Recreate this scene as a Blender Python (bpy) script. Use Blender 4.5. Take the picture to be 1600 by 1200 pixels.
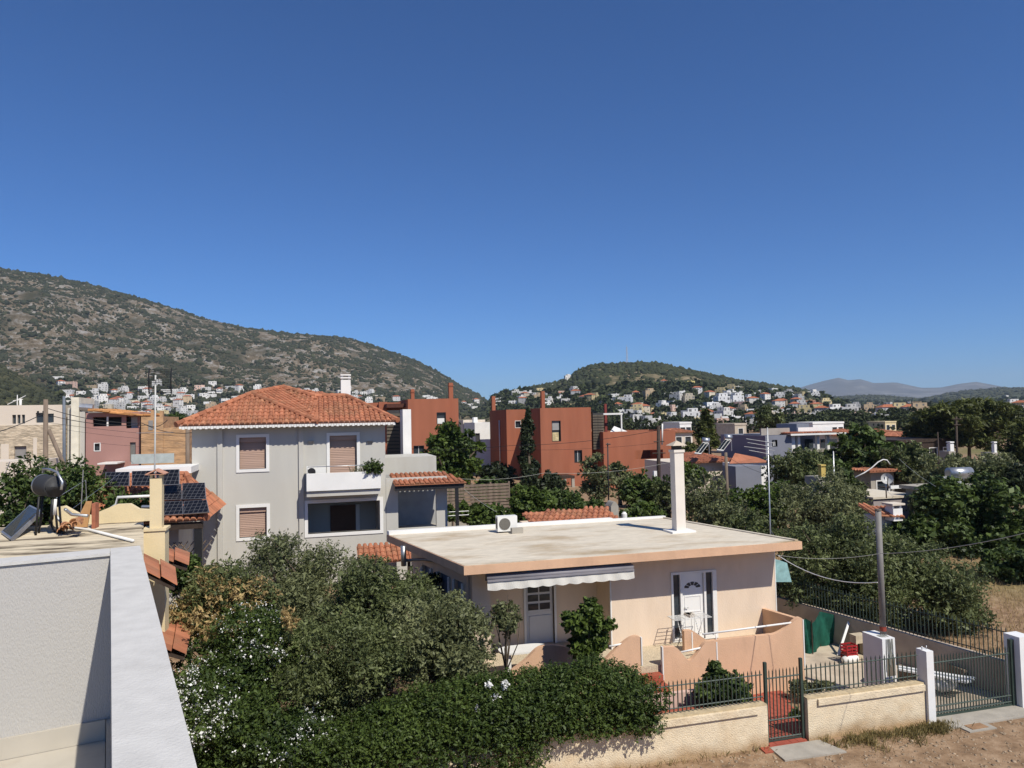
import bpy, bmesh, math, random
import numpy as np
from mathutils import Vector
R = math.radians
for o in list(bpy.data.objects):
    bpy.data.objects.remove(o)
sc = bpy.context.scene
COL = sc.collection
random.seed(7)
rng = np.random.default_rng(11)

# ------------------------------------------------------------------ camera
F, H = 1150.0, 8.1                       # focal length in photo pixels (1600 wide), eye height
PITCH, ROLL, YAW = R(2.6), R(1.2), R(15)
_h = np.array([math.sin(YAW), math.cos(YAW), 0]); _r0 = np.array([math.cos(YAW), -math.sin(YAW), 0]); _z = np.array([0, 0, 1.0])
CF = _h * math.cos(PITCH) + _z * math.sin(PITCH)
_u0 = -_h * math.sin(PITCH) + _z * math.cos(PITCH)
CR = math.cos(ROLL) * _r0 - math.sin(ROLL) * _u0
CU = math.cos(ROLL) * _u0 + math.sin(ROLL) * _r0
CC = np.array([0, 0, H])
cam = bpy.data.cameras.new('camera'); camo = bpy.data.objects.new('camera', cam); COL.objects.link(camo)
cam.sensor_width = 36.0; cam.lens = 36.0 * F / 1600.0
cam.clip_start = 0.05; cam.clip_end = 40000
from mathutils import Matrix
camo.matrix_world = Matrix(((CR[0], CU[0], -CF[0], 0), (CR[1], CU[1], -CF[1], 0), (CR[2], CU[2], -CF[2], H), (0, 0, 0, 1)))
sc.camera = camo

# ------------------------------------------------------------------ sky and sun
SUN_EL = R(50); SUN_H = (0.41, -0.912)    # horizontal direction towards the sun
w = bpy.data.worlds.new('World'); sc.world = w; w.use_nodes = True
nt = w.node_tree; bg = nt.nodes['Background']
sky = nt.nodes.new('ShaderNodeTexSky'); sky.sky_type = 'NISHITA'; sky.sun_disc = False
sky.sun_elevation = SUN_EL; sky.sun_rotation = math.atan2(SUN_H[0], SUN_H[1])
sky.altitude = 100; sky.air_density = 0.8; sky.dust_density = 0.15; sky.ozone_density = 8.0
tn = nt.nodes.new('ShaderNodeMix'); tn.data_type = 'RGBA'; tn.blend_type = 'MULTIPLY'; tn.inputs[0].default_value = 1.0; tn.inputs[7].default_value = (0.57, 0.93, 1.27, 1)   # the camera's blue sky rendering
nt.links.new(sky.outputs[0], tn.inputs[6]); nt.links.new(tn.outputs[2], bg.inputs[0]); bg.inputs[1].default_value = 0.085
sl = bpy.data.lights.new('sun', 'SUN'); sl.energy = 5.0; sl.angle = R(0.53); sl.color = (1.0, 0.94, 0.83)
so = bpy.data.objects.new('sun', sl); COL.objects.link(so)
so.rotation_euler = Vector((SUN_H[0] * math.cos(SUN_EL), SUN_H[1] * math.cos(SUN_EL), math.sin(SUN_EL))).to_track_quat('Z', 'Y').to_euler()
so.location = (0, 0, 60)
sc.view_settings.view_transform = 'Standard'; sc.view_settings.look = 'None'
sc.view_settings.exposure = 0.05; sc.view_settings.gamma = 1.0
sc.view_settings.use_curve_mapping = False
sc.cycles.max_bounces = 5; sc.cycles.diffuse_bounces = 2; sc.cycles.glossy_bounces = 2
sc.cycles.transmission_bounces = 3; sc.cycles.transparent_max_bounces = 6; sc.cycles.volume_bounces = 0
sc.cycles.use_denoising = True

# ------------------------------------------------------------------ measuring helpers (photo pixel -> place)
def ray(x, y): return CF + CR * ((x - 800) / F) + CU * ((600 - y) / F)
def D(x, y, dep): return CC + ray(x, y) * dep
def Zp(x, y, z):
    d = ray(x, y); return CC + d * ((z - H) / d[2])
def Bp(x, y, b):
    d = ray(x, y); return CC + d * (b / d[1])
def Ap(x, y, a):
    d = ray(x, y); return CC + d * (a / d[0])

# ------------------------------------------------------------------ materials
MATS = {}
def mat(name, col, rough=0.8, var=0.12, scale=2.0, bump=0.0, bscale=40.0, col2=None, c2scale=0.8, c2lo=0.5, c2hi=0.65,
        rnd=0.0, metal=0.0, spec=0.3, trans=0.0, stretch=None, objcol=False, detail=4, dirt=None):
    if name in MATS: return MATS[name]
    m = bpy.data.materials.new(name); m.use_nodes = True; n = m.node_tree; L = n.links
    p = n.nodes['Principled BSDF']; p.inputs['Roughness'].default_value = rough; p.inputs['Metallic'].default_value = metal
    p.inputs['Specular IOR Level'].default_value = spec
    tc = n.nodes.new('ShaderNodeTexCoord'); vec = tc.outputs['Object']
    if stretch:
        mp = n.nodes.new('ShaderNodeMapping'); mp.inputs['Scale'].default_value = stretch; L.new(vec, mp.inputs[0]); vec = mp.outputs[0]
    no = n.nodes.new('ShaderNodeTexNoise'); no.inputs['Scale'].default_value = scale; no.inputs['Detail'].default_value = detail; L.new(vec, no.inputs['Vector'])
    mr = n.nodes.new('ShaderNodeMapRange'); mr.inputs[1].default_value = 0.3; mr.inputs[2].default_value = 0.7
    mr.inputs[3].default_value = 1 - var; mr.inputs[4].default_value = 1 + var; L.new(no.outputs[0], mr.inputs[0])
    base = n.nodes.new('ShaderNodeRGB'); base.outputs[0].default_value = (*col, 1); cur = base.outputs[0]
    if objcol:
        oi = n.nodes.new('ShaderNodeObjectInfo'); cur = oi.outputs['Color']
    if col2:
        n2 = n.nodes.new('ShaderNodeTexNoise'); n2.inputs['Scale'].default_value = c2scale; n2.inputs['Detail'].default_value = 6
        n2.inputs['Roughness'].default_value = 0.65; L.new(vec, n2.inputs['Vector'])
        m2 = n.nodes.new('ShaderNodeMapRange'); m2.inputs[1].default_value = c2lo; m2.inputs[2].default_value = c2hi; L.new(n2.outputs[0], m2.inputs[0])
        mx = n.nodes.new('ShaderNodeMix'); mx.data_type = 'RGBA'; L.new(m2.outputs[0], mx.inputs[0]); L.new(cur, mx.inputs[6]); mx.inputs[7].default_value = (*col2, 1); cur = mx.outputs[2]
    if dirt:
        # soil splashed up the foot of a wall: colour, height above the origin
        sp = n.nodes.new('ShaderNodeSeparateXYZ'); L.new(tc.outputs['Object'], sp.inputs[0]); n3 = n.nodes.new('ShaderNodeTexNoise'); n3.inputs['Scale'].default_value = 1.6; n3.inputs['Detail'].default_value = 6; L.new(tc.outputs['Object'], n3.inputs['Vector'])
        ma = n.nodes.new('ShaderNodeMath'); ma.operation = 'MULTIPLY_ADD'; L.new(n3.outputs[0], ma.inputs[0]); ma.inputs[1].default_value = -dirt[1] * 2.6; L.new(sp.outputs[2], ma.inputs[2])
        m3 = n.nodes.new('ShaderNodeMapRange'); m3.inputs[1].default_value = -dirt[1] * 1.1; m3.inputs[2].default_value = dirt[1] * 0.2; m3.inputs[3].default_value = 0.85; m3.inputs[4].default_value = 0.0; L.new(ma.outputs[0], m3.inputs[0])
        mx3 = n.nodes.new('ShaderNodeMix'); mx3.data_type = 'RGBA'; L.new(m3.outputs[0], mx3.inputs[0]); L.new(cur, mx3.inputs[6]); mx3.inputs[7].default_value = (*dirt[0], 1); cur = mx3.outputs[2]
    vm = n.nodes.new('ShaderNodeVectorMath'); vm.operation = 'SCALE'; L.new(cur, vm.inputs[0])
    fac = mr.outputs[0]
    if rnd:
        at = n.nodes.new('ShaderNodeAttribute'); at.attribute_name = 'rnd'
        r2 = n.nodes.new('ShaderNodeMapRange'); r2.inputs[3].default_value = 1 - rnd; r2.inputs[4].default_value = 1 + rnd; L.new(at.outputs['Fac'], r2.inputs[0])
        mu = n.nodes.new('ShaderNodeMath'); mu.operation = 'MULTIPLY'; L.new(fac, mu.inputs[0]); L.new(r2.outputs[0], mu.inputs[1]); fac = mu.outputs[0]
    L.new(fac, vm.inputs['Scale']); L.new(vm.outputs[0], p.inputs['Base Color'])
    if bump:
        nb = n.nodes.new('ShaderNodeTexNoise'); nb.inputs['Scale'].default_value = bscale; nb.inputs['Detail'].default_value = 3; L.new(vec, nb.inputs['Vector'])
        bn = n.nodes.new('ShaderNodeBump'); bn.inputs['Strength'].default_value = 1.0; bn.inputs['Distance'].default_value = bump
        L.new(nb.outputs[0], bn.inputs['Height']); L.new(bn.outputs[0], p.inputs['Normal'])
    if trans:
        tr = n.nodes.new('ShaderNodeBsdfTranslucent'); ms = n.nodes.new('ShaderNodeMixShader'); ms.inputs[0].default_value = trans
        L.new(vm.outputs[0], tr.inputs[0]); L.new(p.outputs[0], ms.inputs[1]); L.new(tr.outputs[0], ms.inputs[2])
        L.new(ms.outputs[0], n.nodes['Material Output'].inputs[0])
    MATS[name] = m
    return m

def leafmat(name, dark, light, trans=0.25, rough=0.55, patch=None):
    if name in MATS: return MATS[name]
    m = bpy.data.materials.new(name); m.use_nodes = True; n = m.node_tree; L = n.links
    p = n.nodes['Principled BSDF']; p.inputs['Roughness'].default_value = rough; p.inputs['Specular IOR Level'].default_value = 0.35
    at = n.nodes.new('ShaderNodeAttribute'); at.attribute_name = 'rnd'
    tc = n.nodes.new('ShaderNodeTexCoord'); no = n.nodes.new('ShaderNodeTexNoise'); no.inputs['Scale'].default_value = 0.9; no.inputs['Detail'].default_value = 2
    L.new(tc.outputs['Object'], no.inputs['Vector'])
    ad = n.nodes.new('ShaderNodeMath'); ad.operation = 'MULTIPLY_ADD'; L.new(no.outputs[0], ad.inputs[0]); ad.inputs[1].default_value = 0.9; ad.inputs[2].default_value = -0.45
    a2 = n.nodes.new('ShaderNodeMath'); a2.operation = 'ADD'; a2.use_clamp = True; L.new(at.outputs['Fac'], a2.inputs[0]); L.new(ad.outputs[0], a2.inputs[1])
    mx = n.nodes.new('ShaderNodeMix'); mx.data_type = 'RGBA'; L.new(a2.outputs[0], mx.inputs[0])
    mx.inputs[6].default_value = (*dark, 1); mx.inputs[7].default_value = (*light, 1)
    L.new(mx.outputs[2], p.inputs['Base Color'])
    tr = n.nodes.new('ShaderNodeBsdfTranslucent'); ms = n.nodes.new('ShaderNodeMixShader'); ms.inputs[0].default_value = trans
    L.new(mx.outputs[2], tr.inputs[0]); L.new(p.outputs[0], ms.inputs[1]); L.new(tr.outputs[0], ms.inputs[2])
    L.new(ms.outputs[0], n.nodes['Material Output'].inputs[0])
    MATS[name] = m
    return m

# ------------------------------------------------------------------ mesh building
class MB:
    def __init__(s): s.v = []; s.f = []; s.m = []; s.r = []; s.mi = 0; s.rv = 0.5
    def vert(s, p): s.v.append((float(p[0]), float(p[1]), float(p[2]))); s.r.append(s.rv); return len(s.v) - 1
    def face(s, pts):
        s.f.append([s.vert(p) for p in pts]); s.m.append(s.mi); return s
    def box(s, a0, a1, b0, b1, z0, z1, sh=0.0, b_ref=0.0):
        # sh: shear of a with b (a += sh*(b-b_ref))
        q = lambda a, b, z: (a + sh * (b - b_ref), b, z)
        P = [q(a0, b0, z0), q(a1, b0, z0), q(a1, b1, z0), q(a0, b1, z0), q(a0, b0, z1), q(a1, b0, z1), q(a1, b1, z1), q(a0, b1, z1)]
        return s.hexa(P)
    def hexa(s, P):
        i = [s.vert(p) for p in P]
        for f in ((0, 3, 2, 1), (4, 5, 6, 7), (0, 1, 5, 4), (1, 2, 6, 5), (2, 3, 7, 6), (3, 0, 4, 7)):
            s.f.append([i[k] for k in f]); s.m.append(s.mi)
        return s
    def slab(s, pts, n, t):
        # polygon pts extruded by t along -n
        n = np.array(n, float); n = n / np.linalg.norm(n); A = [np.array(p, float) for p in pts]; Bq = [p - n * t for p in A]
        ia = [s.vert(p) for p in A]; ib = [s.vert(p) for p in Bq]; k = len(A)
        s.f.append(ia); s.m.append(s.mi); s.f.append(ib[::-1]); s.m.append(s.mi)
        for j in range(k):
            s.f.append([ia[j], ib[j], ib[(j + 1) % k], ia[(j + 1) % k]]); s.m.append(s.mi)
        return s
    def tube(s, path, r, n=8, caps=True):
        path = [np.array(p, float) for p in path]; rs = r if isinstance(r, (list, tuple)) else [r] * len(path)
        rings = []
        t0 = path[1] - path[0]; t0 = t0 / np.linalg.norm(t0)
        up = np.array([0, 0, 1.0]) if abs(t0[2]) < 0.9 else np.array([0, 1.0, 0])
        e = np.cross(t0, up); e /= np.linalg.norm(e)
        for i, p in enumerate(path):
            t = path[min(i + 1, len(path) - 1)] - path[max(i - 1, 0)]; t = t / np.linalg.norm(t)
            e = e - t * (e @ t); e /= np.linalg.norm(e); g = np.cross(t, e)
            rings.append([s.vert(p + rs[i] * (math.cos(2 * math.pi * k / n) * e + math.sin(2 * math.pi * k / n) * g)) for k in range(n)])
        for i in range(len(path) - 1):
            for k in range(n):
                s.f.append([rings[i][k], rings[i][(k + 1) % n], rings[i + 1][(k + 1) % n], rings[i + 1][k]]); s.m.append(s.mi)
        if caps:
            s.f.append(rings[0][::-1]); s.m.append(s.mi); s.f.append(rings[-1]); s.m.append(s.mi)
        return s
    def obj(s, name, mats, parent=None, kind=None, smooth=False):
        me = bpy.data.meshes.new(name)
        off = np.array(parent_loc(parent)) if parent is not None else np.zeros(3)
        V = np.array(s.v) - off if s.v else np.zeros((0, 3))
        me.from_pydata(V.tolist(), [], s.f)
        mats = mats if isinstance(mats, (list, tuple)) else [mats]
        for m_ in mats: me.materials.append(m_)
        if len(mats) > 1: me.polygons.foreach_set('material_index', s.m)
        at = me.attributes.new('rnd', 'FLOAT', 'POINT'); at.data.foreach_set('value', s.r)
        if smooth: me.polygons.foreach_set('use_smooth', [True] * len(me.polygons))
        me.update()
        o = bpy.data.objects.new(name, me); COL.objects.link(o)
        if parent is not None: o.parent = parent
        if kind: o['kind'] = kind
        return o

def parent_loc(o):
    l = np.zeros(3)
    while o is not None:
        l += np.array(o.location); o = o.parent
    return l
def tag(o, label, cat, group=None):
    o['label'] = label; o['category'] = cat
    if group: o['group'] = group
    return o
def thing(name, label, cat, loc, group=None):
    o = bpy.data.objects.new(name, None); COL.objects.link(o); o.empty_display_size = 0.3
    o.location = [float(x) for x in loc]; return tag(o, label, cat, group)
def recenter(o, loc):
    # move a single mesh's origin to loc
    loc = np.array(loc, float); me = o.data
    n = len(me.vertices); c = np.empty(n * 3); me.vertices.foreach_get('co', c); c = c.reshape(-1, 3) - loc
    me.vertices.foreach_set('co', c.ravel()); me.update(); o.location = loc; return o
def copy_obj(o, parent, loc=None):
    c = o.copy(); COL.objects.link(c); c.parent = parent
    if loc is not None: c.location = loc
    return c
def numpy_mesh(name, V, Fq, mats, rnd=None, parent=None, kind=None, smooth=False):
    me = bpy.data.meshes.new(name); k = Fq.shape[1]
    off = parent_loc(parent) if parent is not None else np.zeros(3)
    me.vertices.add(len(V)); me.vertices.foreach_set('co', (V - off).astype(np.float32).ravel())
    me.loops.add(Fq.size); me.loops.foreach_set('vertex_index', Fq.astype(np.int32).ravel())
    me.polygons.add(len(Fq)); me.polygons.foreach_set('loop_start', np.arange(0, Fq.size, k, dtype=np.int32))
    try: me.polygons.foreach_set('loop_total', np.full(len(Fq), k, dtype=np.int32))
    except Exception: pass
    if smooth: me.polygons.foreach_set('use_smooth', np.ones(len(Fq), bool))
    me.materials.append(mats)
    if rnd is not None:
        at = me.attributes.new('rnd', 'FLOAT', 'POINT'); at.data.foreach_set('value', rnd.astype(np.float32))
    me.update(calc_edges=True)
    o = bpy.data.objects.new(name, me); COL.objects.link(o)
    if parent is not None: o.parent = parent
    if kind: o['kind'] = kind
    return o

# wall rectangle with openings: O origin, U unit along, V up, N outward normal; thickness t inwards
def wall_holes(mb, O, U, V, N, w_, h_, holes, t=0.25):
    O, U, V, N = [np.array(q, float) for q in (O, U, V, N)]
    us = sorted({0, w_} | {min(max(x, 0), w_) for q in holes for x in q[:2]}); vs = sorted({0, h_} | {min(max(x, 0), h_) for q in holes for x in q[2:4]})
    def solid(i, j):
        if i < 0 or j < 0 or i >= len(us) - 1 or j >= len(vs) - 1: return False
        cu, cv = (us[i] + us[i + 1]) / 2, (vs[j] + vs[j + 1]) / 2
        return not any(q[0] < cu < q[1] and q[2] < cv < q[3] for q in holes)
    P = lambda u_, v_, d: O + U * u_ + V * v_ - N * d
    for i in range(len(us) - 1):
        for j in range(len(vs) - 1):
            if not solid(i, j): continue
            a, b, c, d = us[i], us[i + 1], vs[j], vs[j + 1]
            mb.face([P(a, c, 0), P(b, c, 0), P(b, d, 0), P(a, d, 0)]); mb.face([P(a, d, t), P(b, d, t), P(b, c, t), P(a, c, t)])
            if not solid(i - 1, j): mb.face([P(a, c, t), P(a, c, 0), P(a, d, 0), P(a, d, t)])
            if not solid(i + 1, j): mb.face([P(b, c, 0), P(b, c, t), P(b, d, t), P(b, d, 0)])
            if not solid(i, j - 1): mb.face([P(a, c, t), P(b, c, t), P(b, c, 0), P(a, c, 0)])
            if not solid(i, j + 1): mb.face([P(a, d, 0), P(b, d, 0), P(b, d, t), P(a, d, t)])

def in_poly(x, y, poly):
    c = False; n = len(poly)
    for i in range(n):
        x1, y1 = poly[i]; x2, y2 = poly[(i + 1) % n]
        if (y1 > y) != (y2 > y) and x < (x2 - x1) * (y - y1) / (y2 - y1) + x1: c = not c
    return c
# barrel-tile covering of one roof plane (polygon of 3-D points); returns MB content
def tile_plane(mb, pts, step=0.22, course=0.36, amp=0.05):
    P = [np.array(p, float) for p in pts]
    n = np.cross(P[1] - P[0], P[2] - P[0]); n /= np.linalg.norm(n)
    if n[2] < 0: n = -n
    down = np.array([0, 0, -1.0]); down = down - n * (down @ n); down /= np.linalg.norm(down); e = np.cross(n, down)
    poly = [((p - P[0]) @ e, (p - P[0]) @ down) for p in P]
    mb.rv = 0.4
    mb.slab([p + n * 0.0 for p in P], n, 0.05)
    xs = [q[0] for q in poly]; ys = [q[1] for q in poly]
    y1 = max(ys)
    x = math.floor(min(xs) / step) * step
    while x < max(xs):
        k = 0
        while y1 - (k + 1) * course > min(ys) - course:
            ya = y1 - k * course; yb = ya - course * 1.12
            if in_poly(x + step / 2, (ya + yb) / 2, poly):
                mb.rv = random.random()
                jit = random.uniform(-0.01, 0.01)
                rings = []
                for (yy, rr, lift) in ((ya + 0.02, step * 0.44, 0.03), (yb, step * 0.36, 0.0)):
                    c = P[0] + e * (x + step / 2 + jit) + down * yy + n * lift
                    rings.append([mb.vert(c + e * (-math.cos(t) * rr) + n * (math.sin(t) * amp * 1.35)) for t in (0, 0.75, 1.57, 2.39, 3.14)])
                for j in range(4):
                    mb.f.append([rings[0][j], rings[0][j + 1], rings[1][j + 1], rings[1][j]]); mb.m.append(mb.mi)
                mb.f.append(rings[0][::-1]); mb.m.append(mb.mi)
            k += 1
        x += step
    mb.rv = 0.5
def ridge_tiles(mb, p, q, r=0.12, l=0.36):
    p, q = np.array(p, float), np.array(q, float); d = q - p; n = max(1, int(np.linalg.norm(d) / l)); d = d / n
    for i in range(n):
        mb.rv = random.random(); mb.tube([p + d * i - d * 0.05, p + d * (i + 1)], [r * 1.05, r * 0.88], 8)
    mb.rv = 0.5

# ------------------------------------------------------------------ foliage
def unit(v): return v / np.maximum(np.linalg.norm(v, axis=-1, keepdims=True), 1e-9)
def leaf_cards(cent, nrm, L, W):
    n = len(cent); t = unit(np.cross(nrm, rng.normal(size=(n, 3)))); b = np.cross(nrm, t)
    sz = np.clip(rng.lognormal(-0.06, 0.36, n), 0.45, 2.2); L = (L * sz * rng.uniform(0.85, 1.2, n))[:, None]; W = (W * sz * rng.uniform(0.75, 1.25, n))[:, None]
    fold = nrm * (W * 0.35)
    V = np.stack([cent - t * L, cent - b * W + fold, cent + t * L, cent + b * W + fold], 1).reshape(-1, 3)
    return V, np.arange(4 * n).reshape(-1, 4)
def blob_leaves(blobs, n, out=0.55, up=0.35, inner=0.14, shell=0.5):
    blobs = np.array(blobs, float)            # x,y,z,rx,ry,rz
    wgt = blobs[:, 3] * blobs[:, 4] + blobs[:, 5] * (blobs[:, 3] + blobs[:, 4]); wgt /= wgt.sum()
    # leaves sit along short twigs that stick out of each clump
    per = 7; ns = max(1, n // per); si = rng.choice(len(blobs), ns, p=wgt); sd = unit(rng.normal(size=(ns, 3)))
    s0 = np.where(rng.random(ns) < inner, rng.uniform(0.1, 0.5, ns), rng.uniform(0.45, 0.85, ns)); sl_ = rng.uniform(0.22, 0.5, ns) * (0.5 + shell)
    tw = unit(sd + rng.normal(size=(ns, 3)) * 0.45 + np.array([0, 0, 0.15]))
    idx = np.repeat(si, per); d = np.repeat(tw, per, 0); k = np.tile(np.arange(per) / (per - 1.0), ns)
    c = blobs[idx, :3] + (np.repeat(sd * s0[:, None], per, 0) + d * (k * np.repeat(sl_, per))[:, None]) * blobs[idx, 3:]
    c = c + rng.normal(size=c.shape) * 0.045 * blobs[idx, 3:]
    nm = unit(d * out * 0.6 + np.array([0, 0, up]) + rng.normal(size=c.shape) * 0.5)
    return c, nm, idx
def bark(): return mat('bark', (0.11, 0.085, 0.06), 0.9, 0.35, 8, 0.02, 30)
def trunk(root, base, blobs, r, top_frac=0.55, n=6, forks=None):
    mb = MB(); base = np.array(base, float); c = np.mean(np.array(blobs)[:, :3], 0)
    top = base + (c - base) * top_frac; mid = (base + top) / 2 + rng.normal(0, 0.06, 3) * np.linalg.norm(top - base)
    mb.tube([base - [0, 0, 0.2], base + (mid - base) * 0.5, mid, top], [r * 1.3, r, r * 0.85, r * 0.65], 8)
    pick = rng.choice(len(blobs), min(n + 5, len(blobs)), replace=False)
    for i in pick:
        q = np.array(blobs[i][:3]); m_ = (top + q) / 2 + rng.normal(0, 0.08, 3) * np.linalg.norm(q - top)
        mb.tube([top - (top - mid) * 0.2, m_, q, q + (q - m_) * 0.35], [r * 0.5, r * 0.32, r * 0.16, r * 0.06], 5)
    return mb.obj('trunk', bark(), root)
KINDS = {
    # name: (dark, light, leaf half length /depth-scale, width ratio, clump ratio, n clumps, out, up)
    'olive': ((0.054, 0.068, 0.027), (0.262, 0.282, 0.132), 1.05, 0.30, 0.27, 48, 0.4, 0.25),
    'olivedark': ((0.040, 0.057, 0.020), (0.190, 0.222, 0.084), 1.05, 0.34, 0.27, 48, 0.4, 0.25),
    'citrus': ((0.026, 0.048, 0.013), (0.125, 0.180, 0.042), 1.15, 0.48, 0.28, 44, 0.6, 0.45),
    'fig': ((0.024, 0.044, 0.012), (0.120, 0.172, 0.040), 1.5, 0.52, 0.27, 46, 0.55, 0.5),
    'light': ((0.030, 0.056, 0.011), (0.130, 0.185, 0.034), 1.2, 0.48, 0.28, 44, 0.5, 0.45),
    'pine': ((0.026, 0.036, 0.009), (0.150, 0.170, 0.040), 1.35, 0.24, 0.23, 80, 0.5, 0.5),
    'cypress': ((0.012, 0.022, 0.010), (0.050, 0.070, 0.025), 1.0, 0.35, 0.3, 30, 0.7, 0.3),
    'hedge': ((0.022, 0.044, 0.010), (0.115, 0.165, 0.034), 1.0, 0.42, 0.35, 24, 0.6, 0.45),
    'shade': ((0.012, 0.020, 0.009), (0.045, 0.062, 0.022), 1.3, 0.45, 0.36, 20, 0.5, 0.4),
    'dry': ((0.240, 0.160, 0.065), (0.560, 0.420, 0.190), 1.0, 0.32, 0.36, 20, 0.4, 0.3),
}
def kmat(kind): k = KINDS[kind]; return leafmat('foliage_' + kind, k[0], k[1], 0.28 if kind != 'cypress' else 0.1)
def clumps(c, Rx, Ry, Rz, k, ratio, shape=None):
    out = []; c = np.array(c, float)
    for i in range(k):
        for _ in range(30):
            q = rng.uniform(-1, 1, 3)
            if 0.15 < q @ q < 1: break
        q = unit(q) * rng.random() ** 0.42
        s = ratio * rng.uniform(0.6, 1.3); q = q * (1 - s * 0.75)
        if shape == 'flat': q[2] = q[2] * 0.9
        rad = min(Rx, Rz * 1.4) * s
        out.append([*(c + q * [Rx, Ry, Rz]), rad, rad, rad * (0.6 if shape == 'flat' else 0.8)])
    return out
def tree(name, label, cat, cx, top, hw, bot, dep, kind, n, group=None, tr=0.16, ground=None, shape=None, size=1.0, depth_r=0.85, nolimb=False):
    k = KINDS[kind]; c = D(cx, (top + bot) / 2, dep); Rx = hw / F * dep; Rz = (bot - top) / 2 / F * dep
    gz = G(c[0], c[1]) if ground is None else ground
    root = thing(name, label, cat, (c[0], c[1], gz), group)
    if shape == 'cone':
        bl = []
        for i in range(34):
            t = rng.random() ** 0.8; rr = Rx * (0.25 + 0.75 * math.sin(min(1, (1 - t) * 1.25) * 1.45)) * 0.62; an = rng.uniform(0, 6.28); q = rng.uniform(0.1, 0.75)
            bl.append([c[0] + rr * q * math.cos(an), c[1] + rr * q * math.sin(an), c[2] - Rz + 2 * Rz * t * 0.94, rr * 0.62, rr * 0.62, Rz * 0.17])
    else:
        bl = clumps(c, Rx, Rx * depth_r, Rz, k[5], k[4], shape)
    cen, nm, idx = blob_leaves(bl, n, k[6], k[7])
    tint = rng.normal(0, 0.16, len(bl))[idx]
    hgt = 0.0
    L = 0.0021 * dep * k[2] * size
    V, Fq = leaf_cards(cen, nm, L, L * k[3] * 1.15)
    rn = np.clip(rng.random(len(cen)) * 0.75 + 0.12 + tint + hgt, 0, 1)
    numpy_mesh('crown', V, Fq, kmat(kind), np.repeat(rn, 4), root)
    if not nolimb: trunk(root, (c[0], c[1], gz), bl, tr, 0.6 if shape != 'cone' else 0.9)
    root_info[root.name] = (c, (Rx, Rx * depth_r, Rz), cen)
    return root, bl
root_info = {}

# ------------------------------------------------------------------ terrain
def vnoise(x, y, seed=0):
    x = np.asarray(x, float); y = np.asarray(y, float); xi = np.floor(x); yi = np.floor(y); fx = x - xi; fy = y - yi
    fx = fx * fx * (3 - 2 * fx); fy = fy * fy * (3 - 2 * fy)
    def hsh(i, j):
        s = np.sin(i * 127.1 + j * 311.7 + seed * 74.7) * 43758.5453; return s - np.floor(s)
    a = hsh(xi, yi); b = hsh(xi + 1, yi); c = hsh(xi, yi + 1); d = hsh(xi + 1, yi + 1)
    return a + (b - a) * fx + (c - a) * fy + (a - b - c + d) * fx * fy
def fbm(x, y, o=4, seed=0):
    s = 0; amp = 0.5
    for i in range(o): s = s + amp * vnoise(x * 2 ** i, y * 2 ** i, seed + i); amp *= 0.5
    return s
def sstep(x, a, b):
    t = np.clip((np.asarray(x, float) - a) / (b - a), 0, 1); return t * t * (3 - 2 * t)
def G_np(a, b):
    a = np.asarray(a, float); b = np.asarray(b, float); r = np.hypot(a, b)
    z = 0.65 * sstep(b, 22.5, 30) + 0.5 * sstep(b, 28, 35)
    z = z + 3.2 * sstep(b, 38, 70) * sstep(-a, -4, 16)
    z = z + np.clip(r - 150, 0, None) * 0.011
    z = z - 1.2 * sstep(r, 40, 70) * sstep(a, 20, 34) * (1 - sstep(r, 150, 400))
    return z
def G(a, b): return float(G_np(a, b))

def sil(pts, ext):
    # silhouette pixels -> (azimuth, tan elevation)
    o = []
    for x, y in pts:
        d = ray(x, y); o.append((math.atan2(d[0], d[1]), d[2] / math.hypot(d[0], d[1])))
    o = sorted(o + ext); return np.array(o)
def hill(S, r0, r1, r2, rough, seed, zb=0.0, gully=0.0):
    def f(a, b):
        a = np.asarray(a, float); b = np.asarray(b, float); r = np.hypot(a, b); az = np.arctan2(a, b)
        te = np.interp(az, S[:, 0], S[:, 1]); zt = H + r1 * te
        t = (r - r0) / (r1 - r0); tc = np.clip(t, 0, 1)
        n = fbm(a / rough, b / rough, 4, seed) - 0.47
        prof = tc * 0.62 + 0.38 * tc * tc * (3 - 2 * tc)
        prof = prof + n * gully * np.sin(np.pi * tc)
        back = np.clip((r - r1) / (r2 - r1), 0, 1)
        base = G_np(a, b) - 6
        z = base + (zt - base) * np.clip(prof, 0, None) * (1 - back ** 2 * 0.95)
        return np.where(te > -0.004, np.where(t < 0, -40, z), -40)
    return f
S_left = sil([(0, 420), (60, 428), (140, 445), (200, 462), (280, 485), (330, 500), (400, 515), (480, 524), (540, 528), (580, 540), (640, 560), (690, 585), (720, 603), (757, 624)],
             [(-1.2, 0.12), (-0.95, 0.24), (-0.75, 0.27), (-0.6, 0.25), (R(15) - 0.005, -0.002), (0.35, -0.02)])
S_spur = sil([(0, 573), (40, 592), (80, 614), (112, 636), (150, 655)], [(-1.2, 0.16), (-0.8, 0.13), (-0.5, 0.105), (-0.25, -0.02)])
S_right = sil([(752, 640), (770, 622), (800, 613), (830, 607), (870, 599), (890, 591), (905, 580), (925, 572), (950, 570), (1000, 568), (1020, 568), (1045, 572), (1080, 580), (1110, 587), (1150, 595), (1200, 603), (1250, 610), (1290, 621), (1330, 633), (1360, 648)],
              [(0.1, -0.02), (0.9, -0.02)])
S_ridge = sil([(1180, 640), (1250, 624), (1320, 620), (1370, 618), (1440, 624), (1500, 612), (1560, 607), (1600, 607)], [(0.3, -0.01), (0.95, 0.035), (1.3, 0.03), (1.6, 0.0)])
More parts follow.
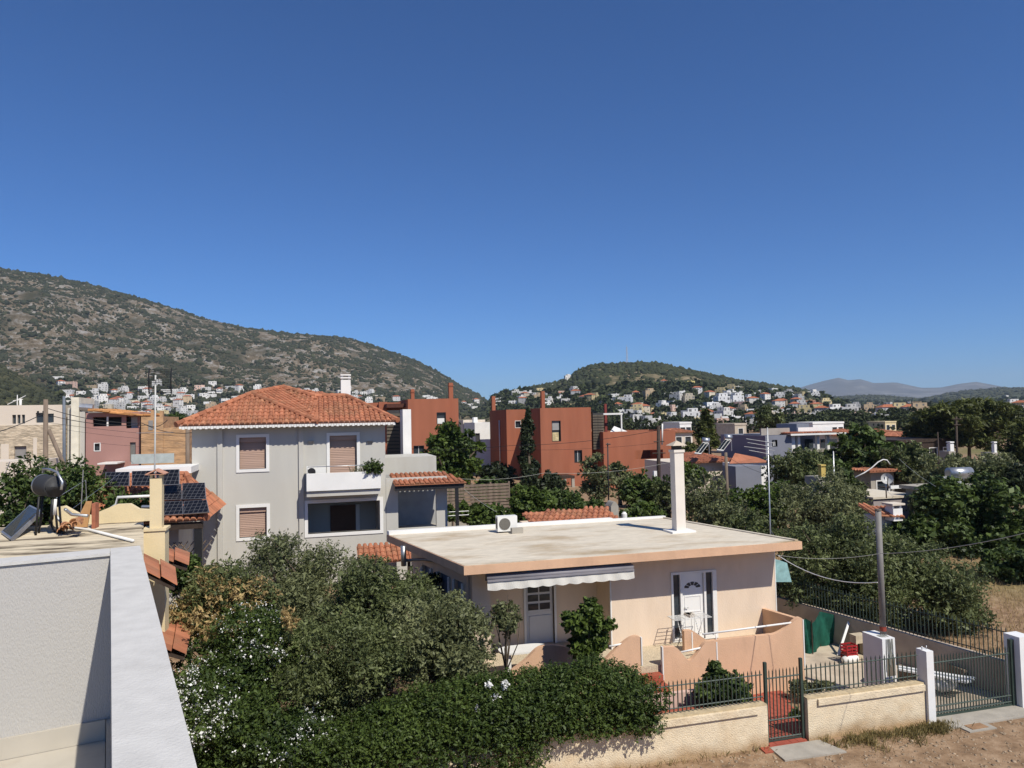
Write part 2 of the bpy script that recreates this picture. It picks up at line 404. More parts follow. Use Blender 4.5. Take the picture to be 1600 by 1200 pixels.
S_mtn = sil([(1195, 640), (1240, 609), (1265, 601), (1290, 594.5), (1310, 590), (1325, 594), (1345, 592.5), (1365, 598.5), (1400, 597.5), (1440, 606), (1470, 605.5), (1500, 599.5), (1525, 596.5), (1550, 601), (1580, 607), (1600, 609)], [(0.3, -0.01), (0.9, 0.018), (1.1, 0.02), (1.5, 0)])
h_left = hill(S_left, 820, 1500, 2600, 95, 3, gully=0.28)
h_spur = hill(S_spur, 300, 620, 800, 90, 9, gully=0.1)
h_right = hill(S_right, 380, 900, 1500, 120, 5, gully=0.06)
h_ridge = hill(S_ridge, 1500, 3200, 4500, 300, 6, gully=0.08)
h_mtn = hill(S_mtn, 6500, 9000, 9600, 700, 7, gully=0.2)
HILLS = [h_left, h_spur, h_right, h_ridge]
def T_np(a, b):
    z = G_np(a, b)
    for f_ in HILLS: z = np.maximum(z, f_(a, b))
    return z

def noise_mat(name, stops, scale, detail=8, rough=0.6, scale2=None, bump=0, mixcol=None, mixlo=0.5, mixhi=0.6):
    m = bpy.data.materials.new(name); m.use_nodes = True; n = m.node_tree; L = n.links
    p = n.nodes['Principled BSDF']; p.inputs['Roughness'].default_value = 0.95; p.inputs['Specular IOR Level'].default_value = 0.1
    tc = n.nodes.new('ShaderNodeTexCoord'); no = n.nodes.new('ShaderNodeTexNoise'); no.inputs['Scale'].default_value = scale
    no.inputs['Detail'].default_value = detail; no.inputs['Roughness'].default_value = rough; L.new(tc.outputs['Object'], no.inputs['Vector'])
    cr = n.nodes.new('ShaderNodeValToRGB'); L.new(no.outputs[0], cr.inputs[0])
    e = cr.color_ramp.elements
    while len(e) < len(stops): e.new(0.5)
    for i, (pos, c) in enumerate(stops): e[i].position = pos; e[i].color = (*c, 1)
    cur = cr.outputs[0]
    if mixcol:
        n2 = n.nodes.new('ShaderNodeTexNoise'); n2.inputs['Scale'].default_value = scale2; n2.inputs['Detail'].default_value = 5; L.new(tc.outputs['Object'], n2.inputs['Vector'])
        mr = n.nodes.new('ShaderNodeMapRange'); mr.inputs[1].default_value = mixlo; mr.inputs[2].default_value = mixhi; L.new(n2.outputs[0], mr.inputs[0])
        mx = n.nodes.new('ShaderNodeMix'); mx.data_type = 'RGBA'; L.new(mr.outputs[0], mx.inputs[0]); L.new(cur, mx.inputs[6]); mx.inputs[7].default_value = (*mixcol, 1); cur = mx.outputs[2]
    L.new(cur, p.inputs['Base Color'])
    if bump:
        bn = n.nodes.new('ShaderNodeBump'); bn.inputs['Distance'].default_value = bump; bn.inputs['Strength'].default_value = 1; L.new(no.outputs[0], bn.inputs['Height']); L.new(bn.outputs[0], p.inputs['Normal'])
    return m
def polar(name, f, az0, az1, r0, r1, na, nr, m, logr=False, kind='structure'):
    az = np.linspace(az0, az1, na); rr = np.geomspace(r0, r1, nr) if logr else np.linspace(r0, r1, nr)
    A, Rr = np.meshgrid(az, rr); x = Rr * np.sin(A); y = Rr * np.cos(A); z = f(x, y)
    V = np.stack([x, y, z], -1).reshape(-1, 3); i = np.arange(na * nr).reshape(nr, na)
    Fq = np.stack([i[:-1, :-1], i[:-1, 1:], i[1:, 1:], i[1:, :-1]], -1).reshape(-1, 4)
    o = numpy_mesh(name, V, Fq, m, None, None, kind, True); return o
m_ground = noise_mat('dry_ground', [(0.30, (0.13, 0.085, 0.052)), (0.48, (0.26, 0.17, 0.102)), (0.62, (0.36, 0.25, 0.16)), (0.75, (0.40, 0.30, 0.20))], 1.9, 10, 0.7, 0.03, 0.03, (0.16, 0.15, 0.06), 0.52, 0.66)
polar('ground', G_np, -math.pi, math.pi, 1.5, 9500, 361, 150, m_ground, True)
m_rock = noise_mat('rocky_slope', [(0.38, (0.09, 0.075, 0.045)), (0.46, (0.20, 0.155, 0.10)), (0.52, (0.25, 0.205, 0.15)), (0.585, (0.42, 0.40, 0.37))], 0.07, 12, 0.80, 0.014, 8.0, (0.08, 0.075, 0.045), 0.52, 0.68)
m_spur = noise_mat('scrub_slope', [(0.38, (0.030, 0.036, 0.016)), (0.55, (0.075, 0.075, 0.035)), (0.7, (0.17, 0.14, 0.08))], 0.06, 10, 0.7, 0.02, 1.0)
m_wood = noise_mat('wooded_slope', [(0.36, (0.030, 0.038, 0.016)), (0.47, (0.085, 0.08, 0.04)), (0.56, (0.22, 0.175, 0.105)), (0.68, (0.33, 0.27, 0.19))], 0.05, 10, 0.7, 0.02, 1.5)
m_ridge = noise_mat('far_ridge_scrub', [(0.35, (0.035, 0.045, 0.022)), (0.6, (0.08, 0.085, 0.045)), (0.75, (0.2, 0.17, 0.11))], 0.02, 9, 0.65, 0.02, 2)
m_mtn = noise_mat('bare_mountain', [(0.35, (0.06, 0.06, 0.058)), (0.55, (0.11, 0.10, 0.092)), (0.70, (0.26, 0.245, 0.23))], 0.003, 10, 0.65, 0.02, 20)
polar('mountain_slope', h_left, -1.15, R(15), 820, 2500, 460, 150, m_rock)
polar('scrub_hill', h_spur, -1.15, -0.25, 300, 790, 140, 50, m_spur)
polar('wooded_hill', h_right, 0.19, 0.80, 380, 1490, 260, 90, m_wood)
polar('far_ridge', h_ridge, 0.5, 1.4, 1500, 4300, 160, 40, m_ridge)
polar('far_mountain', h_mtn, 0.5, 1.3, 6500, 9450, 240, 60, m_mtn)

# scattered scrub on the hills: small faceted bushes
ICO = None
def ico():
    bm = bmesh.new(); bmesh.ops.create_icosphere(bm, subdivisions=1, radius=1.0)
    v = np.array([x.co[:] for x in bm.verts]); f = np.array([[y.index for y in x.verts] for x in bm.faces]); bm.free(); return v, f
def ico1():
    bm = bmesh.new(); bmesh.ops.create_icosphere(bm, subdivisions=2, radius=1.0)
    v = np.array([x.co[:] for x in bm.verts]); f = np.array([[y.index for y in x.verts] for x in bm.faces]); bm.free(); return v, f
def bushes(name, P, rad, hz, m, label, cat, tess=0):
    iv, iff = ico() if tess == 0 else ico1(); n = len(P)
    jit = 1 + rng.normal(0, 0.24, (n, len(iv)))
    V = iv[None] * jit[..., None] * np.stack([rad, rad, rad * hz], -1)[:, None, :] + P[:, None, :]
    V = V.reshape(-1, 3); Fq = (iff[None] + (np.arange(n) * len(iv))[:, None, None]).reshape(-1, 3)
    o = numpy_mesh(name, V, Fq, m, np.repeat(np.clip(rng.normal(0.45, 0.22, n), 0, 1), len(iv)), None, 'stuff')
    o['label'] = label; o['category'] = cat; return o
def scatter(f, az0, az1, r0, r1, n, thr, sc_, seed):
    az = rng.uniform(az0, az1, n); r = np.sqrt(rng.uniform(r0 ** 2, r1 ** 2, n)); x = r * np.sin(az); y = r * np.cos(az); z = f(x, y)
    k = (fbm(x / sc_, y / sc_, 3, seed) + rng.normal(0, 0.07, n) > thr) & (z > G_np(x, y)); return np.stack([x, y, z], -1)[k]
m_bush = leafmat('foliage_scrub', (0.016, 0.021, 0.010), (0.058, 0.062, 0.030), 0.0, 0.9)
m_far_tree = leafmat('foliage_far', (0.014, 0.020, 0.009), (0.058, 0.066, 0.026), 0.0, 0.9)
P = scatter(h_left, -0.47, R(14.5), 830, 1600, 66000, 0.385, 22, 21)
bushes('hill_scrub', P, np.clip(rng.lognormal(0.35, 0.55, len(P)), 0.6, 5.0), 0.9, m_bush, 'dark shrubs dotted over the rocky mountain slope', 'scrub')
P = scatter(h_spur, -0.5, -0.25, 310, 640, 5200, 0.40, 22, 22)
bushes('spur_scrub', P, np.clip(rng.lognormal(0.2, 0.4, len(P)), 0.5, 2.4), 0.85, m_bush, 'dark scrub covering the low hill at the left edge', 'scrub')
P = scatter(h_right, 0.21, 0.78, 420, 960, 17000, 0.38, 30, 23)
bushes('hill_woods', P, np.clip(rng.lognormal(0.68, 0.38, len(P)), 0.9, 4.0), 0.9, m_far_tree, 'low trees and bushes covering the hill with the mast', 'wood')
P = scatter(h_ridge, 0.5, 0.95, 1600, 3300, 9000, 0.42, 120, 24)
bushes('ridge_scrub', P, np.clip(rng.lognormal(1.5, 0.35, len(P)), 2.5, 8), 0.7, m_bush, 'scrub on the long ridge at the right', 'scrub')

def cast(x, y, r0=90, r1=3400):
    d = ray(x, y); hl = math.hypot(d[0], d[1]); rr = np.geomspace(r0, r1, 420); t = rr / hl
    a = d[0] * t; b = d[1] * t; z = H + d[2] * t; tz = T_np(a, b); k = np.nonzero(z < tz)[0]
    if len(k) == 0: return None
    i = k[0]; return np.array([a[i], b[i], tz[i]]), rr[i]

# ------------------------------------------------------------------ the far town
m_fw = mat('far_plaster', (0.8, 0.8, 0.8), 0.9, 0.06, 0.4, objcol=True)
m_fr = mat('far_roof_tile', (0.36, 0.125, 0.062), 0.9, 0.25, 0.6)
m_fg = mat('far_window', (0.17, 0.165, 0.16), 0.3, 0.1, 1)
m_ff = mat('far_flat_roof', (0.55, 0.52, 0.47), 0.9, 0.15, 0.5)
def far_house_mesh(W, Dp, st, roof, arch, step):
    wl, rf, gl = MB(), MB(), []
    h = 3.0 * st
    def block(x0, x1, y0, y1, z0, z1):
        wl.box(x0, x1, y0, y1, z0, z1)
        for s in range(int(round((z1 - max(z0, 0)) / 3.0))):
            n = max(1, int((x1 - x0) / 3.2)); zz = max(z0, 0) + 3.0 * s
            for i in range(n):
                if random.random() < .2: continue
                cx = x0 + (x1 - x0) * (i + 0.5) / n + random.uniform(-.4, .4); hw_ = random.choice((0.4, 0.5, 0.6, 1.0)); lo = 0.25 if hw_ > 0.55 else 1.0
                g = MB(); g.box(cx - hw_, cx + hw_, y0 - 0.04, y0 + 0.1, zz + lo, zz + 2.25); gl.append(g)
            g = MB(); g.box(x1 - 0.1, x1 + 0.04, (y0 + y1) / 2 - 0.6, (y0 + y1) / 2 + 0.6, zz + 0.9, zz + 2.2); gl.append(g)
            g = MB(); g.box(x0 - 0.04, x0 + 0.1, (y0 + y1) / 2 - 0.6, (y0 + y1) / 2 + 0.6, zz + 0.9, zz + 2.2); gl.append(g)
            if arch and s > 0:
                wl.box(x0 + 0.4, x1 - 0.4, y0 - 1.3, y0, zz - 0.15, zz); wl.box(x0 + 0.4, x1 - 0.4, y0 - 1.3, y0 - 1.2, zz, zz + 0.9)
    block(-W / 2, W / 2, -Dp / 2, Dp / 2, -5, h)
    if step: block(-W / 2 + step, W / 2 - 0.3 * step, -Dp / 2 + 2.2, Dp / 2 - 0.4, h, h + 3.0)
    if roof == 'hip':
        o = 0.5; x0, x1, y0, y1 = -W / 2 - o, W / 2 + o, -Dp / 2 - o, Dp / 2 + o; rz = h + (y1 - y0) * 0.21; m_ = (y1 - y0) / 2
        A, B_, C_, E_ = (x0, y0, h), (x1, y0, h), (x1, y1, h), (x0, y1, h); p, q = (x0 + m_ * .9, 0, rz), (x1 - m_ * .9, 0, rz)
        for f_ in ([A, B_, q, p], [B_, C_, q], [C_, E_, p, q], [E_, A, p], [E_, C_, B_, A]): rf.face(f_)
    elif roof == 'flat':
        t = 0.5
        for (x0, x1, y0, y1) in ((-W / 2, W / 2, -Dp / 2, -Dp / 2 + .2), (-W / 2, W / 2, Dp / 2 - .2, Dp / 2), (-W / 2, -W / 2 + .2, -Dp / 2 + .2, Dp / 2 - .2), (W / 2 - .2, W / 2, -Dp / 2 + .2, Dp / 2 - .2)):
            wl.box(x0, x1, y0, y1, h + 0.003, h + t)
        rf.box(-W / 2 + .21, W / 2 - .21, -Dp / 2 + .21, Dp / 2 - .21, h + .004, h + .06)
        wl.box(W * 0.2, W * 0.2 + 0.7, 0, 0.7, h + .06, h + 1.6)
    return wl, rf, gl
def merge(mbs):
    o = MB()
    for i, mb in mbs:
        k = len(o.v); o.v += mb.v; o.r += mb.r; o.f += [[j + k for j in f] for f in mb.f]; o.m += [i] * len(mb.f)
    return o
VAR = []
for i in range(16):
    W_ = random.uniform(8, 15); dp = random.uniform(7, 10); st = random.choice((1, 2, 2, 2, 3)); rf_ = ('flat', 'hip', 'flat', 'flat')[i % 4]
    wl, rf, gl = far_house_mesh(W_, dp, st, rf_, i % 3 == 0, random.choice((0, 0, 2.5, 4)) if rf_ == 'flat' else 0)
    o = merge([(0, wl), (1, rf)] + [(2, g) for g in gl]).obj('house', [m_fw, m_fr if rf_ == 'hip' else m_ff, m_fg])
    VAR.append((o.data, rf_, W_, st)); bpy.data.objects.remove(o)
WALLC = [('white', (0.80, 0.78, 0.74)), ('white', (0.74, 0.73, 0.71)), ('cream', (0.70, 0.62, 0.48)), ('pale pink', (0.68, 0.47, 0.38)), ('white', (0.78, 0.77, 0.74)), ('sandy', (0.55, 0.42, 0.27)), ('pale grey', (0.50, 0.50, 0.50)), ('white', (0.80, 0.79, 0.76)), ('white', (0.76, 0.75, 0.73)), ('white', (0.79, 0.77, 0.73)), ('off-white', (0.68, 0.66, 0.62)), ('pale yellow', (0.70, 0.58, 0.32))]
MARKS = [(130, 'above the stone house'), (215, 'above the mauve house'), (300, 'above the tan stone house'), (400, 'left of the tiled roof peak'), (540, 'right of the tiled roof peak'), (640, 'right of the slotted chimney'),
         (762, 'behind the left red house'), (850, 'over the two thin red chimneys'), (935, 'behind the right red block'), (1060, 'over the low red wing'), (1190, 'above the two solar heaters'), (1320, 'above the long grey villa'), (1450, 'left of the umbrella pine'), (9999, 'above the umbrella pine')]
placed = []; NH = 0
FARH = []
def far_house(x, y, zone, row, var=None, wc=None, scale=1.0, rz=None, minsep=5.6, r0=90):
    global NH
    q = cast(x, y, r0)
    if q is None: return None
    p, r = q
    if any((p[0] - a) ** 2 + (p[1] - b) ** 2 < (minsep + r * 0.003) ** 2 for a, b in placed): return None
    placed.append((p[0], p[1])); v = VAR[var if var is not None else random.randrange(16)]; cn, cc = wc or random.choice(WALLC)
    o = bpy.data.objects.new('house', v[0]); COL.objects.link(o); o.location = (p[0], p[1], p[2] - 0.3); o.scale = (scale * (0.80 if x < 760 else .64),) * 3
    o.rotation_euler.z = (random.choice((0, 0, 0.35, -0.35, 0.8, -0.6)) - math.atan2(p[0], p[1]) * 0.7) if rz is None else rz
    k = random.uniform(0.62, 0.98); o.color = (cc[0] * k, cc[1] * k, cc[2] * k, 1)
    where = next(t for lim, t in MARKS if x < lim)
    lab = f"{cn} {('', 'low ', '', 'tall ')[v[3]]}{'tile-roofed' if v[1] == 'hip' else 'flat-roofed'} house {row}, {where}"
    tag(o, lab, 'house', zone); NH += 1; FARH.append((lab, x, o))
    return o
# named big ones on the right hill
for (x, y, var, col, s, rz) in [(1222, 605, 1, ('salmon pink', (0.72, 0.33, 0.23)), 1.25, 0.0), (1078, 603, 4, ('yellow', (0.70, 0.58, 0.22)), 1.0, 0), (1066, 617, 0, ('white', (0.8, 0.79, 0.77)), 1.2, 0), (887, 594, 2, ('white', (0.82, 0.81, 0.78)), 0.9, 0), (864, 602, 0, ('pale pink', (0.62, 0.40, 0.30)), 0.7, 0),
                             (1037, 598, 5, ('white', (0.75, 0.72, 0.68)), 1.0, -0.3), (1128, 637, 8, ('white', (0.8, 0.8, 0.8)), 1.3, 0.1), (1150, 634, 2, ('white', (0.8, 0.8, 0.8)), 1.2, 0.1), (1168, 630, 12, ('white', (0.8, 0.8, 0.8)), 1.2, -0.1), (1188, 632, 0, ('white', (0.8, 0.8, 0.8)), 1.1, 0), (1110, 640, 6, ('white', (0.8, 0.8, 0.8)), 1.2, 0.1)]:
    far_house(x, y, 'houses on the hill with the mast', 'on the mast hill', var, col, s, rz, 5)
def zone(poly, n, zname, rows, tries=12, **kw):
    xs = [p[0] for p in poly]; ys = [p[1] for p in poly]; c = 0; t = 0; mid = (min(ys) + max(ys)) / 2
    while c < n and t < n * tries:
        t += 1; x = random.uniform(min(xs), max(xs)); y = random.uniform(min(ys), max(ys))
        if not in_poly(x, y, poly): continue
        lo = [yy for yy in ys]
        f_ = (y - min(ys)) / (max(ys) - min(ys) + 1e-6); row = rows[0] if f_ < 0.34 else rows[1] if f_ < 0.67 else rows[2]
        if far_house(x, y, zname, row, **kw): c += 1
ML = ('high in the mountain town', 'midway in the mountain town', 'low in the mountain town')
MR = ('high on the mast hill', 'midway up the mast hill', 'low on the mast hill')
MV = ('far across the valley', 'mid valley', 'in the near valley')
zone([(60, 592), (120, 598), (180, 612), (250, 606), (330, 598), (420, 606), (540, 612), (640, 622), (748, 628), (752, 650), (640, 650), (300, 650), (180, 650), (120, 632), (95, 612)], 135, 'houses of the town under the mountain', ML, r0=330)
zone([(100, 628), (300, 622), (300, 652), (130, 652)], 40, 'houses of the town under the mountain', ML)
zone([(765, 628), (840, 608), (940, 622), (1060, 618), (1180, 608), (1290, 622), (1320, 650), (1180, 672), (1000, 672), (940, 640), (860, 640), (765, 640)], 175, 'houses on the hill with the mast', MR, r0=260)
zone([(1320, 628), (1440, 632), (1440, 662), (1320, 668)], 34, 'houses in the valley', MV, r0=200)
zone([(1540, 618), (1600, 622), (1600, 655), (1560, 640)], 12, 'houses on the long ridge', ('high on the far ridge', 'on the far ridge', 'low on the far ridge'), r0=300)
# greenery between the houses
m_far_leaf = leafmat('foliage_far_leaf', (0.016, 0.026, 0.010), (0.085, 0.105, 0.036), 0.15, 0.8)
def town_trees(name, poly, n, label, r0=90, big=1.0, cards=0):
    xs = [p[0] for p in poly]; ys = [p[1] for p in poly]; Q = []; rad = []
    while len(Q) < n:
        x = random.uniform(min(xs), max(xs)); y = random.uniform(min(ys), max(ys))
        if not in_poly(x, y, poly): continue
        q = cast(x, y, r0)
        if q is None: n -= 1; continue
        p, r = q
        if any((p[0] - a) ** 2 + (p[1] - b) ** 2 < 30 for a, b in placed): n -= 0.5; continue
        k = random.uniform(1.4, 2.8) * big
        for _ in range(5):
            Q.append(p + np.array([random.gauss(0, k * .6), random.gauss(0, k * .6), random.uniform(0.5, 1.5) * k])); rad.append(k * random.uniform(0.45, 0.85))
    Q = np.array(Q); rad = np.array(rad)
    if not cards: return bushes(name, Q, rad, 0.95, m_far_tree, label, 'trees')
    c_, nm_, ix = blob_leaves(np.concatenate([Q, np.stack([rad * 1.15, rad * 1.15, rad], -1)], 1), len(Q) * cards, .5, .4)
    dist = np.linalg.norm(c_ - CC, axis=1); V, Fq = leaf_cards(c_, nm_, .0022 * dist, .0013 * dist)
    tint = rng.normal(0, .2, len(Q))[ix]
    o = numpy_mesh(name, V, Fq, m_far_leaf, np.repeat(np.clip(rng.random(len(c_)) * .7 + .1 + tint, 0, 1), 4), None, 'stuff'); o['label'] = label; o['category'] = 'trees'; return o
town_trees('town_greenery', [(60, 592), (330, 598), (540, 612), (752, 628), (752, 655), (120, 655)], 5200, 'dark trees between the houses under the rocky mountain', 330)
town_trees('hill_greenery', [(765, 615), (1060, 600), (1290, 620), (1345, 650), (1345, 680), (950, 680), (765, 650)], 5200, 'dark trees between the houses on the hill with the mast', 150, 1.0, 26)
town_trees('valley_greenery', [(1300, 630), (1600, 625), (1600, 680), (1300, 680)], 2600, 'dark trees between the valley houses', 130, 1.0, 30)
# the farthest, smallest houses read as one mass: a single mesh; the larger ones stay individuals
FARH.sort(key=lambda t: -t[2].scale[0] * t[2].dimensions[0] / math.hypot(t[2].location[0], t[2].location[1]))
rest = FARH[272:]; FARH = FARH[:272]
dm_ = {}
mbh = MB()
for lab, x, o in rest:
    me = o.data; M_ = Matrix.Translation(o.location) @ o.rotation_euler.to_matrix().to_4x4() @ Matrix.Diagonal((*o.scale, 1)); k = len(mbh.v)
    for v_ in me.vertices: q = M_ @ v_.co; mbh.v.append((q.x, q.y, q.z)); mbh.r.append(.5)
    tl = 1 if me.materials[1].name == 'far_roof_tile' else 3
    for pz_ in me.polygons: mbh.f.append([i + k for i in pz_.vertices]); mbh.m.append({0: 0, 1: tl, 2: 2}[pz_.material_index])
    bpy.data.objects.remove(o)
if rest:
    dh = mbh.obj('distant_houses', [mat('far_white_plaster', (.74, .72, .68), .9, .08, .05), m_fr, m_fg, m_ff], None, 'stuff'); dh['label'] = 'tiny far houses too small to tell apart on the hill slopes'; dh['category'] = 'houses'
from collections import defaultdict
same = defaultdict(list)
for lab, x, o in FARH: same[lab].append((x, o))
ORD = ('leftmost', 'second', 'third', 'fourth', 'fifth', 'sixth', 'seventh')
for lab, li in same.items():
    if len(li) > 1:
        li.sort(key=lambda t: t[0])
        for k, (x, o) in enumerate(li): o['label'] = lab + ((', rightmost' if k == len(li) - 1 else ', leftmost') if k in (0, len(li) - 1) else f', {ORD[min(k, 6)]}')
# transmitter mast
p, r_ = cast(980, 569.5, 400)
mast = thing('transmitter_mast', 'thin lattice transmitter mast on top of the wooded hill', 'mast', p)
mb = MB(); hh = 27 / F * r_
for s in range(3):
    an = s * 2.09; c_, s_ = math.cos(an), math.sin(an); mb.tube([p + [c_ * 1.1, s_ * 1.1, -2], p + [c_ * .45, s_ * .45, hh]], 0.13, 4)
for k in range(9):
    z = hh * k / 9; w_ = 1.1 - .65 * k / 9
    for s in range(3):
        a0, a1 = s * 2.09, (s + 1) * 2.09; w2 = w_ - .07
        mb.tube([p + [math.cos(a0) * w_, math.sin(a0) * w_, z], p + [math.cos(a1) * w2, math.sin(a1) * w2, z + hh / 9]], 0.07, 4)
mb.obj('lattice', mat('mast_red_white', (0.55, 0.5, 0.48), 0.6, 0.1, 0.5), mast)
mb = MB(); mb.tube([p + [0, 0, hh], p + [0, 0, hh + 3]], 0.12, 5); mb.obj('antenna', mat('mast_red_white', (0, 0, 0)), mast)
mb = MB(); mb.box(p[0] - 2.5, p[0] + 2.5, p[1] - 2, p[1] + 2, p[2] - 1.5, p[2] + 2.2); mb.obj('equipment_hut', m_fr, mast)

# ------------------------------------------------------------------ shared building materials
m_white = mat('white_paint', (0.78, 0.77, 0.74), 0.7, 0.05, 1.5)
m_trim = mat('white_trim', (0.76, 0.75, 0.72), 0.6, 0.04, 2)
m_pink = mat('pink_plaster', (0.74, 0.595, 0.455), 0.9, 0.06, 1.2, 0.006, 45, (0.68, 0.53, 0.39), 0.9, 0.5, 0.75, stretch=(1.4, 1.4, .4))
m_peach = mat('peach_plaster', (0.66, 0.42, 0.27), 0.9, 0.08, 1.5, 0.008, 40, (0.56, 0.35, 0.23), 1.2, 0.50, 0.75, stretch=(1.3, 1.3, .5))
m_roofc = mat('flat_roof_coating', (0.61, 0.545, 0.435), 0.9, 0.10, 4.5, 0.004, 25, (0.36, 0.265, 0.155), 0.55, 0.50, 0.70, stretch=(0.55, 1.4, 1))
m_cream = mat('cream_roughcast', (0.71, 0.60, 0.43), 0.95, 0.10, 5, 0.02, 30, (0.62, 0.48, 0.31), 1.3, 0.5, 0.75, dirt=((.38, .25, .13), .22))
m_greyp = mat('grey_plaster', (0.505, 0.49, 0.445), 0.9, 0.05, 0.8, 0.003, 50, (0.465, 0.44, 0.39), .5, .5, .78, stretch=(1.6, 1.6, .3))
m_red = mat('red_plaster', (0.33, 0.118, 0.066), 0.9, 0.10, 0.6, 0.004, 30, (0.31, 0.095, 0.05), 0.25, 0.5, 0.8, stretch=(2.0, 2.0, 0.35))
m_tile = mat('clay_tile', (0.40, 0.155, 0.083), 0.85, 0.18, 2.2, 0, 40, (0.22, 0.135, 0.075), 1.1, 0.48, 0.80, rnd=0.22)
m_tile2 = mat('old_clay_tile', (0.46, 0.20, 0.09), 0.85, 0.25, 2.2, 0, 40, (0.28, 0.18, 0.10), 1.1, 0.45, 0.75, rnd=0.35)
m_glass = mat('window_glass', (0.035, 0.045, 0.055), 0.08, 0.1, 1, spec=0.6)
m_shut = mat('brown_shutter', (0.42, 0.285, 0.22), 0.7, 0.08, 3, 0.02, 9, stretch=(0.05, 0.05, 2.2))
m_iron = mat('green_iron', (0.035, 0.055, 0.045), 0.5, 0.15, 6, spec=0.4)
m_black = mat('dark_paint', (0.02, 0.02, 0.022), 0.5, 0.1, 4)
m_wood = mat('weathered_wood', (0.19, 0.145, 0.11), 0.9, 0.25, 5, 0.01, 30, stretch=(1, 1, 0.15))
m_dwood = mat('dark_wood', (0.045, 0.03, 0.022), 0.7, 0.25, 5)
m_metal = mat('galvanised_steel', (0.45, 0.46, 0.47), 0.4, 0.12, 6, metal=0.8)
m_conc = mat('concrete', (0.36, 0.33, 0.28), 0.95, 0.12, 3, 0.006, 30)
m_redfloor = mat('red_floor_paint', (0.33, 0.085, 0.05), 0.75, 0.12, 3)
m_pebble = mat('pebble_floor', (0.5, 0.42, 0.30), 0.9, 0.35, 28, 0.004, 40)
m_cable = mat('cable', (0.03, 0.03, 0.03), 0.6, 0.1, 2)
m_cable2 = mat('pale_cable', (0.42, 0.42, 0.36), 0.6, 0.1, 2)
m_plast = mat('white_plastic', (0.75, 0.74, 0.70), 0.45, 0.05, 2)
AX, AY, AZ = np.array([1.0, 0, 0]), np.array([0, 1.0, 0]), np.array([0, 0, 1.0])

def window(root, a0, a1, z0, z1, b, kind='glass', frame=0.12, rec=0.12, fm=None, proud=0.035, name='window', mull=0):
    # window in a wall facing -b: trim ring proud of the wall, pane or shutter recessed
    fr = None
    if frame:
        mb = MB(); wall_holes(mb, (a0 - frame, b - proud, z0 - frame), AX, AZ, -AY, a1 - a0 + 2 * frame, z1 - z0 + 2 * frame, [(frame, frame + a1 - a0, frame, frame + z1 - z0)], proud + rec)
        fr = mb.obj(name, fm or m_trim, root)
    mb = MB(); mb.box(a0, a1, b + rec, b + rec + 0.04, z0, z1); pane = mb.obj({'glass': 'pane', 'shutter': 'shutter'}.get(kind, 'pane'), {'glass': m_glass, 'shutter': m_shut}[kind], fr or root)
    if kind == 'shutter':
        mb = MB(); nz = int((z1 - z0 - .2) / .075)
        for k in range(nz):
            zz = z0 + .01 + k * .075; mb.hexa([(a0, b + rec - .022, zz), (a1, b + rec - .022, zz), (a1, b + rec - .002, zz), (a0, b + rec - .002, zz), (a0, b + rec - .008, zz + .068), (a1, b + rec - .008, zz + .068), (a1, b + rec - .002, zz + .068), (a0, b + rec - .002, zz + .068)])
        mb.obj('shutter_slats', m_shut, fr or root)
        mb = MB(); mb.box(a0, a1, b + rec - 0.08, b + rec, z1 - 0.2, z1); mb.obj('shutter_box', m_shut, fr or root)
    if mull:
        mb = MB()
        for k in range(1, mull): x = a0 + (a1 - a0) * k / mull; mb.box(x - .025, x + .025, b + rec - .03, b + rec, z0, z1)
        mb.obj('mullion', m_trim, fr or root)
    return fr or pane
def shell(root, a0, a1, b0, b1, z0, z1, m, front=(), left=(), t=0.25, name='wall', top=True):
    mb = MB()
    wall_holes(mb, (a0, b0, z0), AX, AZ, -AY, a1 - a0, z1 - z0, [(h[0] - a0, h[1] - a0, h[2] - z0, h[3] - z0) for h in front], t)
    wall_holes(mb, (a0, b1, z0), -AY, AZ, -AX, b1 - b0 - t - .002, z1 - z0, [(b1 - h[1], b1 - h[0], h[2] - z0, h[3] - z0) for h in left], t)
    mb.box(a1 - t, a1, b0 + t + .002, b1, z0, z1); mb.box(a0 + t + .002, a1 - t - .002, b1 - t, b1, z0, z1)
    if top: mb.box(a0 + t + .002, a1 - t - .002, b0 + t + .002, b1 - t - .002, z1 - .35, z1 - .15)
    return mb.obj(name, m, root)
def boxpart(root, name, m, *a, **k):
    mb = MB(); mb.box(*a, **k); return mb.obj(name, m, root)
def tubepart(root, name, m, path, r, n=8):
    mb = MB(); mb.tube(path, r, n); return mb.obj(name, m, root, smooth=n > 5)

# ------------------------------------------------------------------ own terrace (foreground)
ta = math.radians(-13.7); TP = np.array([math.sin(ta), math.cos(ta), 0]); TV = np.array([math.cos(ta), -math.sin(ta), 0])
zc = H - 0.67; zf = H - 1.60
corner = Zp(172.5, 867, zc)
m_rough = mat('white_roughcast', (0.47, 0.455, 0.43), 0.95, 0.05, 1.0, 0.004, 150, (0.40, 0.38, 0.34), 1.1, .52, .82, stretch=(1.5, 1.5, .45))
m_coping = mat('coping_paint', (0.56, 0.548, 0.52), 0.9, 0.07, 14, 0.002, 130, (0.49, 0.475, 0.445), 4.5, .56, .80)
def tq(u_, v_, z): return corner * [1, 1, 0] + TP * u_ + TV * v_ + AZ * z
def tbox(mb, u0, u1, v0, v1, z0, z1):
    mb.hexa([tq(u0, v0, z0), tq(u0, v1, z0), tq(u1, v1, z0), tq(u1, v0, z0), tq(u0, v0, z1), tq(u0, v1, z1), tq(u1, v1, z1), tq(u1, v0, z1)])
tw = thing('terrace_wall', 'white roughcast terrace parapet with smooth coping in the left foreground', 'parapet', (*corner[:2], zf))
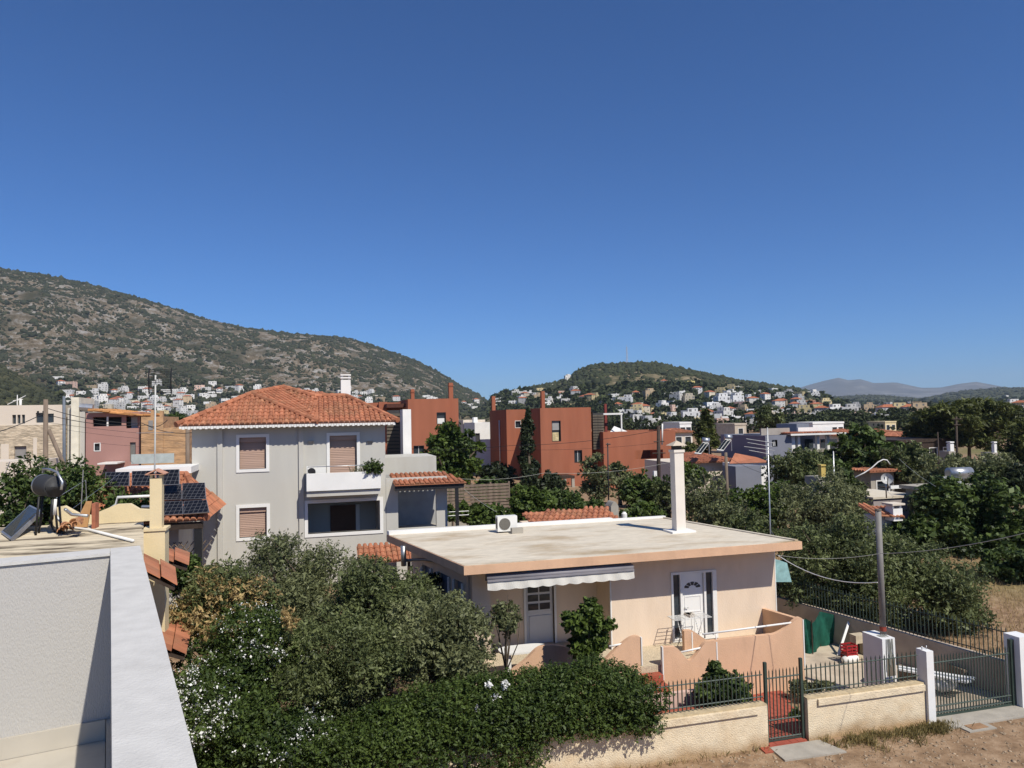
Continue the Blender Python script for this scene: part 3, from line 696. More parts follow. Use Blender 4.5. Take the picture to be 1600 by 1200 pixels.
mb = MB(); tbox(mb, 0.0, .15, -4.5, 0.138, zf - .4, zc - .004); mb.obj('end_wall', m_rough, tw)
mb = MB(); tbox(mb, -6.0, -.002, 0.004, 0.138, zf - .4, zc - .004); mb.obj('side_wall', m_rough, tw)
mb = MB(); tbox(mb, -.012, .155, -4.5, -.002, zc - .003, zc + .012); mb.obj('coping', m_coping, tw)
mb = MB(); tbox(mb, -6.0, .155, 0.0, 0.143, zc - .003, zc + .012); mb.obj('coping', m_coping, tw)
m_mar = mat('terrace_marble', (0.50, 0.46, 0.39), 0.5, 0.10, 3.0, col2=(0.42, 0.37, 0.30), c2scale=1.4)
mb = MB(); tbox(mb, -.02, -.001, -4.5, -.02, zf, zf + .10); mb.obj('skirting', m_mar, tw)
mb = MB(); tbox(mb, -6.0, -.021, -.016, .003, zf, zf + .10); mb.obj('skirting', m_mar, tw)
fl = MB(); tbox(fl, -6.0, -.001, -4.5, 0.003, zf - .15, zf - .02); fo = fl.obj('terrace_floor', m_conc, None, 'structure')
tile = None
for i in range(6):
    for j in range(5):
        mb = MB(); tbox(mb, -.605 - .6 * i, -.023 - .6 * i, -.605 - .6 * j, -.02 - .6 * j, zf - .018, zf); mb.obj('floor_tile', m_mar, fo)
bl_ = MB(); tbox(bl_, -8, .14, -5, 0.14, 0, zf - .41); bo = bl_.obj('own_house', m_rough); recenter(bo, (corner[0], corner[1], 0)); tag(bo, 'plain white house body that carries the foreground terrace', 'building')

# ------------------------------------------------------------------ yellow neighbour house with the old flat roof
ry = 5.72
m_yel = mat('yellow_plaster', (0.70, 0.58, 0.36), 0.9, 0.08, 1.5, 0.004, 30, (0.50, 0.42, 0.30), 0.9, 0.55, 0.8)
m_oldroof = mat('weathered_roof', (0.62, 0.53, 0.38), 0.95, 0.14, 5, 0.008, 18, (0.13, 0.10, 0.065), 1.5, 0.47, 0.62, stretch=(0.35, 1.3, 1))
yh = thing('yellow_house', 'yellow plastered house with a stained flat roof beyond the terrace wall', 'house', (-6, 15, 0))
YS = dict(sh=-.206, b_ref=18.6)
boxpart(yh, 'wall', m_yel, -13.5, -3.84, 9.0, 20.35, -.3, ry - .21, **YS)
boxpart(yh, 'roof', m_oldroof, -13.5, -3.82, 8.9, 20.36, ry - .2, ry, **YS)
mb = MB()
prof = [(-6.15, .42), (-5.9, .46), (-5.6, .26), (-5.35, .20), (-5.1, .30), (-4.75, .44), (-4.45, .44), (-4.25, .30), (-3.9, .26)]
for (x0, h0), (x1, h1) in zip(prof[:-1], prof[1:]):
    mb.hexa([(x0, 20.15, ry), (x1, 20.15, ry), (x1, 20.34, ry), (x0, 20.34, ry), (x0, 20.15, ry + h0), (x1, 20.15, ry + h1), (x1, 20.34, ry + h1), (x0, 20.34, ry + h0)])
mb.obj('broken_parapet', m_yel, yh)
c0 = D(225, 830, 17); c1 = D(258, 830, 17)
stk = boxpart(yh, 'chimney_stack', m_yel, c0[0], c1[0], 18.62, 19.1, 1.0, 5.66)
boxpart(stk, 'ledge', m_yel, c0[0] - .02, c1[0] + .03, 18.59, 19.13, 5.662, 5.72)
k0, k1 = D(234, 740, 17), D(252, 740, 17)
boxpart(stk, 'chimney', m_yel, k0[0], k1[0], 18.66, 18.92, 5.722, 6.86)
mb = MB(); ca, cb = (k0[0] + k1[0]) / 2, 18.79
for s in (-1, 1): mb.box(ca + s * .10 - .03, ca + s * .10 + .03, cb - .12, cb + .12, 6.86, 6.95)
mb.obj('chimney_leg', m_yel, stk)
mb = MB(); mb.slab([(ca - .21, cb - .2, 6.96), (ca + .21, cb - .2, 6.96), (ca + .21, cb + .2, 6.96), (ca - .21, cb + .2, 6.96)], (0, 0, 1), .01)
for s in (-1, 1): mb.slab([(ca, cb - .2, 7.08), (ca, cb + .2, 7.08), (ca + s * .22, cb + .2, 6.97), (ca + s * .22, cb - .2, 6.97)], (s * .4, 0, 1), .03)
mb.obj('chimney_cap', mat('cap_terracotta', (0.50, 0.27, 0.19), 0.9, 0.1, 3), stk)
# tile canopies on the right-hand wall
def canopy(nm, corners, cols, rows, label):
    P = [np.array(c) for c in corners]; root = yh; cp = MB(); n = np.cross(P[1] - P[0], P[3] - P[0]); n = n / np.linalg.norm(n); n = n if n[2] > 0 else -n
    cp.slab([p - n * .05 for p in P], n, .05); base = cp.obj('canopy', m_dwood, root)
    for i in range(cols):
        for j in range(rows):
            u0, u1, v0, v1 = i / cols, (i + 1) / cols, j / rows, (j + 1) / rows
            q = lambda u_, v_: P[0] * (1 - u_) * (1 - v_) + P[1] * u_ * (1 - v_) + P[2] * u_ * v_ + P[3] * (1 - u_) * v_
            lift = n * (0.012 + .022 * j)
            mb = MB(); mb.rv = random.random(); g = .012 / cols
            mb.slab([q(u0 + g, v0) + lift * 1.8, q(u1 - g, v0) + lift * 1.8, q(u1 - g, v1) + lift, q(u0 + g, v1) + lift], n, .02); mb.obj('roof_tile', m_tile, base)
def cz(x, y, a=None, b=None): return Ap(x, y, a) if a is not None else Bp(x, y, b)
canopy('c', [(-3.33, 16.2, 5.22), (-3.74, 18.2, 5.22), (-3.10, 18.2, 4.86), (-2.72, 16.2, 4.86)], 5, 2, '')
canopy('c', [(-4.0, 19.4, 5.02), (-4.38, 21.2, 5.02), (-3.25, 21.2, 4.66), (-3.0, 19.4, 4.66)], 5, 3, '')
canopy('c', [(-3.6, 17.4, 3.45), (-4.1, 20.0, 3.45), (-3.0, 20.0, 3.12), (-2.75, 17.4, 3.12)], 7, 3, '')
# solar water heater on that roof
sh = thing('solar_water_heater', 'black barrel solar water heater on a stand above the stained flat roof', 'water heater', (-5.8, 18.7, ry))
tc_ = D(76, 759, 16.5); ax = np.array([.68, -.72, -.05]); ax /= np.linalg.norm(ax)
m_tank = mat('grey_tank', (0.040, 0.041, 0.044), 0.6, 0.2, 3, spec=0.25)
ends = [(-.34, .05), (-.33, .15), (-.30, .22), (-.26, .24), (.26, .24), (.30, .236), (.305, .215), (.28, .19), (.275, .10), (.25, .07), (.245, .01)]
mb = MB(); mb.tube([tc_ + ax * t for t, _ in ends], [q for _, q in ends], 24); mb.obj('tank', m_tank, sh, smooth=True)
mb = MB(); mb.tube([tc_ + ax * -.26, tc_ + ax * -.22], .246, 24); mb.obj('band', m_metal, sh)
tubepart(sh, 'top_pipe', m_metal, [tc_ + ax * -.25 + [0, 0, .27], tc_ + ax * -.25 + [0, 0, .36], tc_ + ax * .05 + [0, 0, .37], tc_ + ax * .36 + [0, 0, .33], tc_ + ax * .52 + [0.03, 0, .12], tc_ + ax * .53 + [0, 0, -.05]], .028)
for sx, sy in ((-.25, .2), (.2, .2), (-.2, -.15), (.22, -.12)):
    tubepart(sh, 'leg', m_black, [tc_ + [sx * .7, sy, -.22], [tc_[0] + sx, tc_[1] + sy, ry]], .025, 6)
hose = [tc_ + ax * .3 + [0, 0, -.27], tc_ + ax * .3 + [-.02, 0, -.6]]; hb = Zp(82, 800, ry + .35)
tubepart(sh, 'pipe', m_plast, [hose[0], hose[1], hb + [.0, 0, .05], Zp(100, 823, ry + .1), Zp(140, 828, ry + .04), Zp(208, 845, ry + .04)], .032)
tubepart(sh, 'hose', m_black, [hose[0] + [-.06, 0, 0], hose[1] + [-.05, 0, -.1], Zp(78, 815, ry + .12), Zp(85, 829, ry + .03), Zp(100, 832, ry + .03)], .035)
tubepart(sh, 'bent_pipe', m_metal, [Zp(102, 796, ry + .6), Zp(112, 804, ry + .45), Zp(137, 806, ry + .42)], .035)
col = thing('solar_collector', 'tilted dark flat-plate solar collector at the left edge of the stained roof', 'solar panel', (-6.4, 18.8, ry))
p0, p1 = Zp(1, 831, ry + .05), Zp(16, 842, ry + .05); p2 = D(64, 797, 17.6); p3 = p0 + (p2 - p1) + np.array([-.02, 0, .02])
nn = np.cross(p1 - p0, p3 - p0); nn /= np.linalg.norm(nn); nn = nn if nn[2] > 0 else -nn
mb = MB(); mb.slab([p0, p1, p2, p3], nn, .09); mb.obj('frame', m_metal, col)
ce = (p0 + p1 + p2 + p3) / 4; mb = MB(); mb.slab([ce + (p - ce) * .90 + nn * .004 for p in (p0, p1, p2, p3)], nn, .003); mb.obj('glass', mat('collector_glass', (0.012, 0.016, 0.016), 0.12, 0.1, 2, spec=0.5), col)
for p in (p2, p3): tubepart(col, 'leg', m_black, [p - nn * .09, (p[0] - .05, p[1] + .1, ry)], .02, 5)
# loose clay tiles and rubble
for i, (x, y, z, rz_) in enumerate([(98, 829, .07, .2), (104, 828, .07, .5), (100, 825, .16, .3), (109, 822, .14, .1), (113, 820, .2, .2), (120, 815, .34, .0), (121, 819, .22, .1), (103, 822, .2, .4)]):
    c = Zp(x, y, ry + z); mb = MB(); mb.rv = random.random()
    rings = []
    for yy, rr in ((-.2, .10), (.2, .085)):
        rings.append([mb.vert((-math.cos(t) * rr, yy, math.sin(t) * rr)) for t in np.linspace(0, 3.14, 7)]); rings.append([mb.vert((-math.cos(t) * (rr - .016), yy, math.sin(t) * (rr - .016))) for t in np.linspace(0, 3.14, 7)])
    for j in range(6):
        mb.f += [[rings[0][j], rings[0][j + 1], rings[2][j + 1], rings[2][j]], [rings[1][j + 1], rings[1][j], rings[3][j], rings[3][j + 1]], [rings[0][j + 1], rings[0][j], rings[1][j], rings[1][j + 1]], [rings[2][j], rings[2][j + 1], rings[3][j + 1], rings[3][j]]]
    mb.m += [0] * 24
    o = mb.obj('roof_tile', m_tile2); o.location = c; o.rotation_euler = (0, 0, rz_); tag(o, 'loose curved clay tile in the heap on the stained flat roof', 'roof tile', 'loose tiles heaped on the flat roof')
mb = MB(); c = Zp(135, 825, ry); mb.slab([c + [-.28, 0, 0.02], c + [.02, 0, .02], c + [.1, .05, .62], c + [-.02, .05, .62]], (0, -1, .1), .04); o = mb.obj('wooden_board', mat('raw_timber', (0.45, 0.25, 0.11), 0.8, 0.15, 5)); recenter(o, c); tag(o, 'orange-brown timber offcut propped up beside the loose tiles', 'board')
mb = MB(); c = Zp(146, 826, ry); mb.box(c[0] - .04, c[0] + .04, c[1], c[1] + .3, ry, ry + .58); o = mb.obj('brick_pier', mat('hollow_brick', (0.36, 0.13, 0.075), 0.9, 0.2, 8)); recenter(o, c); tag(o, 'narrow red brick pier at the end of the broken parapet', 'brick pier')
for nm, pts, m_, r_, lab in (('antenna_frame', [Zp(127, 808, ry + .4), Zp(131, 735, ry + 1.55) + [0, 0, 0]], m_metal, .012, 'leaning thin metal antenna rod behind the loose tiles'),):
    o = MB().tube([D(126, 808, 18.5), D(130, 734, 18.5)], .013, 5).tube([D(136, 808, 18.5), D(134, 750, 18.5), D(87, 779, 18.3)], .011, 5).tube([D(90, 812, 18), D(190, 738, 25)], .006, 4).obj(nm, m_); recenter(o, D(126, 808, 18.5)); tag(o, lab, 'antenna')
gp = thing('gutter_pipe', 'white plastic pipe elbowing along the broken yellow parapet', 'pipe', D(160, 800, 18.9))
tubepart(gp, 'pipe', m_plast, [D(153, 806, 18.9), D(181, 789, 18.9), D(184, 777, 18.9), D(234, 775, 18.9)], .035)
tubepart(gp, 'bracket', m_plast, [D(170, 806, 18.9), D(170, 796, 18.9)], .03)
o = MB().tube([D(222, 792, 18.9), D(240, 792, 18.9)], .045).obj('vent_pipe', m_metal); recenter(o, D(222, 792, 18.9)); tag(o, 'short horizontal vent pipe left of the yellow chimney', 'pipe')
# tv mast with grid dish behind the yellow chimney
tm = thing('aerial_mast', 'tall white aerial mast with a square grid dish behind the yellow chimney', 'antenna', D(240, 745, 24))
tubepart(tm, 'mast', mat('mast_grey', (.5, .5, .48), .6), [D(240, 800, 24), D(242, 720, 24), D(243, 586, 24)], .025)
mb = MB()
cd = D(249, 595, 24)
for k in range(15):
    t = k / 14 * 2 - 1; zz_ = cd[2] + t * .36
    mb.tube([cd + AX * x_ + AZ * (t * .37) + AY * (.25 * x_ * x_ * 2 + .12 * t * t) for x_ in (-.33, -.17, 0, .17, .33)], .010, 4)
mb.obj('grid_dish', m_black, tm)
mb = MB()
for s in (-1, 1): mb.tube([cd + AX * (s * .335) + AZ * (t * .42) + AY * (.06 + .12 * t * t) for t in (-1, -.5, 0, .5, 1)], .02, 4)
mb.obj('dish_rim', m_black, tm)
tubepart(tm, 'feed_arm', m_black, [cd + [-.1, 0, 0], cd + [-.1, -.4, .02], cd + [-.1, -.42, .12]], .012, 5)
mb = MB()
for k, y_ in enumerate((636, 676)):
    c = D(242, y_, 24); mb.tube([c + [-.55, 0, 0], c + [.55, 0, 0]], .009, 4)
mb.obj('aerial_bar', m_metal, tm)

# ------------------------------------------------------------------ house with photovoltaic panels
pvh = thing('solar_roof_house', 'low house with red tile roof under the photovoltaic panels', 'house', (-6, 30, 1))
ez, eb = 4.72, 28.2
apx = [(-7.6, eb, ez), (-3.75, eb, ez), (-4.9, 31.2, 6.12), (-7.6, 31.2, 6.12)]
mb = MB(); tile_plane(mb, apx); tile_plane(mb, [(-3.75, eb, ez), (-3.75, 33.0, ez + .1), (-4.9, 31.2, 6.12)]); ridge_tiles(mb, (-3.75, eb, ez + .06), (-4.9, 31.2, 6.19)); ridge_tiles(mb, (-7.6, 31.2, 6.17), (-4.9, 31.2, 6.17))
mb.obj('roof', m_tile, pvh, 'stuff')
shell(pvh, -7.5, -4.9, 29.6, 33, .5, ez + .3, m_greyp, front=[(-6.9, -5.4, 1.2, 3.8)])
boxpart(pvh, 'beam', m_dwood, -7.5, -3.9, 28.3, 28.5, ez - .32, ez - .1)
for x in (-4.05, -6.6): boxpart(pvh, 'post', m_black, x - .13, x + .13, 28.32, 28.58, .5, ez - .322)
mb = MB()
for k in range(9):
    for s in (1, -1):
        x0 = -6.35 + .2 * k; mb.tube([(x0 if s > 0 else x0 + 1.1, 28.75, 2.5), (x0 + (1.1 if s > 0 else 0), 28.75, 3.9)], .018, 4)
mb.obj('lattice', m_wood, pvh)
m_pv = bpy.data.materials.new('photovoltaic_cells'); m_pv.use_nodes = True
n_ = m_pv.node_tree; bt = n_.nodes.new('ShaderNodeTexBrick'); bt.offset = 0; bt.inputs['Color1'].default_value = (0.006, 0.006, 0.008, 1); bt.inputs['Color2'].default_value = (0.008, 0.008, 0.010, 1); bt.inputs['Mortar'].default_value = (0.09, 0.09, 0.095, 1)
bt.inputs['Scale'].default_value = 1; bt.inputs['Brick Width'].default_value = .17; bt.inputs['Row Height'].default_value = .17; bt.inputs['Mortar Size'].default_value = .009
tc2 = n_.nodes.new('ShaderNodeTexCoord'); n_.links.new(tc2.outputs['Object'], bt.inputs['Vector']); n_.links.new(bt.outputs[0], n_.nodes['Principled BSDF'].inputs['Base Color']); n_.nodes['Principled BSDF'].inputs['Roughness'].default_value = .3
def pv_panel(corn, label):
    P = [np.array(p) for p in corn]; c = sum(P) / 4; e = P[1] - P[0]; e /= np.linalg.norm(e); n = np.cross(e, P[3] - P[0]); n /= np.linalg.norm(n); g = np.cross(n, e)
    root = thing('solar_module', label, 'solar panel', c, 'photovoltaic panels on the tiled roof')
    L2 = [np.array([(p - c) @ e, (p - c) @ g, 0]) for p in P]
    rot = Matrix((e, g, n)).transposed(); root.rotation_euler = rot.to_euler()
    me = MB(); me.slab(L2, (0, 0, 1), .04); o = me.obj('frame', m_metal); o.parent = root
    me = MB(); me.slab([l * .965 + [0, 0, .004] for l in L2], (0, 0, 1), .003); o = me.obj('cells', m_pv); o.parent = root
def pvq(x0, y0, x1, y1, x2, y2, x3, y3, dn, df): return [D(x0, y0, dn), D(x1, y1, dn), D(x2, y2, df), D(x3, y3, df)]
pv_panel(pvq(165, 760, 202, 759, 202, 737, 165, 738, 26.7, 27.2), 'leftmost photovoltaic panel of the upper row')
pv_panel(pvq(206, 759, 242, 758, 242, 735, 206, 736, 26.7, 27.2), 'middle photovoltaic panel of the upper row')
pv_panel(pvq(244, 758, 280, 757, 280, 733, 244, 734, 26.7, 27.2), 'rightmost photovoltaic panel of the upper row, behind the yellow chimney')
pv_panel(pvq(252, 781, 284, 780, 283, 756, 252, 757, 26.6, 27.4), 'upper left panel of the four right of the yellow chimney')
pv_panel(pvq(285, 780, 322, 779, 320, 754, 285, 755, 26.6, 27.4), 'upper right panel of the four right of the yellow chimney')
pv_panel(pvq(252, 805, 286, 803, 285, 783, 252, 784, 25.9, 26.5), 'lower left panel of the four right of the yellow chimney')
pv_panel(pvq(287, 803, 327, 800, 323, 781, 287, 783, 25.9, 26.5), 'lower right panel of the four right of the yellow chimney')
mb = MB(); q = [D(190, 731, 29), D(370 - 70, 722, 29)]; mb.box(q[0][0], q[1][0], 31.2, 33.5, q[0][2] - .25, q[0][2]); o = mb.obj('flat_annex', m_white); recenter(o, q[0]); tag(o, 'white flat annex roof edge behind the photovoltaic panels', 'building')

# ------------------------------------------------------------------ grey two-storey house
gb = 33.25; gh = thing('grey_house', 'grey plastered two-storey house with red tiled hip roof', 'house', (-1, 36, 1))
ga0, ga1 = -4.99, 3.0; gz0, gz1 = .6, 7.95
def W_(x0, y0, x1, y1, b=gb):
    p, q = Bp(x0, y0, b), Bp(x1, y1, b); return p[0], q[0], q[2], p[2]
w1 = W_(374, 684, 416, 732); w2 = W_(374, 794, 417, 838); w3 = W_(515, 681, 558, 741); w4 = W_(481, 787, 594, 828)
shell(gh, ga0, ga1, gb, 40, gz0, gz1, m_greyp, front=[w1, w2, w3, (w4[0], w4[1], w4[2], w4[3])], t=.3, top=False)
for wq, kd in ((w1, 'shutter'), (w2, 'shutter'), (w3, 'shutter')): window(gh, *wq, gb, kd, .13, .16)
mb = MB(); wall_holes(mb, (w4[0] - .14, gb - .035, w4[2] - .14), AX, AZ, -AY, w4[1] - w4[0] + .28, w4[3] - w4[2] + .28, [(.14, .14 + w4[1] - w4[0], .14, .14 + w4[3] - w4[2])], .3); vf = mb.obj('veranda_frame', m_trim, gh)
boxpart(gh, 'veranda_wall', m_greyp, w4[0] - .6, w4[1] + .05, gb + 2.2, gb + 2.4, w4[2] - .9, w4[3] + .3)
boxpart(gh, 'veranda_floor', m_greyp, w4[0] - .6, w4[1] + .05, gb + .31, gb + 2.19, w4[2] - .9, w4[2] - .8)
boxpart(gh, 'veranda_ceiling', m_greyp, w4[0] - .6, w4[1] + .05, gb + .31, gb + 2.19, w4[3] + .05, w4[3] + .15)
dq = Bp(516, 790, gb + 2.2), Bp(556, 828, gb + 2.2); boxpart(gh, 'veranda_door', mat('brown_door', (0.12, 0.06, 0.035), 0.6, 0.1, 3), dq[0][0], dq[1][0], gb + 2.14, gb + 2.199, w4[2] - .75, dq[0][2])
boxpart(gh, 'doorjamb', m_trim, dq[1][0] + .01, dq[1][0] + .18, gb + 2.12, gb + 2.199, w4[2] - .75, dq[0][2])
for px in (340, 467): a = Bp(px, 740, gb)[0]; boxpart(gh, 'pilaster', m_greyp, a, a + .2, gb - .09, gb - .001, gz0, gz1)
# balcony
bq = Bp(477, 741, gb - 1.0), Bp(597, 765, gb - 1.0); ba0, ba1 = Bp(479, 750, gb - .9)[0], Bp(595, 750, gb - .9)[0]; bz1 = Bp(540, 738, gb - .9)[2]; bz0 = Bp(540, 765, gb - .9)[2]
bal = boxpart(gh, 'balcony', m_white, ba0, ba1, gb - .95, gb - .85, bz0, bz1)
boxpart(gh, 'balcony_floor', m_greyp, ba0 + .002, ba1 - .002, gb - .849, gb - .002, bz0 - .25, bz0 - .05)
for a in (ba0, ba1 - .1): boxpart(gh, 'balcony_side', m_white, a, a + .1, gb - .848, gb - .002, bz0 - .049, bz1)
tubepart(bal, 'rail', m_metal, [(ba0 + .05, gb - .9, bz1), (ba0 + .05, gb - .9, bz1 + .28), (ba1 - .6, gb - .9, bz1 + .28), (ba1 - .6, gb - .9, bz1)], .018, 6)
for px, py in ((486, 691), (578, 691)):
    c = Bp(px, py, gb); mb = MB(); mb.hexa([c + [-.1, -.02, -.08], c + [.1, -.02, -.08], c + [.1, 0, -.08], c + [-.1, 0, -.08], c + [-.13, -.14, .06], c + [.13, -.14, .06], c + [.13, 0, .06], c + [-.13, 0, .06]]); mb.obj('wall_lamp', mat('lamp_grey', (.25, .25, .25), .5), gh)
# eaves and roof
boxpart(gh, 'eaves_soffit', m_greyp, ga0 - .38, ga1 + .38, gb - .55, 40.4, gz1 + .002, gz1 + .09)
mb = MB()
x = ga0 - .4; k = 0
while x < ga1 + .4:
    mb.box(x, x + .1, gb - .60, gb - .555, gz1 - .04 - .03 * (k % 2), gz1 + .12); x += .11; k += 1
mb.obj('scalloped_fascia', m_trim, gh)
eb_ = gb - .62; ez_ = gz1 + .1
E0 = np.array([ga0 - .5, eb_, ez_]); E1 = np.array([ga1 + .5, eb_, ez_])
A1 = Bp(393, 616, eb_ + 2.9); A2 = Bp(443, 606, eb_ + 5.0); R3 = Bp(492, 619, eb_ + 3.4); R4 = Bp(541, 621, eb_ + 3.4); R3[2] = R4[2] = (R3[2] + R4[2]) / 2
EM = Bp(497, 652, eb_); EM[2] = ez_
K0 = np.array([E0[0], 40.6, ez_]); K1 = np.array([E1[0], 40.6, ez_])
mb = MB()
slope = (R3[2] - ez_) / (R3[1] - eb_)
tile_plane(mb, [E0, EM, A1]); tile_plane(mb, [EM, E1, R4, R3]); tile_plane(mb, [E1, K1, R4]); tile_plane(mb, [E0, A1, A2, K0][:3] if False else [K0, E0, A1])
for tri in ([EM, R3, A2], [EM, A2, A1], [K0, A1, A2], [R3, R4, A2], [R4, K1, A2], [A2, K1, K0]): tile_plane(mb, tri)
for p_, q_ in ((E0, A1), (EM, A1), (R3, R4), (E1, R4), (A1, A2), (A2, R3)): ridge_tiles(mb, p_ + [0, 0, .05], q_ + [0, 0, .05])
mb.obj('roof', m_tile, gh, 'stuff')
cq = Bp(540, 610, 38.5); ch = boxpart(gh, 'chimney', m_white, cq[0] - .24, cq[0] + .24, 38.2, 38.9, 8.3, Bp(540, 594, 38.5)[2])
for k in range(2): zt = Bp(540, 591 - 4.5 * k, 38.5)[2]; boxpart(ch, 'chimney_slab', m_white, cq[0] - .26, cq[0] + .26, 38.17, 38.93, zt - .03, zt + .04)
for sx in (-.17, .17): boxpart(ch, 'chimney_pier', m_white, cq[0] + sx - .05, cq[0] + sx + .05, 38.25, 38.8, Bp(540, 593.9, 38.5)[2], Bp(540, 587, 38.5)[2])
# air conditioner and plants on the balcony
ac = thing('air_conditioner', 'small white air conditioner on the grey house balcony floor', 'air conditioner', (ba0 + .35, gb - .4, bz0))
acx = Bp(483, 733, gb - .4)[0]; boxpart(ac, 'casing', m_plast, acx - .1, acx + .7, gb - .55, gb - .25, bz1 - .3, bz1 + .28); mb = MB(); mb.tube([(acx + .1, gb - .552, bz1 + .05), (acx + .1, gb - .565, bz1 + .05)], .17, 16); mb.obj('fan_grille', m_black, ac)
pl = thing('potted_shrub', 'round dark potted shrub spilling over the grey house balcony', 'plant', (ba1 - .5, gb - .6, bz0)); c = Bp(583, 729, gb - .9)
V, Fq = leaf_cards(*blob_leaves([[c[0], c[1], c[2], .40, .35, .3], [c[0] - .25, c[1], c[2] - .05, .25, .25, .2], [c[0] + .2, c[1] - .05, c[2] - .12, .25, .2, .25]], 1505)[:2], .055, .024); numpy_mesh('foliage', V, Fq, kmat('citrus'), np.repeat(rng.random(1505), 4), pl)
mb = MB(); mb.tube([(c[0], gb - .5, bz0), (c[0], gb - .5, bz0 + .3)], [.14, .18], 12); mb.obj('pot', mat('pot_clay', (.4, .2, .12)), pl)
pl2 = thing('spiky_plant', 'spiky grass-like plant along the grey house balcony parapet', 'plant', (ba1 - 1.3, gb - .6, bz0)); mb = MB()
for k in range(40):
    a_ = random.uniform(0, 6.28); b0_ = np.array([Bp(557 + random.uniform(-10, 12), 738, gb - .75)[0], gb - .75, bz1 - .1]); tip = b0_ + [math.cos(a_) * .25, math.sin(a_) * .12, random.uniform(.25, .45)]; mb.face([b0_ - [.015, 0, 0], b0_ + [.015, 0, 0], tip])
mb.obj('leaf_blades', leafmat('foliage_blade', (.05, .07, .02), (.2, .2, .08)), pl2)
# right wing of the grey house
wt = Bp(640, 714, gb + 3.5)[2]; wa1 = Bp(682, 740, gb + 3.5)[0]
gw = thing('side_wing', 'single-storey white wing with tiled porch beside the grey house', 'house', (4.5, 35, 1))
boxpart(gw, 'roof_terrace_wall', m_greyp, ga1 + .01, wa1, gb + 3.5, 40, 4.9, wt)
boxpart(gw, 'pale_panel', m_trim, wa1 + .002, wa1 + .45, gb + 3.4, 39, 4.4, wt - .9)
vq = Bp(628, 640, 41); boxpart(gw, 'stair_tower', m_white, vq[0] - .05, vq[0] + .40, 40.2, 41.5, 5, vq[2])
po0, po1 = Bp(616, 765, gb)[0], Bp(681, 765, gb)[0]; pz0 = 3.05; pz1 = Bp(640, 764, gb)[2]
mb = MB(); wall_holes(mb, (ga1 + .01, gb + .003, gz0), AX, AZ, -AY, po1 + .5 - ga1, 5.5 - gz0, [(po0 + .15 - ga1, po1 - ga1, pz0 + .2 - gz0, pz1 - gz0 - .08)], .2); mb.obj('porch_wall', m_greyp, gw)
boxpart(gw, 'balustrade_shade_box', m_dwood, Bp(619, 828, gb - .9)[0] + .1, Bp(731, 828, gb - .9)[0] - .1, gb - .55, gb - .35, 1.2, Bp(680, 827, gb - .9)[2])  # added dark box; its colour stands in for shade behind the balustrade holes
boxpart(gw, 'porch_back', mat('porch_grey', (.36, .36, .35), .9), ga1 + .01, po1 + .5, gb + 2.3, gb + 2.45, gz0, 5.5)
boxpart(gw, 'porch_floor', m_conc, ga1 + .01, po1 + .5, gb + .21, gb + 2.29, pz0 - .1, pz0 + .02)
rz0, rz1 = Bp(640, 757, gb - .9)[2], Bp(640, 741, gb + 1.2)[2]
ra0, ra1 = Bp(617, 750, gb - .9)[0], Bp(729, 757, gb - .9)[0]
mb = MB(); tile_plane(mb, [(ra0, gb - .9, rz0), (ra1, gb - .9, rz0), (ra1 - .6, gb + 1.6, rz1), (ra0, gb + 1.6, rz1)]); mb.obj('porch_roof', m_tile, gw, 'stuff')
boxpart(gw, 'porch_beam', m_black, ra0, ra1 - .1, gb - .8, gb - .62, rz0 - .26, rz0 - .07)
pa = Bp(714, 790, gb - .7)[0]; boxpart(gw, 'porch_post', m_black, pa - .07, pa + .07, gb - .78, gb - .64, 2.6, rz0 - .262)
bw0, bw1 = Bp(619, 828, gb - .9)[0], Bp(731, 828, gb - .9)[0]; bt_ = Bp(680, 824, gb - .9)[2]
hl = []; x = .12
while x < bw1 - bw0 - .2: hl.append((x, x + .13, bt_ - .30 - 1.2, bt_ - .12 - 1.2)); x += .27
mb = MB(); wall_holes(mb, (bw0, gb - .95, 1.2), AX, AZ, -AY, bw1 - bw0, bt_ - 1.2, hl, .12); mb.obj('balustrade', m_greyp, gw)
for k, y_ in enumerate((801, 807)): q = Bp(684, y_, gb + .5); tubepart(gw, 'porch_rail', m_plast, [(po1 + .1, gb + .5, q[2]), (po1 + 1.6, gb + .5, q[2])], .018, 5)
# lower tile strip below the grey house
mb = MB(); tq0, tq1 = Bp(560, 875, 29.5), Bp(648, 868, 29.5); tile_plane(mb, [(tq0[0], 29.5, 2.55), (tq1[0], 29.5, 2.55), (tq1[0], 30.8, 3.0), (tq0[0], 30.8, 3.0)]); lo = mb.obj('tiles', m_tile, None, 'stuff'); lt = thing('garden_canopy', 'low red tile canopy in front of the grey house wall', 'canopy', (tq0[0], 30, .8)); lo.location = -np.array(lt.location); lo.parent = lt
for x in (tq0[0] + .2, tq1[0] - .2): boxpart(lt, 'post', m_dwood, x - .06, x + .06, 29.7, 29.82, .8, 2.52)

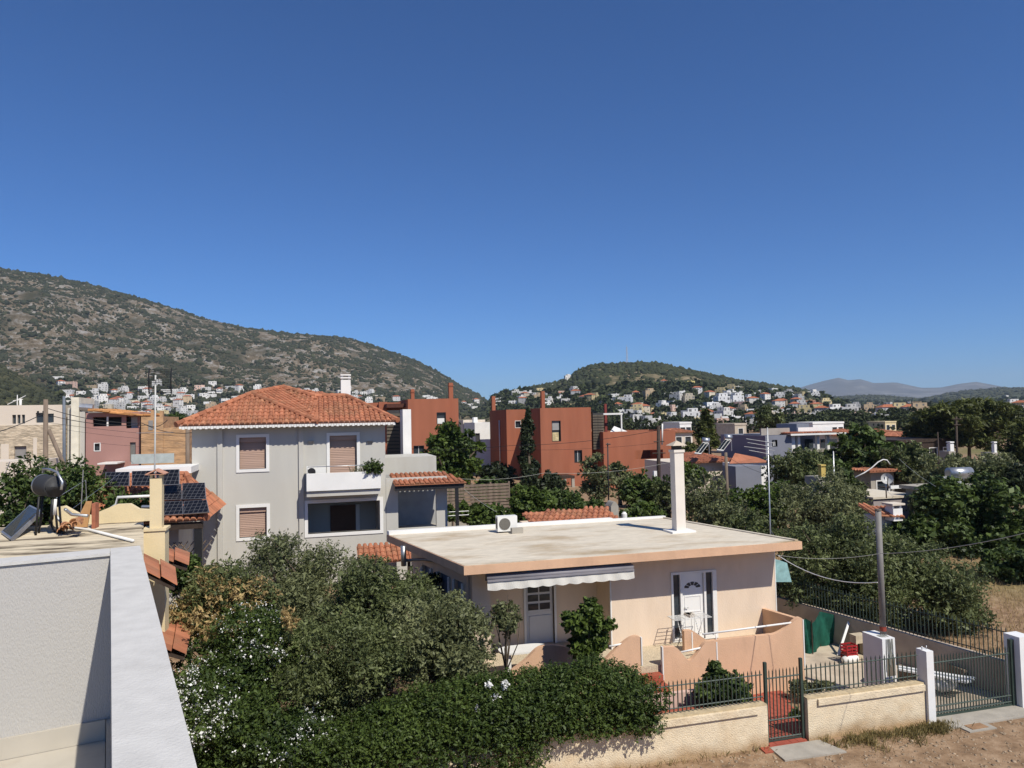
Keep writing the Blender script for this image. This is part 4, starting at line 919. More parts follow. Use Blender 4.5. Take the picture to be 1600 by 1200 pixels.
# ------------------------------------------------------------------ middle-distance buildings, left
def zb(px, py, b): return Bp(px, py, b)[2]
def xb(px, py, b): return Bp(px, py, b)[0]
m_cr = mat('cream_plaster', (0.66, 0.58, 0.48), 0.9, 0.05, .6)
m_stone = mat('stone_cladding', (0.54, 0.45, 0.33), 0.95, 0.35, 2.2, 0.05, 5, (0.36, 0.30, 0.22), 2.4, .5, .62, stretch=(.8, .8, 3.2))
m_mauve = mat('mauve_plaster', (0.37, 0.205, 0.175), 0.9, 0.07, .5)
m_tan = mat('tan_stone', (0.47, 0.29, 0.155), 0.95, 0.22, 1.6, 0.03, 5, (0.34, 0.22, 0.13), 1.8, .5, .65, stretch=(.8, .8, 2.5))
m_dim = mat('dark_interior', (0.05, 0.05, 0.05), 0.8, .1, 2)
B1 = 66.0
sh_ = thing('stone_house', 'cream house with stone-clad lower storey at the left edge', 'house', (-22, 68, 3))
zt, zm = zb(50, 633, B1), zb(50, 664, B1); xa, xr = xb(-40, 640, B1), xb(97, 640, B1)
slots = [(xb(19, 655, B1), xb(25, 655, B1), zb(30, 662, B1), zb(30, 648, B1)), (xb(27, 655, B1), xb(32, 655, B1), zb(30, 662, B1), zb(30, 648, B1)), (xb(34, 655, B1), xb(39, 655, B1), zb(30, 662, B1), zb(30, 648, B1)), (xb(56, 655, B1), xb(84, 655, B1), zb(30, 661, B1), zb(30, 647, B1))]
shell(sh_, xa, xr, B1, B1 + 8, zm, zt, m_cr, front=slots)
for q in slots: window(sh_, *q, B1, 'glass', 0, .2)
gq = (xb(23, 700, B1), xb(42, 700, B1), zb(30, 722, B1), zb(30, 697, B1))
shell(sh_, xa, xr + .2, B1 - .1, B1 + 8.1, 1.0, zm - .002, m_stone, front=[gq])
boxpart(sh_, 'garage_door', mat('grey_shutter', (.25, .24, .23), .6), gq[0], gq[1], B1 + .1, B1 + .16, gq[2], gq[3])
boxpart(sh_, 'door_surround', m_cr, gq[0] - .9, gq[0] - .35, B1 - .16, B1 - .101, 2.5, gq[3] + .2)
boxpart(sh_, 'drain_panel', m_cr, xb(53, 700, B1), xb(59, 700, B1), B1 - .18, B1 - .101, 2.5, zb(56, 684, B1))
tubepart(sh_, 'chimney_pipe', m_plast, [(xb(32, 628, B1 + 3), B1 + 3, zt - .3), (xb(32, 628, B1 + 3), B1 + 3, zb(32, 623, B1 + 3))], .1)
mb = MB(); c = Bp(27, 628, B1 + 2); mb.tube([(c[0], c[1], zt - .2), (c[0], c[1], zb(27, 617, B1 + 2))], .04, 5).tube([c + [-.7, 0, -.2], c + [.6, 0, .5]], .03, 4).tube([c + [-.3, 0, .1], c + [.4, 0, .2]], .03, 4).obj('roof_aerial', m_plast, sh_)
pr = thing('pale_tower', 'tall pale plastered pier between the stone house and the mauve house', 'building', (-18, 66, 3))
boxpart(pr, 'grey_wall', m_greyp, xr + .25, xb(113, 660, B1), B1 + .5, B1 + 8, 1, zb(105, 637, B1)); boxpart(pr, 'tower', mat('pale_cream', (.72, .68, .55), .9), xb(113, 640, B1), xb(125, 640, B1), B1 - .3, B1 + 4, 1, zb(118, 621, B1))
boxpart(pr, 'side_wall', m_greyp, xb(125, 650, B1) + .01, xb(133.5, 650, B1), B1 - .1, B1 + 5, 1, zb(130, 643, B1))
c = Bp(126, 636, B1); mb = MB(); mb.tube([c + [-.1, 0, 0], c + [.9, 0, -.1]], .3, 12); mb.obj('water_tank', m_metal, pr)
mv = thing('mauve_house', 'mauve plastered house with thin sloping tile roof and dark loggia', 'house', (-16, 65, 3))
B2 = 65.5; m0, m1 = xb(134, 680, B2), xb(219, 680, B2); zl = zb(180, 667, B2)
lg = (xb(145, 660, B2), xb(190, 660, B2), zb(168, 666, B2), zb(168, 651, B2)); lg2 = (xb(197, 660, B2), xb(217, 660, B2), zb(207, 669, B2), zb(207, 649, B2)); sw = (xb(148, 695, B2), xb(156, 695, B2), zb(152, 704, B2), zb(152, 693, B2)); dr = (xb(203, 705, B2), xb(212, 705, B2), zb(207, 722, B2), zb(207, 691, B2))
shell(mv, m0, m1, B2, B2 + 7, 1, zb(160, 645, B2), m_mauve, front=[lg, lg2, sw, dr])
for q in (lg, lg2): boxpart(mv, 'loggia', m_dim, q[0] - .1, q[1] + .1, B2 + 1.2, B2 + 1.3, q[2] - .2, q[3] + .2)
window(mv, *sw, B2, 'glass', .06, .15); boxpart(mv, 'door', mat('grey_door', (.17, .17, .16), .6), dr[0], dr[1], B2 + .15, B2 + .2, dr[2], dr[3])
c = Bp(209, 658, B2 + .6); boxpart(mv, 'white_window', m_trim, c[0] - .25, c[0] + .25, B2 + .9, B2 + .95, c[2] - .6, c[2] + .5)
xm = xb(168, 660, B2); boxpart(mv, 'loggia_post', m_trim, xm - .06, xm + .06, B2 - .01, B2 + .1, lg[2], lg[3])
mb = MB(); e0, e1 = Bp(137, 641, B2 - .5), Bp(224, 650, B2 - .5); tile_plane(mb, [e0, e1, e1 + [0, 8, .12], e0 + [0, 8, .12]], .3, .5, .09); mb.obj('roof', mat('ochre_tile', (.50, .24, .09), .9, .2, 2, rnd=.3), mv, 'stuff')
boxpart(mv, 'awning', m_plast, xb(155, 725, B2 - 2), xb(186, 725, B2 - 2), B2 - 2.5, B2 - .1, zb(170, 724, B2 - 1), zb(170, 722, B2 - 1))
th = thing('tan_house', 'tan stone house with stepped roofline left of the grey house', 'house', (-12, 66, 3)); B3 = 64.8
boxpart(th, 'upper_wall', m_tan, xb(220.5, 660, B3), xb(255, 660, B3), B3, B3 + 7, 1, zb(237, 651, B3)); boxpart(th, 'lower_wall', m_tan, xb(255, 690, B3) + .002, xb(293, 690, B3), B3 + .1, B3 + 7, 1, zb(275, 668, B3))
for px, py in ((238, 641), (252, 642)): boxpart(th, 'chimney', m_tan, xb(px - 2.5, 650, B3 + 1), xb(px + 2.5, 650, B3 + 1), B3 + 1, B3 + 1.5, zb(px, 655, B3 + 1), zb(px, py, B3 + 1))
wq = (xb(232, 660, B3), xb(239, 660, B3), zb(235, 672, B3), zb(235, 657, B3)); boxpart(th, 'window', mat('grey_shutter', (0, 0, 0)), wq[0], wq[1], B3 - .03, B3 - .002, wq[2], wq[3])
boxpart(th, 'glass_rail', mat('glass_rail', (.42, .47, .46), .2), xb(205, 715, 60), xb(272, 715, 60), 60, 60.05, zb(240, 724, 60), zb(240, 709, 60))
o = MB().box(xb(-60, 735, 48), xb(60, 735, 48), 48, 52, 1, zb(30, 721, 48)).obj('garden_wall', m_cr); recenter(o, (xb(0, 735, 48), 48, 1)); tag(o, 'cream garden wall below the stone-clad house', 'wall')
o = MB().box(xb(-60, 735, 36), xb(14, 735, 36), 36, 40, 1, zb(5, 757, 36)).obj('low_wall', m_cr); recenter(o, (xb(0, 735, 36), 36, 1)); tag(o, 'pale wall at the left edge behind the solar collector', 'wall')
# poles at the left
wp = thing('utility_pole', 'wooden utility pole with a leaning brace in front of the stone house', 'pole', (*D(72, 740, 45)[:2], 2)); pb = D(72, 740, 45)
tubepart(wp, 'pole', m_wood, [(pb[0], pb[1], 1), D(71.5, 624, 45)], [.17, .13]); tubepart(wp, 'brace', m_wood, [D(76, 671, 45), D(98, 722, 45), D(112, 757, 45)], .12)
mb = MB(); c = D(66, 646, 45); mb.tube([c + [-.3, -.1, 0], c + [.3, -.1, 0]], .05, 6).tube([c + [-.2, -.1, -.1], c + [-.2, -.1, .15]], .06, 6).tube([c + [.1, -.1, -.1], c + [.1, -.1, .15]], .06, 6).obj('insulator', m_black, wp)
sp = thing('steel_pole', 'slim grey steel pole right of the braced wooden pole', 'pole', (*D(101, 740, 50)[:2], 2)); q = D(101, 740, 50); tubepart(sp, 'pole', mat('blue_grey_steel', (.13, .15, .18), .5), [(q[0], q[1], 1), D(100, 619, 50)], [.12, .09])
wp2 = thing('utility_pole', 'brown wooden pole at the left corner of the grey house', 'pole', (*D(293, 720, 50)[:2], 2)); q = D(293, 720, 50); tubepart(wp2, 'pole', m_wood, [(q[0], q[1], 1), D(293, 668, 50)], .13)

# ------------------------------------------------------------------ the red houses
m_redf = m_red
m_slat = mat('grey_slats', (.13, .11, .085), .9, .25, 3)
def slat_screen(root, x0, x1, y0, y1, b, step=.22):
    a0, a1 = xb(x0, y0, b), xb(x1, y0, b); z0, z1 = zb((x0 + x1) / 2, y1, b), zb((x0 + x1) / 2, y0, b); k = 0
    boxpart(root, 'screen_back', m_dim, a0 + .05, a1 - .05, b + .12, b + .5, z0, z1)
    base = None; z = z0
    while z < z1 - step * .8:
        if base is None:
            base = boxpart(root, 'slat', m_slat, a0, a1, b, b + .06, z, z + step * .72); base0 = z
        else:
            copy_obj(base, root, (0, 0, z - base0))
        z += step
rl = thing('red_house', 'left brick-red cubic house with two thin chimneys', 'house', (12, 80, 1)); BR = 76.0
r0_, r1_ = xb(638, 680, BR), xb(717, 680, BR); zt = zb(680, 623, BR); wn = (xb(683, 650, BR), xb(696, 650, BR), zb(690, 662, BR), zb(690, 645, BR)); wn2 = (xb(647, 700, BR), xb(662, 700, BR), zb(655, 720, BR), zb(655, 697, BR))
shell(rl, r0_, r1_, BR, BR + 9, 0, zt, m_red, front=[wn, wn2]); window(rl, *wn, BR, 'glass', .05, .2, m_black, .01); window(rl, *wn2, BR, 'glass', .05, .2, m_black, .01, mull=2)
boxpart(rl, 'blind', m_plast, wn[0] + .05, wn[1] - .1, BR + .15, BR + .19, wn[2], (wn[2] + wn[3]) / 2)
for px, py, w_ in ((645, 608, 2.6), (705, 598, 3.2)):
    c = boxpart(rl, 'chimney', m_red, xb(px - w_, 620, BR + 1), xb(px + w_, 620, BR + 1), BR + 1, BR + 1.5, zt - .1, zb(px, py, BR + 1)); boxpart(c, 'chimney_cap', m_red, xb(px - w_ - .6, 620, BR + 1), xb(px + w_ + .6, 620, BR + 1), BR + .94, BR + 1.56, zb(px, py + 5, BR + 1), zb(px, py + 3.5, BR + 1))
boxpart(rl, 'low_wing', m_red, xb(575, 640, BR + 6), r0_ - .02, BR + 6, BR + 12, 0, zb(600, 629, BR + 6)); boxpart(rl, 'wing_roof', mat('dark_roof', (.09, .035, .025), .9), xb(603, 640, BR + 3), r0_ - .02, BR + 2, BR + 5.9, zb(620, 637, BR + 3), zb(620, 631, BR + 3))
boxpart(rl, 'wing_chimney', m_red, xb(592, 630, BR + 5), xb(605, 630, BR + 5), BR + 4.9, BR + 5.8, 4, zb(598, 628, BR + 5))
slat_screen(gw, 604, 626, 641, 711, 42.0, .2)
rr_ = thing('red_house', 'right brick-red cubic house group behind the cypress', 'house', (26, 80, 1))
a2 = xb(845, 690, 76); a2e = xb(924.5, 690, 76); bk = Ap(812, 690, a2)[1]; zt2 = zb(885, 637, 76)
wv = (xb(863, 670, 76), xb(875.5, 670, 76), zb(869, 689, 76), zb(869, 658, 76)); wv2 = (xb(898, 710, 76), xb(909, 710, 76), zb(904, 722, 76), zb(904, 704, 76))
shell(rr_, a2, a2e, 76, bk, 0, zt2, m_red, front=[wv, wv2], name='front_block'); f1 = window(rr_, *wv, 76, 'glass', .05, .25, m_black, .01); f2 = window(rr_, *wv2, 76, 'glass', .05, .2, m_black, .01, mull=2)
zh = (wv[2] + wv[3]) / 2; boxpart(f1, 'blind', mat('grey_blind', (.3, .3, .29), .8), wv[0] + .03, wv[1] - .1, 76.16, 76.22, zh + .1, wv[3]); boxpart(f1, 'curtain', mat('yellow_curtain', (.55, .45, .25), .8, .3, 3, .05, 6), wv[0] + .05, wv[1] - .15, 76.15, 76.21, wv[2], zh - .15)
a1_ = xb(792, 690, 81); bk1 = Ap(766, 690, a1_)[1]; zt1 = zb(800, 640, 81)
wl_ = (xb(805, 648, 81), xb(813, 648, 81), zb(808, 668, 81), zb(808, 658, 81)); shell(rr_, a1_, a2 + .5, 81, min(bk1, 98), 0, zt1, m_red, front=[wl_], name='back_block'); window(rr_, *wl_, 81, 'glass', .05, .2, m_trim, .01)
tubepart(rr_, 'downpipe', m_plast, [(a1_ - .1, 84, 1), (a1_ - .1, 84, zt1 - 1.2)], .07, 6)
for px, py, bb in ((771.5, 619, 88), (849, 611, 78)): boxpart(rr_, 'chimney', m_red, xb(px - 2.6, 630, bb), xb(px + 2.6, 630, bb), bb, bb + .5, 7, zb(px, py, bb))
aw, awe = xb(943, 700, 75.5), xb(1056, 700, 75.5); sl_ = (xb(992, 710, 75.5), xb(1036, 710, 75.5), zb(1014, 717, 75.5), zb(1014, 703, 75.5))
shell(rr_, aw, awe, 75.5, 82, 0, zb(1000, 673.5, 75.5), m_red, front=[sl_], name='long_wing', top=False)
slat_screen(rr_, 926, 943, 645, 702, 76.5, .3); boxpart(rr_, 'red_post', mat('dark_red', (.2, .04, .03), .6), xb(945, 650, 79), xb(948.5, 650, 79), 79, 79.25, 4, zb(947, 631, 79))
q = zb(958, 646, 78); boxpart(rr_, 'pergola_beam', m_plast, xb(943, 646, 78), xb(973, 646, 78), 78, 78.15, q - .15, q + .05); boxpart(rr_, 'pergola_post', m_plast, xb(970, 646, 78), xb(972, 646, 78), 78.02, 78.13, 4, q - .152)
mb = MB(); q = Bp(955, 674, 80); mb.slab([q + [-.6, -1, -.1], q + [1.8, -1, -.1], q + [.6, .5, .6]], (0, -.5, 1), .02); mb.obj('shade_sail', m_plast, rr_)
pg = thing('car_port', 'dark low pergola at the foot of the right red block', 'pergola', (25, 74, 1)); q = Bp(868, 746, 73); q2 = Bp(898, 746, 73); boxpart(pg, 'roof', m_dwood, q[0], q2[0], 73, 75.5, q[2] - .15, q[2] + .1); boxpart(pg, 'post', m_conc, q[0] + .9, q[0] + 1.2, 73.05, 73.3, 0, q[2] - .152); boxpart(pg, 'post', m_conc, q2[0] - .3, q2[0], 73.05, 73.3, 0, q[2] - .152)
wh = thing('white_house', 'white house between the two red houses', 'house', (20, 92, 1)); BW = 92.0
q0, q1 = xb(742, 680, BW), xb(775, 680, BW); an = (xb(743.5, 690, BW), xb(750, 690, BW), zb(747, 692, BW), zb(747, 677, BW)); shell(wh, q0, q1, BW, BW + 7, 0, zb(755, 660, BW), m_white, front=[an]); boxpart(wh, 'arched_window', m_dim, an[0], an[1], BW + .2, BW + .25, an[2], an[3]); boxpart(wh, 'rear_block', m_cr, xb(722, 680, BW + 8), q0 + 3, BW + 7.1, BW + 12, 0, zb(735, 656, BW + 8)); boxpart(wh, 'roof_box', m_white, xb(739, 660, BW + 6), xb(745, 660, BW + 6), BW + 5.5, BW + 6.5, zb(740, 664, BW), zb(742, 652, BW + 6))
# slatted wooden fence behind the porch
wf = thing('slat_fence', 'brown horizontal slat fence behind the tiled porch', 'fence', (xb(735, 786, 46), 46, .8)); fx0, fx1 = xb(678, 775, 46), xb(796, 775, 46); s0 = None
for k in range(8):
    z = 2.35 + .2 * k
    if s0 is None: s0 = boxpart(wf, 'slat', m_wood, fx0, fx1, 46, 46.03, z, z + .15)
    else: copy_obj(s0, wf, (0, 0, .2 * k))
for k in range(5): x = fx0 + (fx1 - fx0) * k / 4; boxpart(wf, 'post', m_wood, x - .05, x + .05, 46.035, 46.14, .8, 4.0)
boxpart(wf, 'base_wall', m_conc, fx0, fx1, 46.15, 46.35, .5, 2.35)

# ------------------------------------------------------------------ right middle distance
m_bluegrey = mat('blue_grey_plaster', (.20, .21, .25), .9, .06, 1)
vl = thing('grey_villa', 'long blue-grey villa with red tile edge and white columns', 'house', (41, 54, 0)); BV = 54.0
v0, v1, vm = xb(1196, 690, BV), xb(1312, 690, BV), xb(1237, 690, BV); zr = zb(1220, 680, BV)
wq = (xb(1207, 692, BV), xb(1214, 692, BV), zb(1210, 697, BV), zb(1210, 688, BV)); shell(vl, v0, vm, BV, BV + 7, -.5, zr, m_bluegrey, front=[wq]); window(vl, *wq, BV, 'glass', .04, .12, m_black, .01, mull=3)
boxpart(vl, 'roof_terrace_wall', mat('taupe_plaster', (.36, .32, .28), .9), v0 + .3, xb(1234, 675, BV + 1), BV + 1, BV + 1.2, zr + .002, zb(1215, 669, BV + 1))
boxpart(vl, 'rear_wall', m_bluegrey, vm + .01, v1 - .4, BV + 2.2, BV + 7, -.5, zr); boxpart(vl, 'loggia_floor', m_conc, vm + .01, v1 - .2, BV + .1, BV + 2.19, zb(1270, 703, BV) - .2, zb(1270, 703, BV)); boxpart(vl, 'lower_wall', m_bluegrey, vm + .01, v1 - .2, BV + .3, BV + 2.1, -.5, zb(1270, 703, BV) - .201)
for px in (1239, 1250, 1280, 1296): x = xb(px, 690, BV); boxpart(vl, 'column', m_white, x - (.3 if px == 1239 else .12), x + (.3 if px == 1239 else .12), BV + .12, BV + .4, zb(1270, 703, BV) + .002, zr - .05)
for px in (1264, 1288, 1301): x = xb(px, 693, BV + 2.2); boxpart(vl, 'window', m_glass, x - .4, x + .4, BV + 2.15, BV + 2.199, zb(px, 701, BV + 2.2), zb(px, 686, BV + 2.2))
boxpart(vl, 'fascia', m_trim, vm - .4, v1 + .3, BV - .5, BV - .42, zr - .05, zr + .1)
mb = MB(); zz2 = zb(1270, 675.5, BV + 1.2); tile_plane(mb, [(xb(1229, 681, BV), BV - .5, zr + .1), (v1 + .4, BV - .5, zr + .1), (v1 - 1.2, BV + 1.4, zz2), (xb(1232, 676, BV), BV + 1.4, zz2)], .28, .45, .07); mb.obj('roof', mat('bright_tile', (.37, .145, .082), .9, .15, 2, rnd=.25), vl, 'stuff')
boxpart(vl, 'parapet', m_white, xb(1247, 670, BV + 1.5), xb(1300, 670, BV + 1.5), BV + 1.5, BV + 1.7, zr, zb(1270, 667.5, BV + 1.5)); boxpart(vl, 'stair_head', m_bluegrey, xb(1234, 665, BV + 4), xb(1253, 665, BV + 4), BV + 3, BV + 6, zr, zb(1243, 662, BV + 4))
# tiled house with two solar heaters
sr = thing('tiled_house', 'low house with orange tile roof carrying two solar heaters', 'house', (32, 58, 0)); BT = 55.0
ez3 = zb(1110, 722, BT); mb = MB(); rt = mat('bright_tile', (0, 0, 0)); x0, x1 = xb(1060, 722, BT), xb(1158, 722, BT); zt3 = zb(1120, 706, BT + 4)
tile_plane(mb, [(x0, BT, ez3), (x1, BT, ez3), (x1 - 2.0, BT + 4, zt3), (x0 + 2.5, BT + 4, zt3)], .28, .45, .07); tile_plane(mb, [(x1, BT, ez3), (x1, BT + 8, ez3), (x1 - 2, BT + 4, zt3)], .28, .45, .07); mb.obj('roof', rt, sr, 'stuff'); boxpart(sr, 'wall', m_cr, x0 + .5, x1 - .5, BT + .6, BT + 7.5, -.5, ez3 - .06)
g0, g1 = xb(1143, 730, BT - 2), xb(1203, 730, BT - 2); boxpart(sr, 'front_wing', m_white, g0 + .2, g1 - .2, BT - 2, BT - .3, -.5, zb(1170, 723, BT - 2)); mb = MB(); mb.face([(g0 - .3, BT - 2.2, zb(1143, 724, BT - 2)), (g1, BT - 2.2, zb(1203, 722, BT - 2)), (g1, BT - .2, zb(1203, 716, BT - 2)), ((g0 + g1) / 2 - .3, BT - .2, zb(1173, 709, BT - 2))]); mb.obj('front_roof', rt, sr)
boxpart(sr, 'grey_annex', m_bluegrey, xb(1150, 750, BT - 4), xb(1190, 750, BT - 4), BT - 4, BT - 2.1, -1, zb(1170, 728, BT - 4))
for px, py, sc__ in ((1098, 699, 1.0), (1133, 694, 1.05)):
    c = D(px, py, 62); hs = thing('solar_heater', f"{'left' if px < 1110 else 'right'} solar heater with tilted collector on the orange tile roof", 'water heater', c, 'solar heaters on the orange tile roof')
    bl0 = D(px - 13, py + 9, 59.5); br0 = D(px - 3, py + 10, 59.5); tr0 = D(px + 10, py - 7, 61); e = (br0 - bl0) * .5; g = (tr0 - br0) / 1.35; c = (bl0 + br0) / 2 + g * .8
    for s in (-1, 1):
        P4 = [c + e * s * .52 - e * .48 - g * .8, c + e * s * .52 + e * .48 - g * .8, c + e * s * .52 + e * .48 + g * .55, c + e * s * .52 - e * .48 + g * .55]; P4 = [np.array(q) for q in P4]; n4 = np.cross(P4[1] - P4[0], P4[3] - P4[0]); n4 = n4 if n4[1] < 0 else -n4; mb = MB(); mb.slab(P4, n4, .1); o = mb.obj('collector_frame', m_plast, hs); mb = MB(); cc_ = sum(P4) / 4; n4 /= np.linalg.norm(n4); mb.slab([cc_ + (p_ - cc_) * .88 + n4 * .02 for p_ in P4], n4, .015); mb.obj('collector', MATS['collector_glass'], o)
    t0 = c + g * .62 + [0, .1, .12]; mb = MB(); mb.tube([t0 - e * 1.1, t0 - e * 1.05, t0 + e * 1.1, t0 + e * 1.15], [.1, .25, .25, .1], 14); mb.obj('tank', m_metal, hs, smooth=True); tubepart(hs, 'leg', m_metal, [t0 + e, t0 + e + [0, 0, -1.1]], .04, 5)
# generic mid-distance houses (roof shape, wall, windows as parts)
def mid_house(label, px0, px1, eave, base, b, wm, roof='hip', rm=None, nwin=2, ridge=7, depth=7):
    a0, a1 = xb(px0, eave, b), xb(px1, eave, b); z1 = zb((px0 + px1) / 2, eave, b); z0 = min(G((a0 + a1) / 2, b) - .5, zb((px0 + px1) / 2, base, b)); rt_ = thing('house', label, 'house', ((a0 + a1) / 2, b + 3, z0))
    hs = []; wz = z1 - 2.0
    for k in range(nwin): x = a0 + (a1 - a0) * (k + .5) / nwin; hs.append((x - .5, x + .5, wz, wz + 1.3))
    shell(rt_, a0, a1, b, b + depth, z0, z1, wm, front=hs)
    for h_ in hs: window(rt_, *h_, b, 'glass', .08, .12)
    if roof == 'hip':
        zr_ = zb((px0 + px1) / 2, eave - ridge, b + depth / 2); A_, B_, C_, E_ = [np.array(q) for q in ((a0 - .5, b - .5, z1 + .06), (a1 + .5, b - .5, z1 + .06), (a1 + .5, b + depth + .5, z1 + .06), (a0 - .5, b + depth + .5, z1 + .06))]; w2 = min((a1 - a0) * .35, depth * .5); p_, q_ = np.array([a0 + w2, b + depth / 2, zr_]), np.array([a1 - w2, b + depth / 2, zr_]); mb = MB()
        tile_plane(mb, [A_, B_, q_, p_], .3, .5, .07); tile_plane(mb, [B_, C_, q_], .3, .5, .07); tile_plane(mb, [E_, A_, p_], .3, .5, .07); mb.slab([C_, E_, p_, q_], (0, .5, 1), .05); mb.obj('roof', rm or MATS['bright_tile'], rt_, 'stuff')
    else:
        mb = MB(); mb.box(a0 - .1, a1 + .1, b - .1, b + depth + .1, z1 + .002, z1 + .35); mb.obj('parapet', wm, rt_)
    return rt_
mid_house('small tile-roofed house right of the long grey villa', 1322, 1352, 677, 690, 100, m_cr, ridge=7)
mid_house('orange-roofed house just left of the umbrella pine', 1410, 1452, 682, 700, 92, m_bluegrey, ridge=8, nwin=3)
mid_house('orange-roofed house peeping above trees beside the grey villa', 1352, 1376, 682, 695, 88, m_cr, ridge=6)
mid_house('tiny orange-roofed house left of the umbrella pine base', 1378, 1396, 675, 690, 115, m_cr, ridge=5)
mid_house('dark brown flat house under the umbrella pine', 1402, 1490, 691, 705, 70, m_dwood, roof='flat', nwin=4)
mid_house('pale yellow house in the valley behind the villa', 1383, 1400, 660, 675, 170, mat('pale_yellow', (.66, .55, .33), .9), roof='flat')
mid_house('long white house behind the grey villa roof', 1270, 1318, 662, 672, 120, m_white, roof='flat', nwin=5)
mid_house('low cream house left of the conifer', 1053, 1082, 676, 695, 110, m_cr, ridge=7, rm=MATS['clay_tile'])
mid_house('white house with red roof left of the conifer', 1062, 1080, 662, 676, 130, m_white, roof='flat')
mid_house('ruined beige block right of the conifer', 1148, 1166, 664, 682, 130, mat('beige_plaster', (.5, .43, .34), .9), roof='flat', nwin=1)
mid_house('small red-tiled shed among olive trees at right', 1360, 1396, 737, 752, 46, m_conc, ridge=6, rm=MATS['clay_tile'], nwin=1, depth=4)
mid_house('red-tiled shed behind the chimney in the olive grove', 1437, 1462, 731, 745, 48, m_conc, ridge=5, rm=MATS['clay_tile'], nwin=1, depth=4)
# flat white house with dish in the olive grove
fh = thing('flat_house', 'flat-roofed pale house with satellite dish in the olive grove', 'house', (30, 40, 0)); BF = 37.0
f0, f1 = xb(1365, 790, BF), xb(1432, 790, BF); zf_ = zb(1400, 778, BF); shell(fh, f0, f1, BF, BF + 6, -.5, zf_, mat('mauve_grey', (.33, .29, .28), .9)); boxpart(fh, 'white_corner', m_white, f1 - .002, f1 + 1.2, BF - .4, BF + 5, -.5, zf_ - .03)
boxpart(fh, 'roof', m_roofc, f0 - .1, f1 + .1, BF - .1, BF + 8, zf_ + .002, zf_ + .12)
boxpart(fh, 'pergola_frame', m_plast, xb(1392, 760, BF + 4), xb(1432, 760, BF + 4), BF + 4, BF + 4.1, zb(1410, 763, BF + 4), zb(1410, 758, BF + 4)); boxpart(fh, 'shed', m_dwood, xb(1390, 770, BF + 5), xb(1428, 770, BF + 5), BF + 5, BF + 6, zf_, zb(1410, 762, BF + 5))
vc = thing('vent_chimney', 'square white chimney with slotted cap on a tile strip behind the steel pole', 'chimney', D(1404, 800, 33)); p = D(1403, 800, 33); boxpart(vc, 'stack', m_white, p[0] - .25, p[0] + .25, p[1], p[1] + .5, p[2] - .4, p[2] + .15); boxpart(vc, 'cap', m_cr, p[0] - .34, p[0] + .34, p[1] - .08, p[1] + .58, p[2] + .3, p[2] + .38)
for sx in (-.2, .2): boxpart(vc, 'cap_leg', m_white, p[0] + sx - .05, p[0] + sx + .05, p[1] + .05, p[1] + .45, p[2] + .152, p[2] + .298)
mb = MB(); t0, t1 = D(1366, 805, 33), D(1414, 808, 33); tile_plane(mb, [t0, t1, t1 + [0, 1, .35], t0 + [0, 1, .35]]); mb.obj('tiles', m_tile, vc, 'stuff'); boxpart(vc, 'wall', mat('shed_white', (.6, .6, .6)), t0[0] + .3, t1[0] - .2, t0[1] + .3, t0[1] + 1, -.5, t0[2] - .08)
dsh = thing('satellite_dish', 'white satellite dish on the flat-roofed house in the grove', 'satellite dish', D(1386, 760, 38)); c = D(1386, 748, 38); mb = MB(); ax2 = np.array([-.55, -.75, .3]); ax2 /= np.linalg.norm(ax2); mb.tube([c - ax2 * .1, c - ax2 * .09, c - ax2 * .05, c + ax2 * .03], [.02, .10, .21, .29], 20, caps=False); mb.obj('dish', mat('dish_grey', (.42, .42, .41), .5), dsh, smooth=True); tubepart(dsh, 'mast', m_metal, [c + [0, .1, .1], c + [0, .1, -1.0]], .035, 6); tubepart(dsh, 'feed_arm', m_metal, [c + [0, 0, -.4], c + ax2 * .6], .02, 5)
hz_ = thing('looped_hose', 'white hose arching over the olive grove roof', 'hose', D(1336, 746, 37)); tubepart(hz_, 'hose', m_plast, [D(x, y, 37) for x, y in ((1336, 746), (1350, 739), (1362, 731), (1372, 722), (1380, 718), (1386, 719), (1391, 726))], .03)
st = thing('silver_water_tank', 'shiny silver solar water tank on the roof among dark trees at right', 'water heater', D(1500, 745, 43)); c = D(1499, 739, 43); e = np.array([.70, -.12, 0.0]); mb = MB(); mb.tube([c - e, c - e * .97, c + e * .97, c + e], [.2, .33, .33, .2], 18); mb.obj('tank', m_metal, st, smooth=True); tubepart(st, 'stand', m_metal, [c + [-.3, 0, -.2], c + [-.3, 0, -.8]], .03, 5); tubepart(st, 'stand', m_metal, [c + [.3, 0, -.2], c + [.3, 0, -.8]], .03, 5)
P4 = [c + [-1.3, -.6, -.75], c + [-.2, -.6, -.75], c + [-.1, .1, -.15], c + [-1.2, .1, -.15]]; mb = MB(); mb.slab(P4, np.cross(np.array(P4[1]) - P4[0], np.array(P4[3]) - P4[0]), .06); mb.obj('collector', m_metal, st)
boxpart(st, 'roof_base', m_conc, c[0] - 2, c[0] + 2, c[1] - .7, c[1] + 2.5, c[2] - 1.0, c[2] - .8); boxpart(st, 'wall', m_conc, c[0] - 1.6, c[0] + 1.6, c[1] + .3, c[1] + 2.4, -.5, c[2] - 1.001)
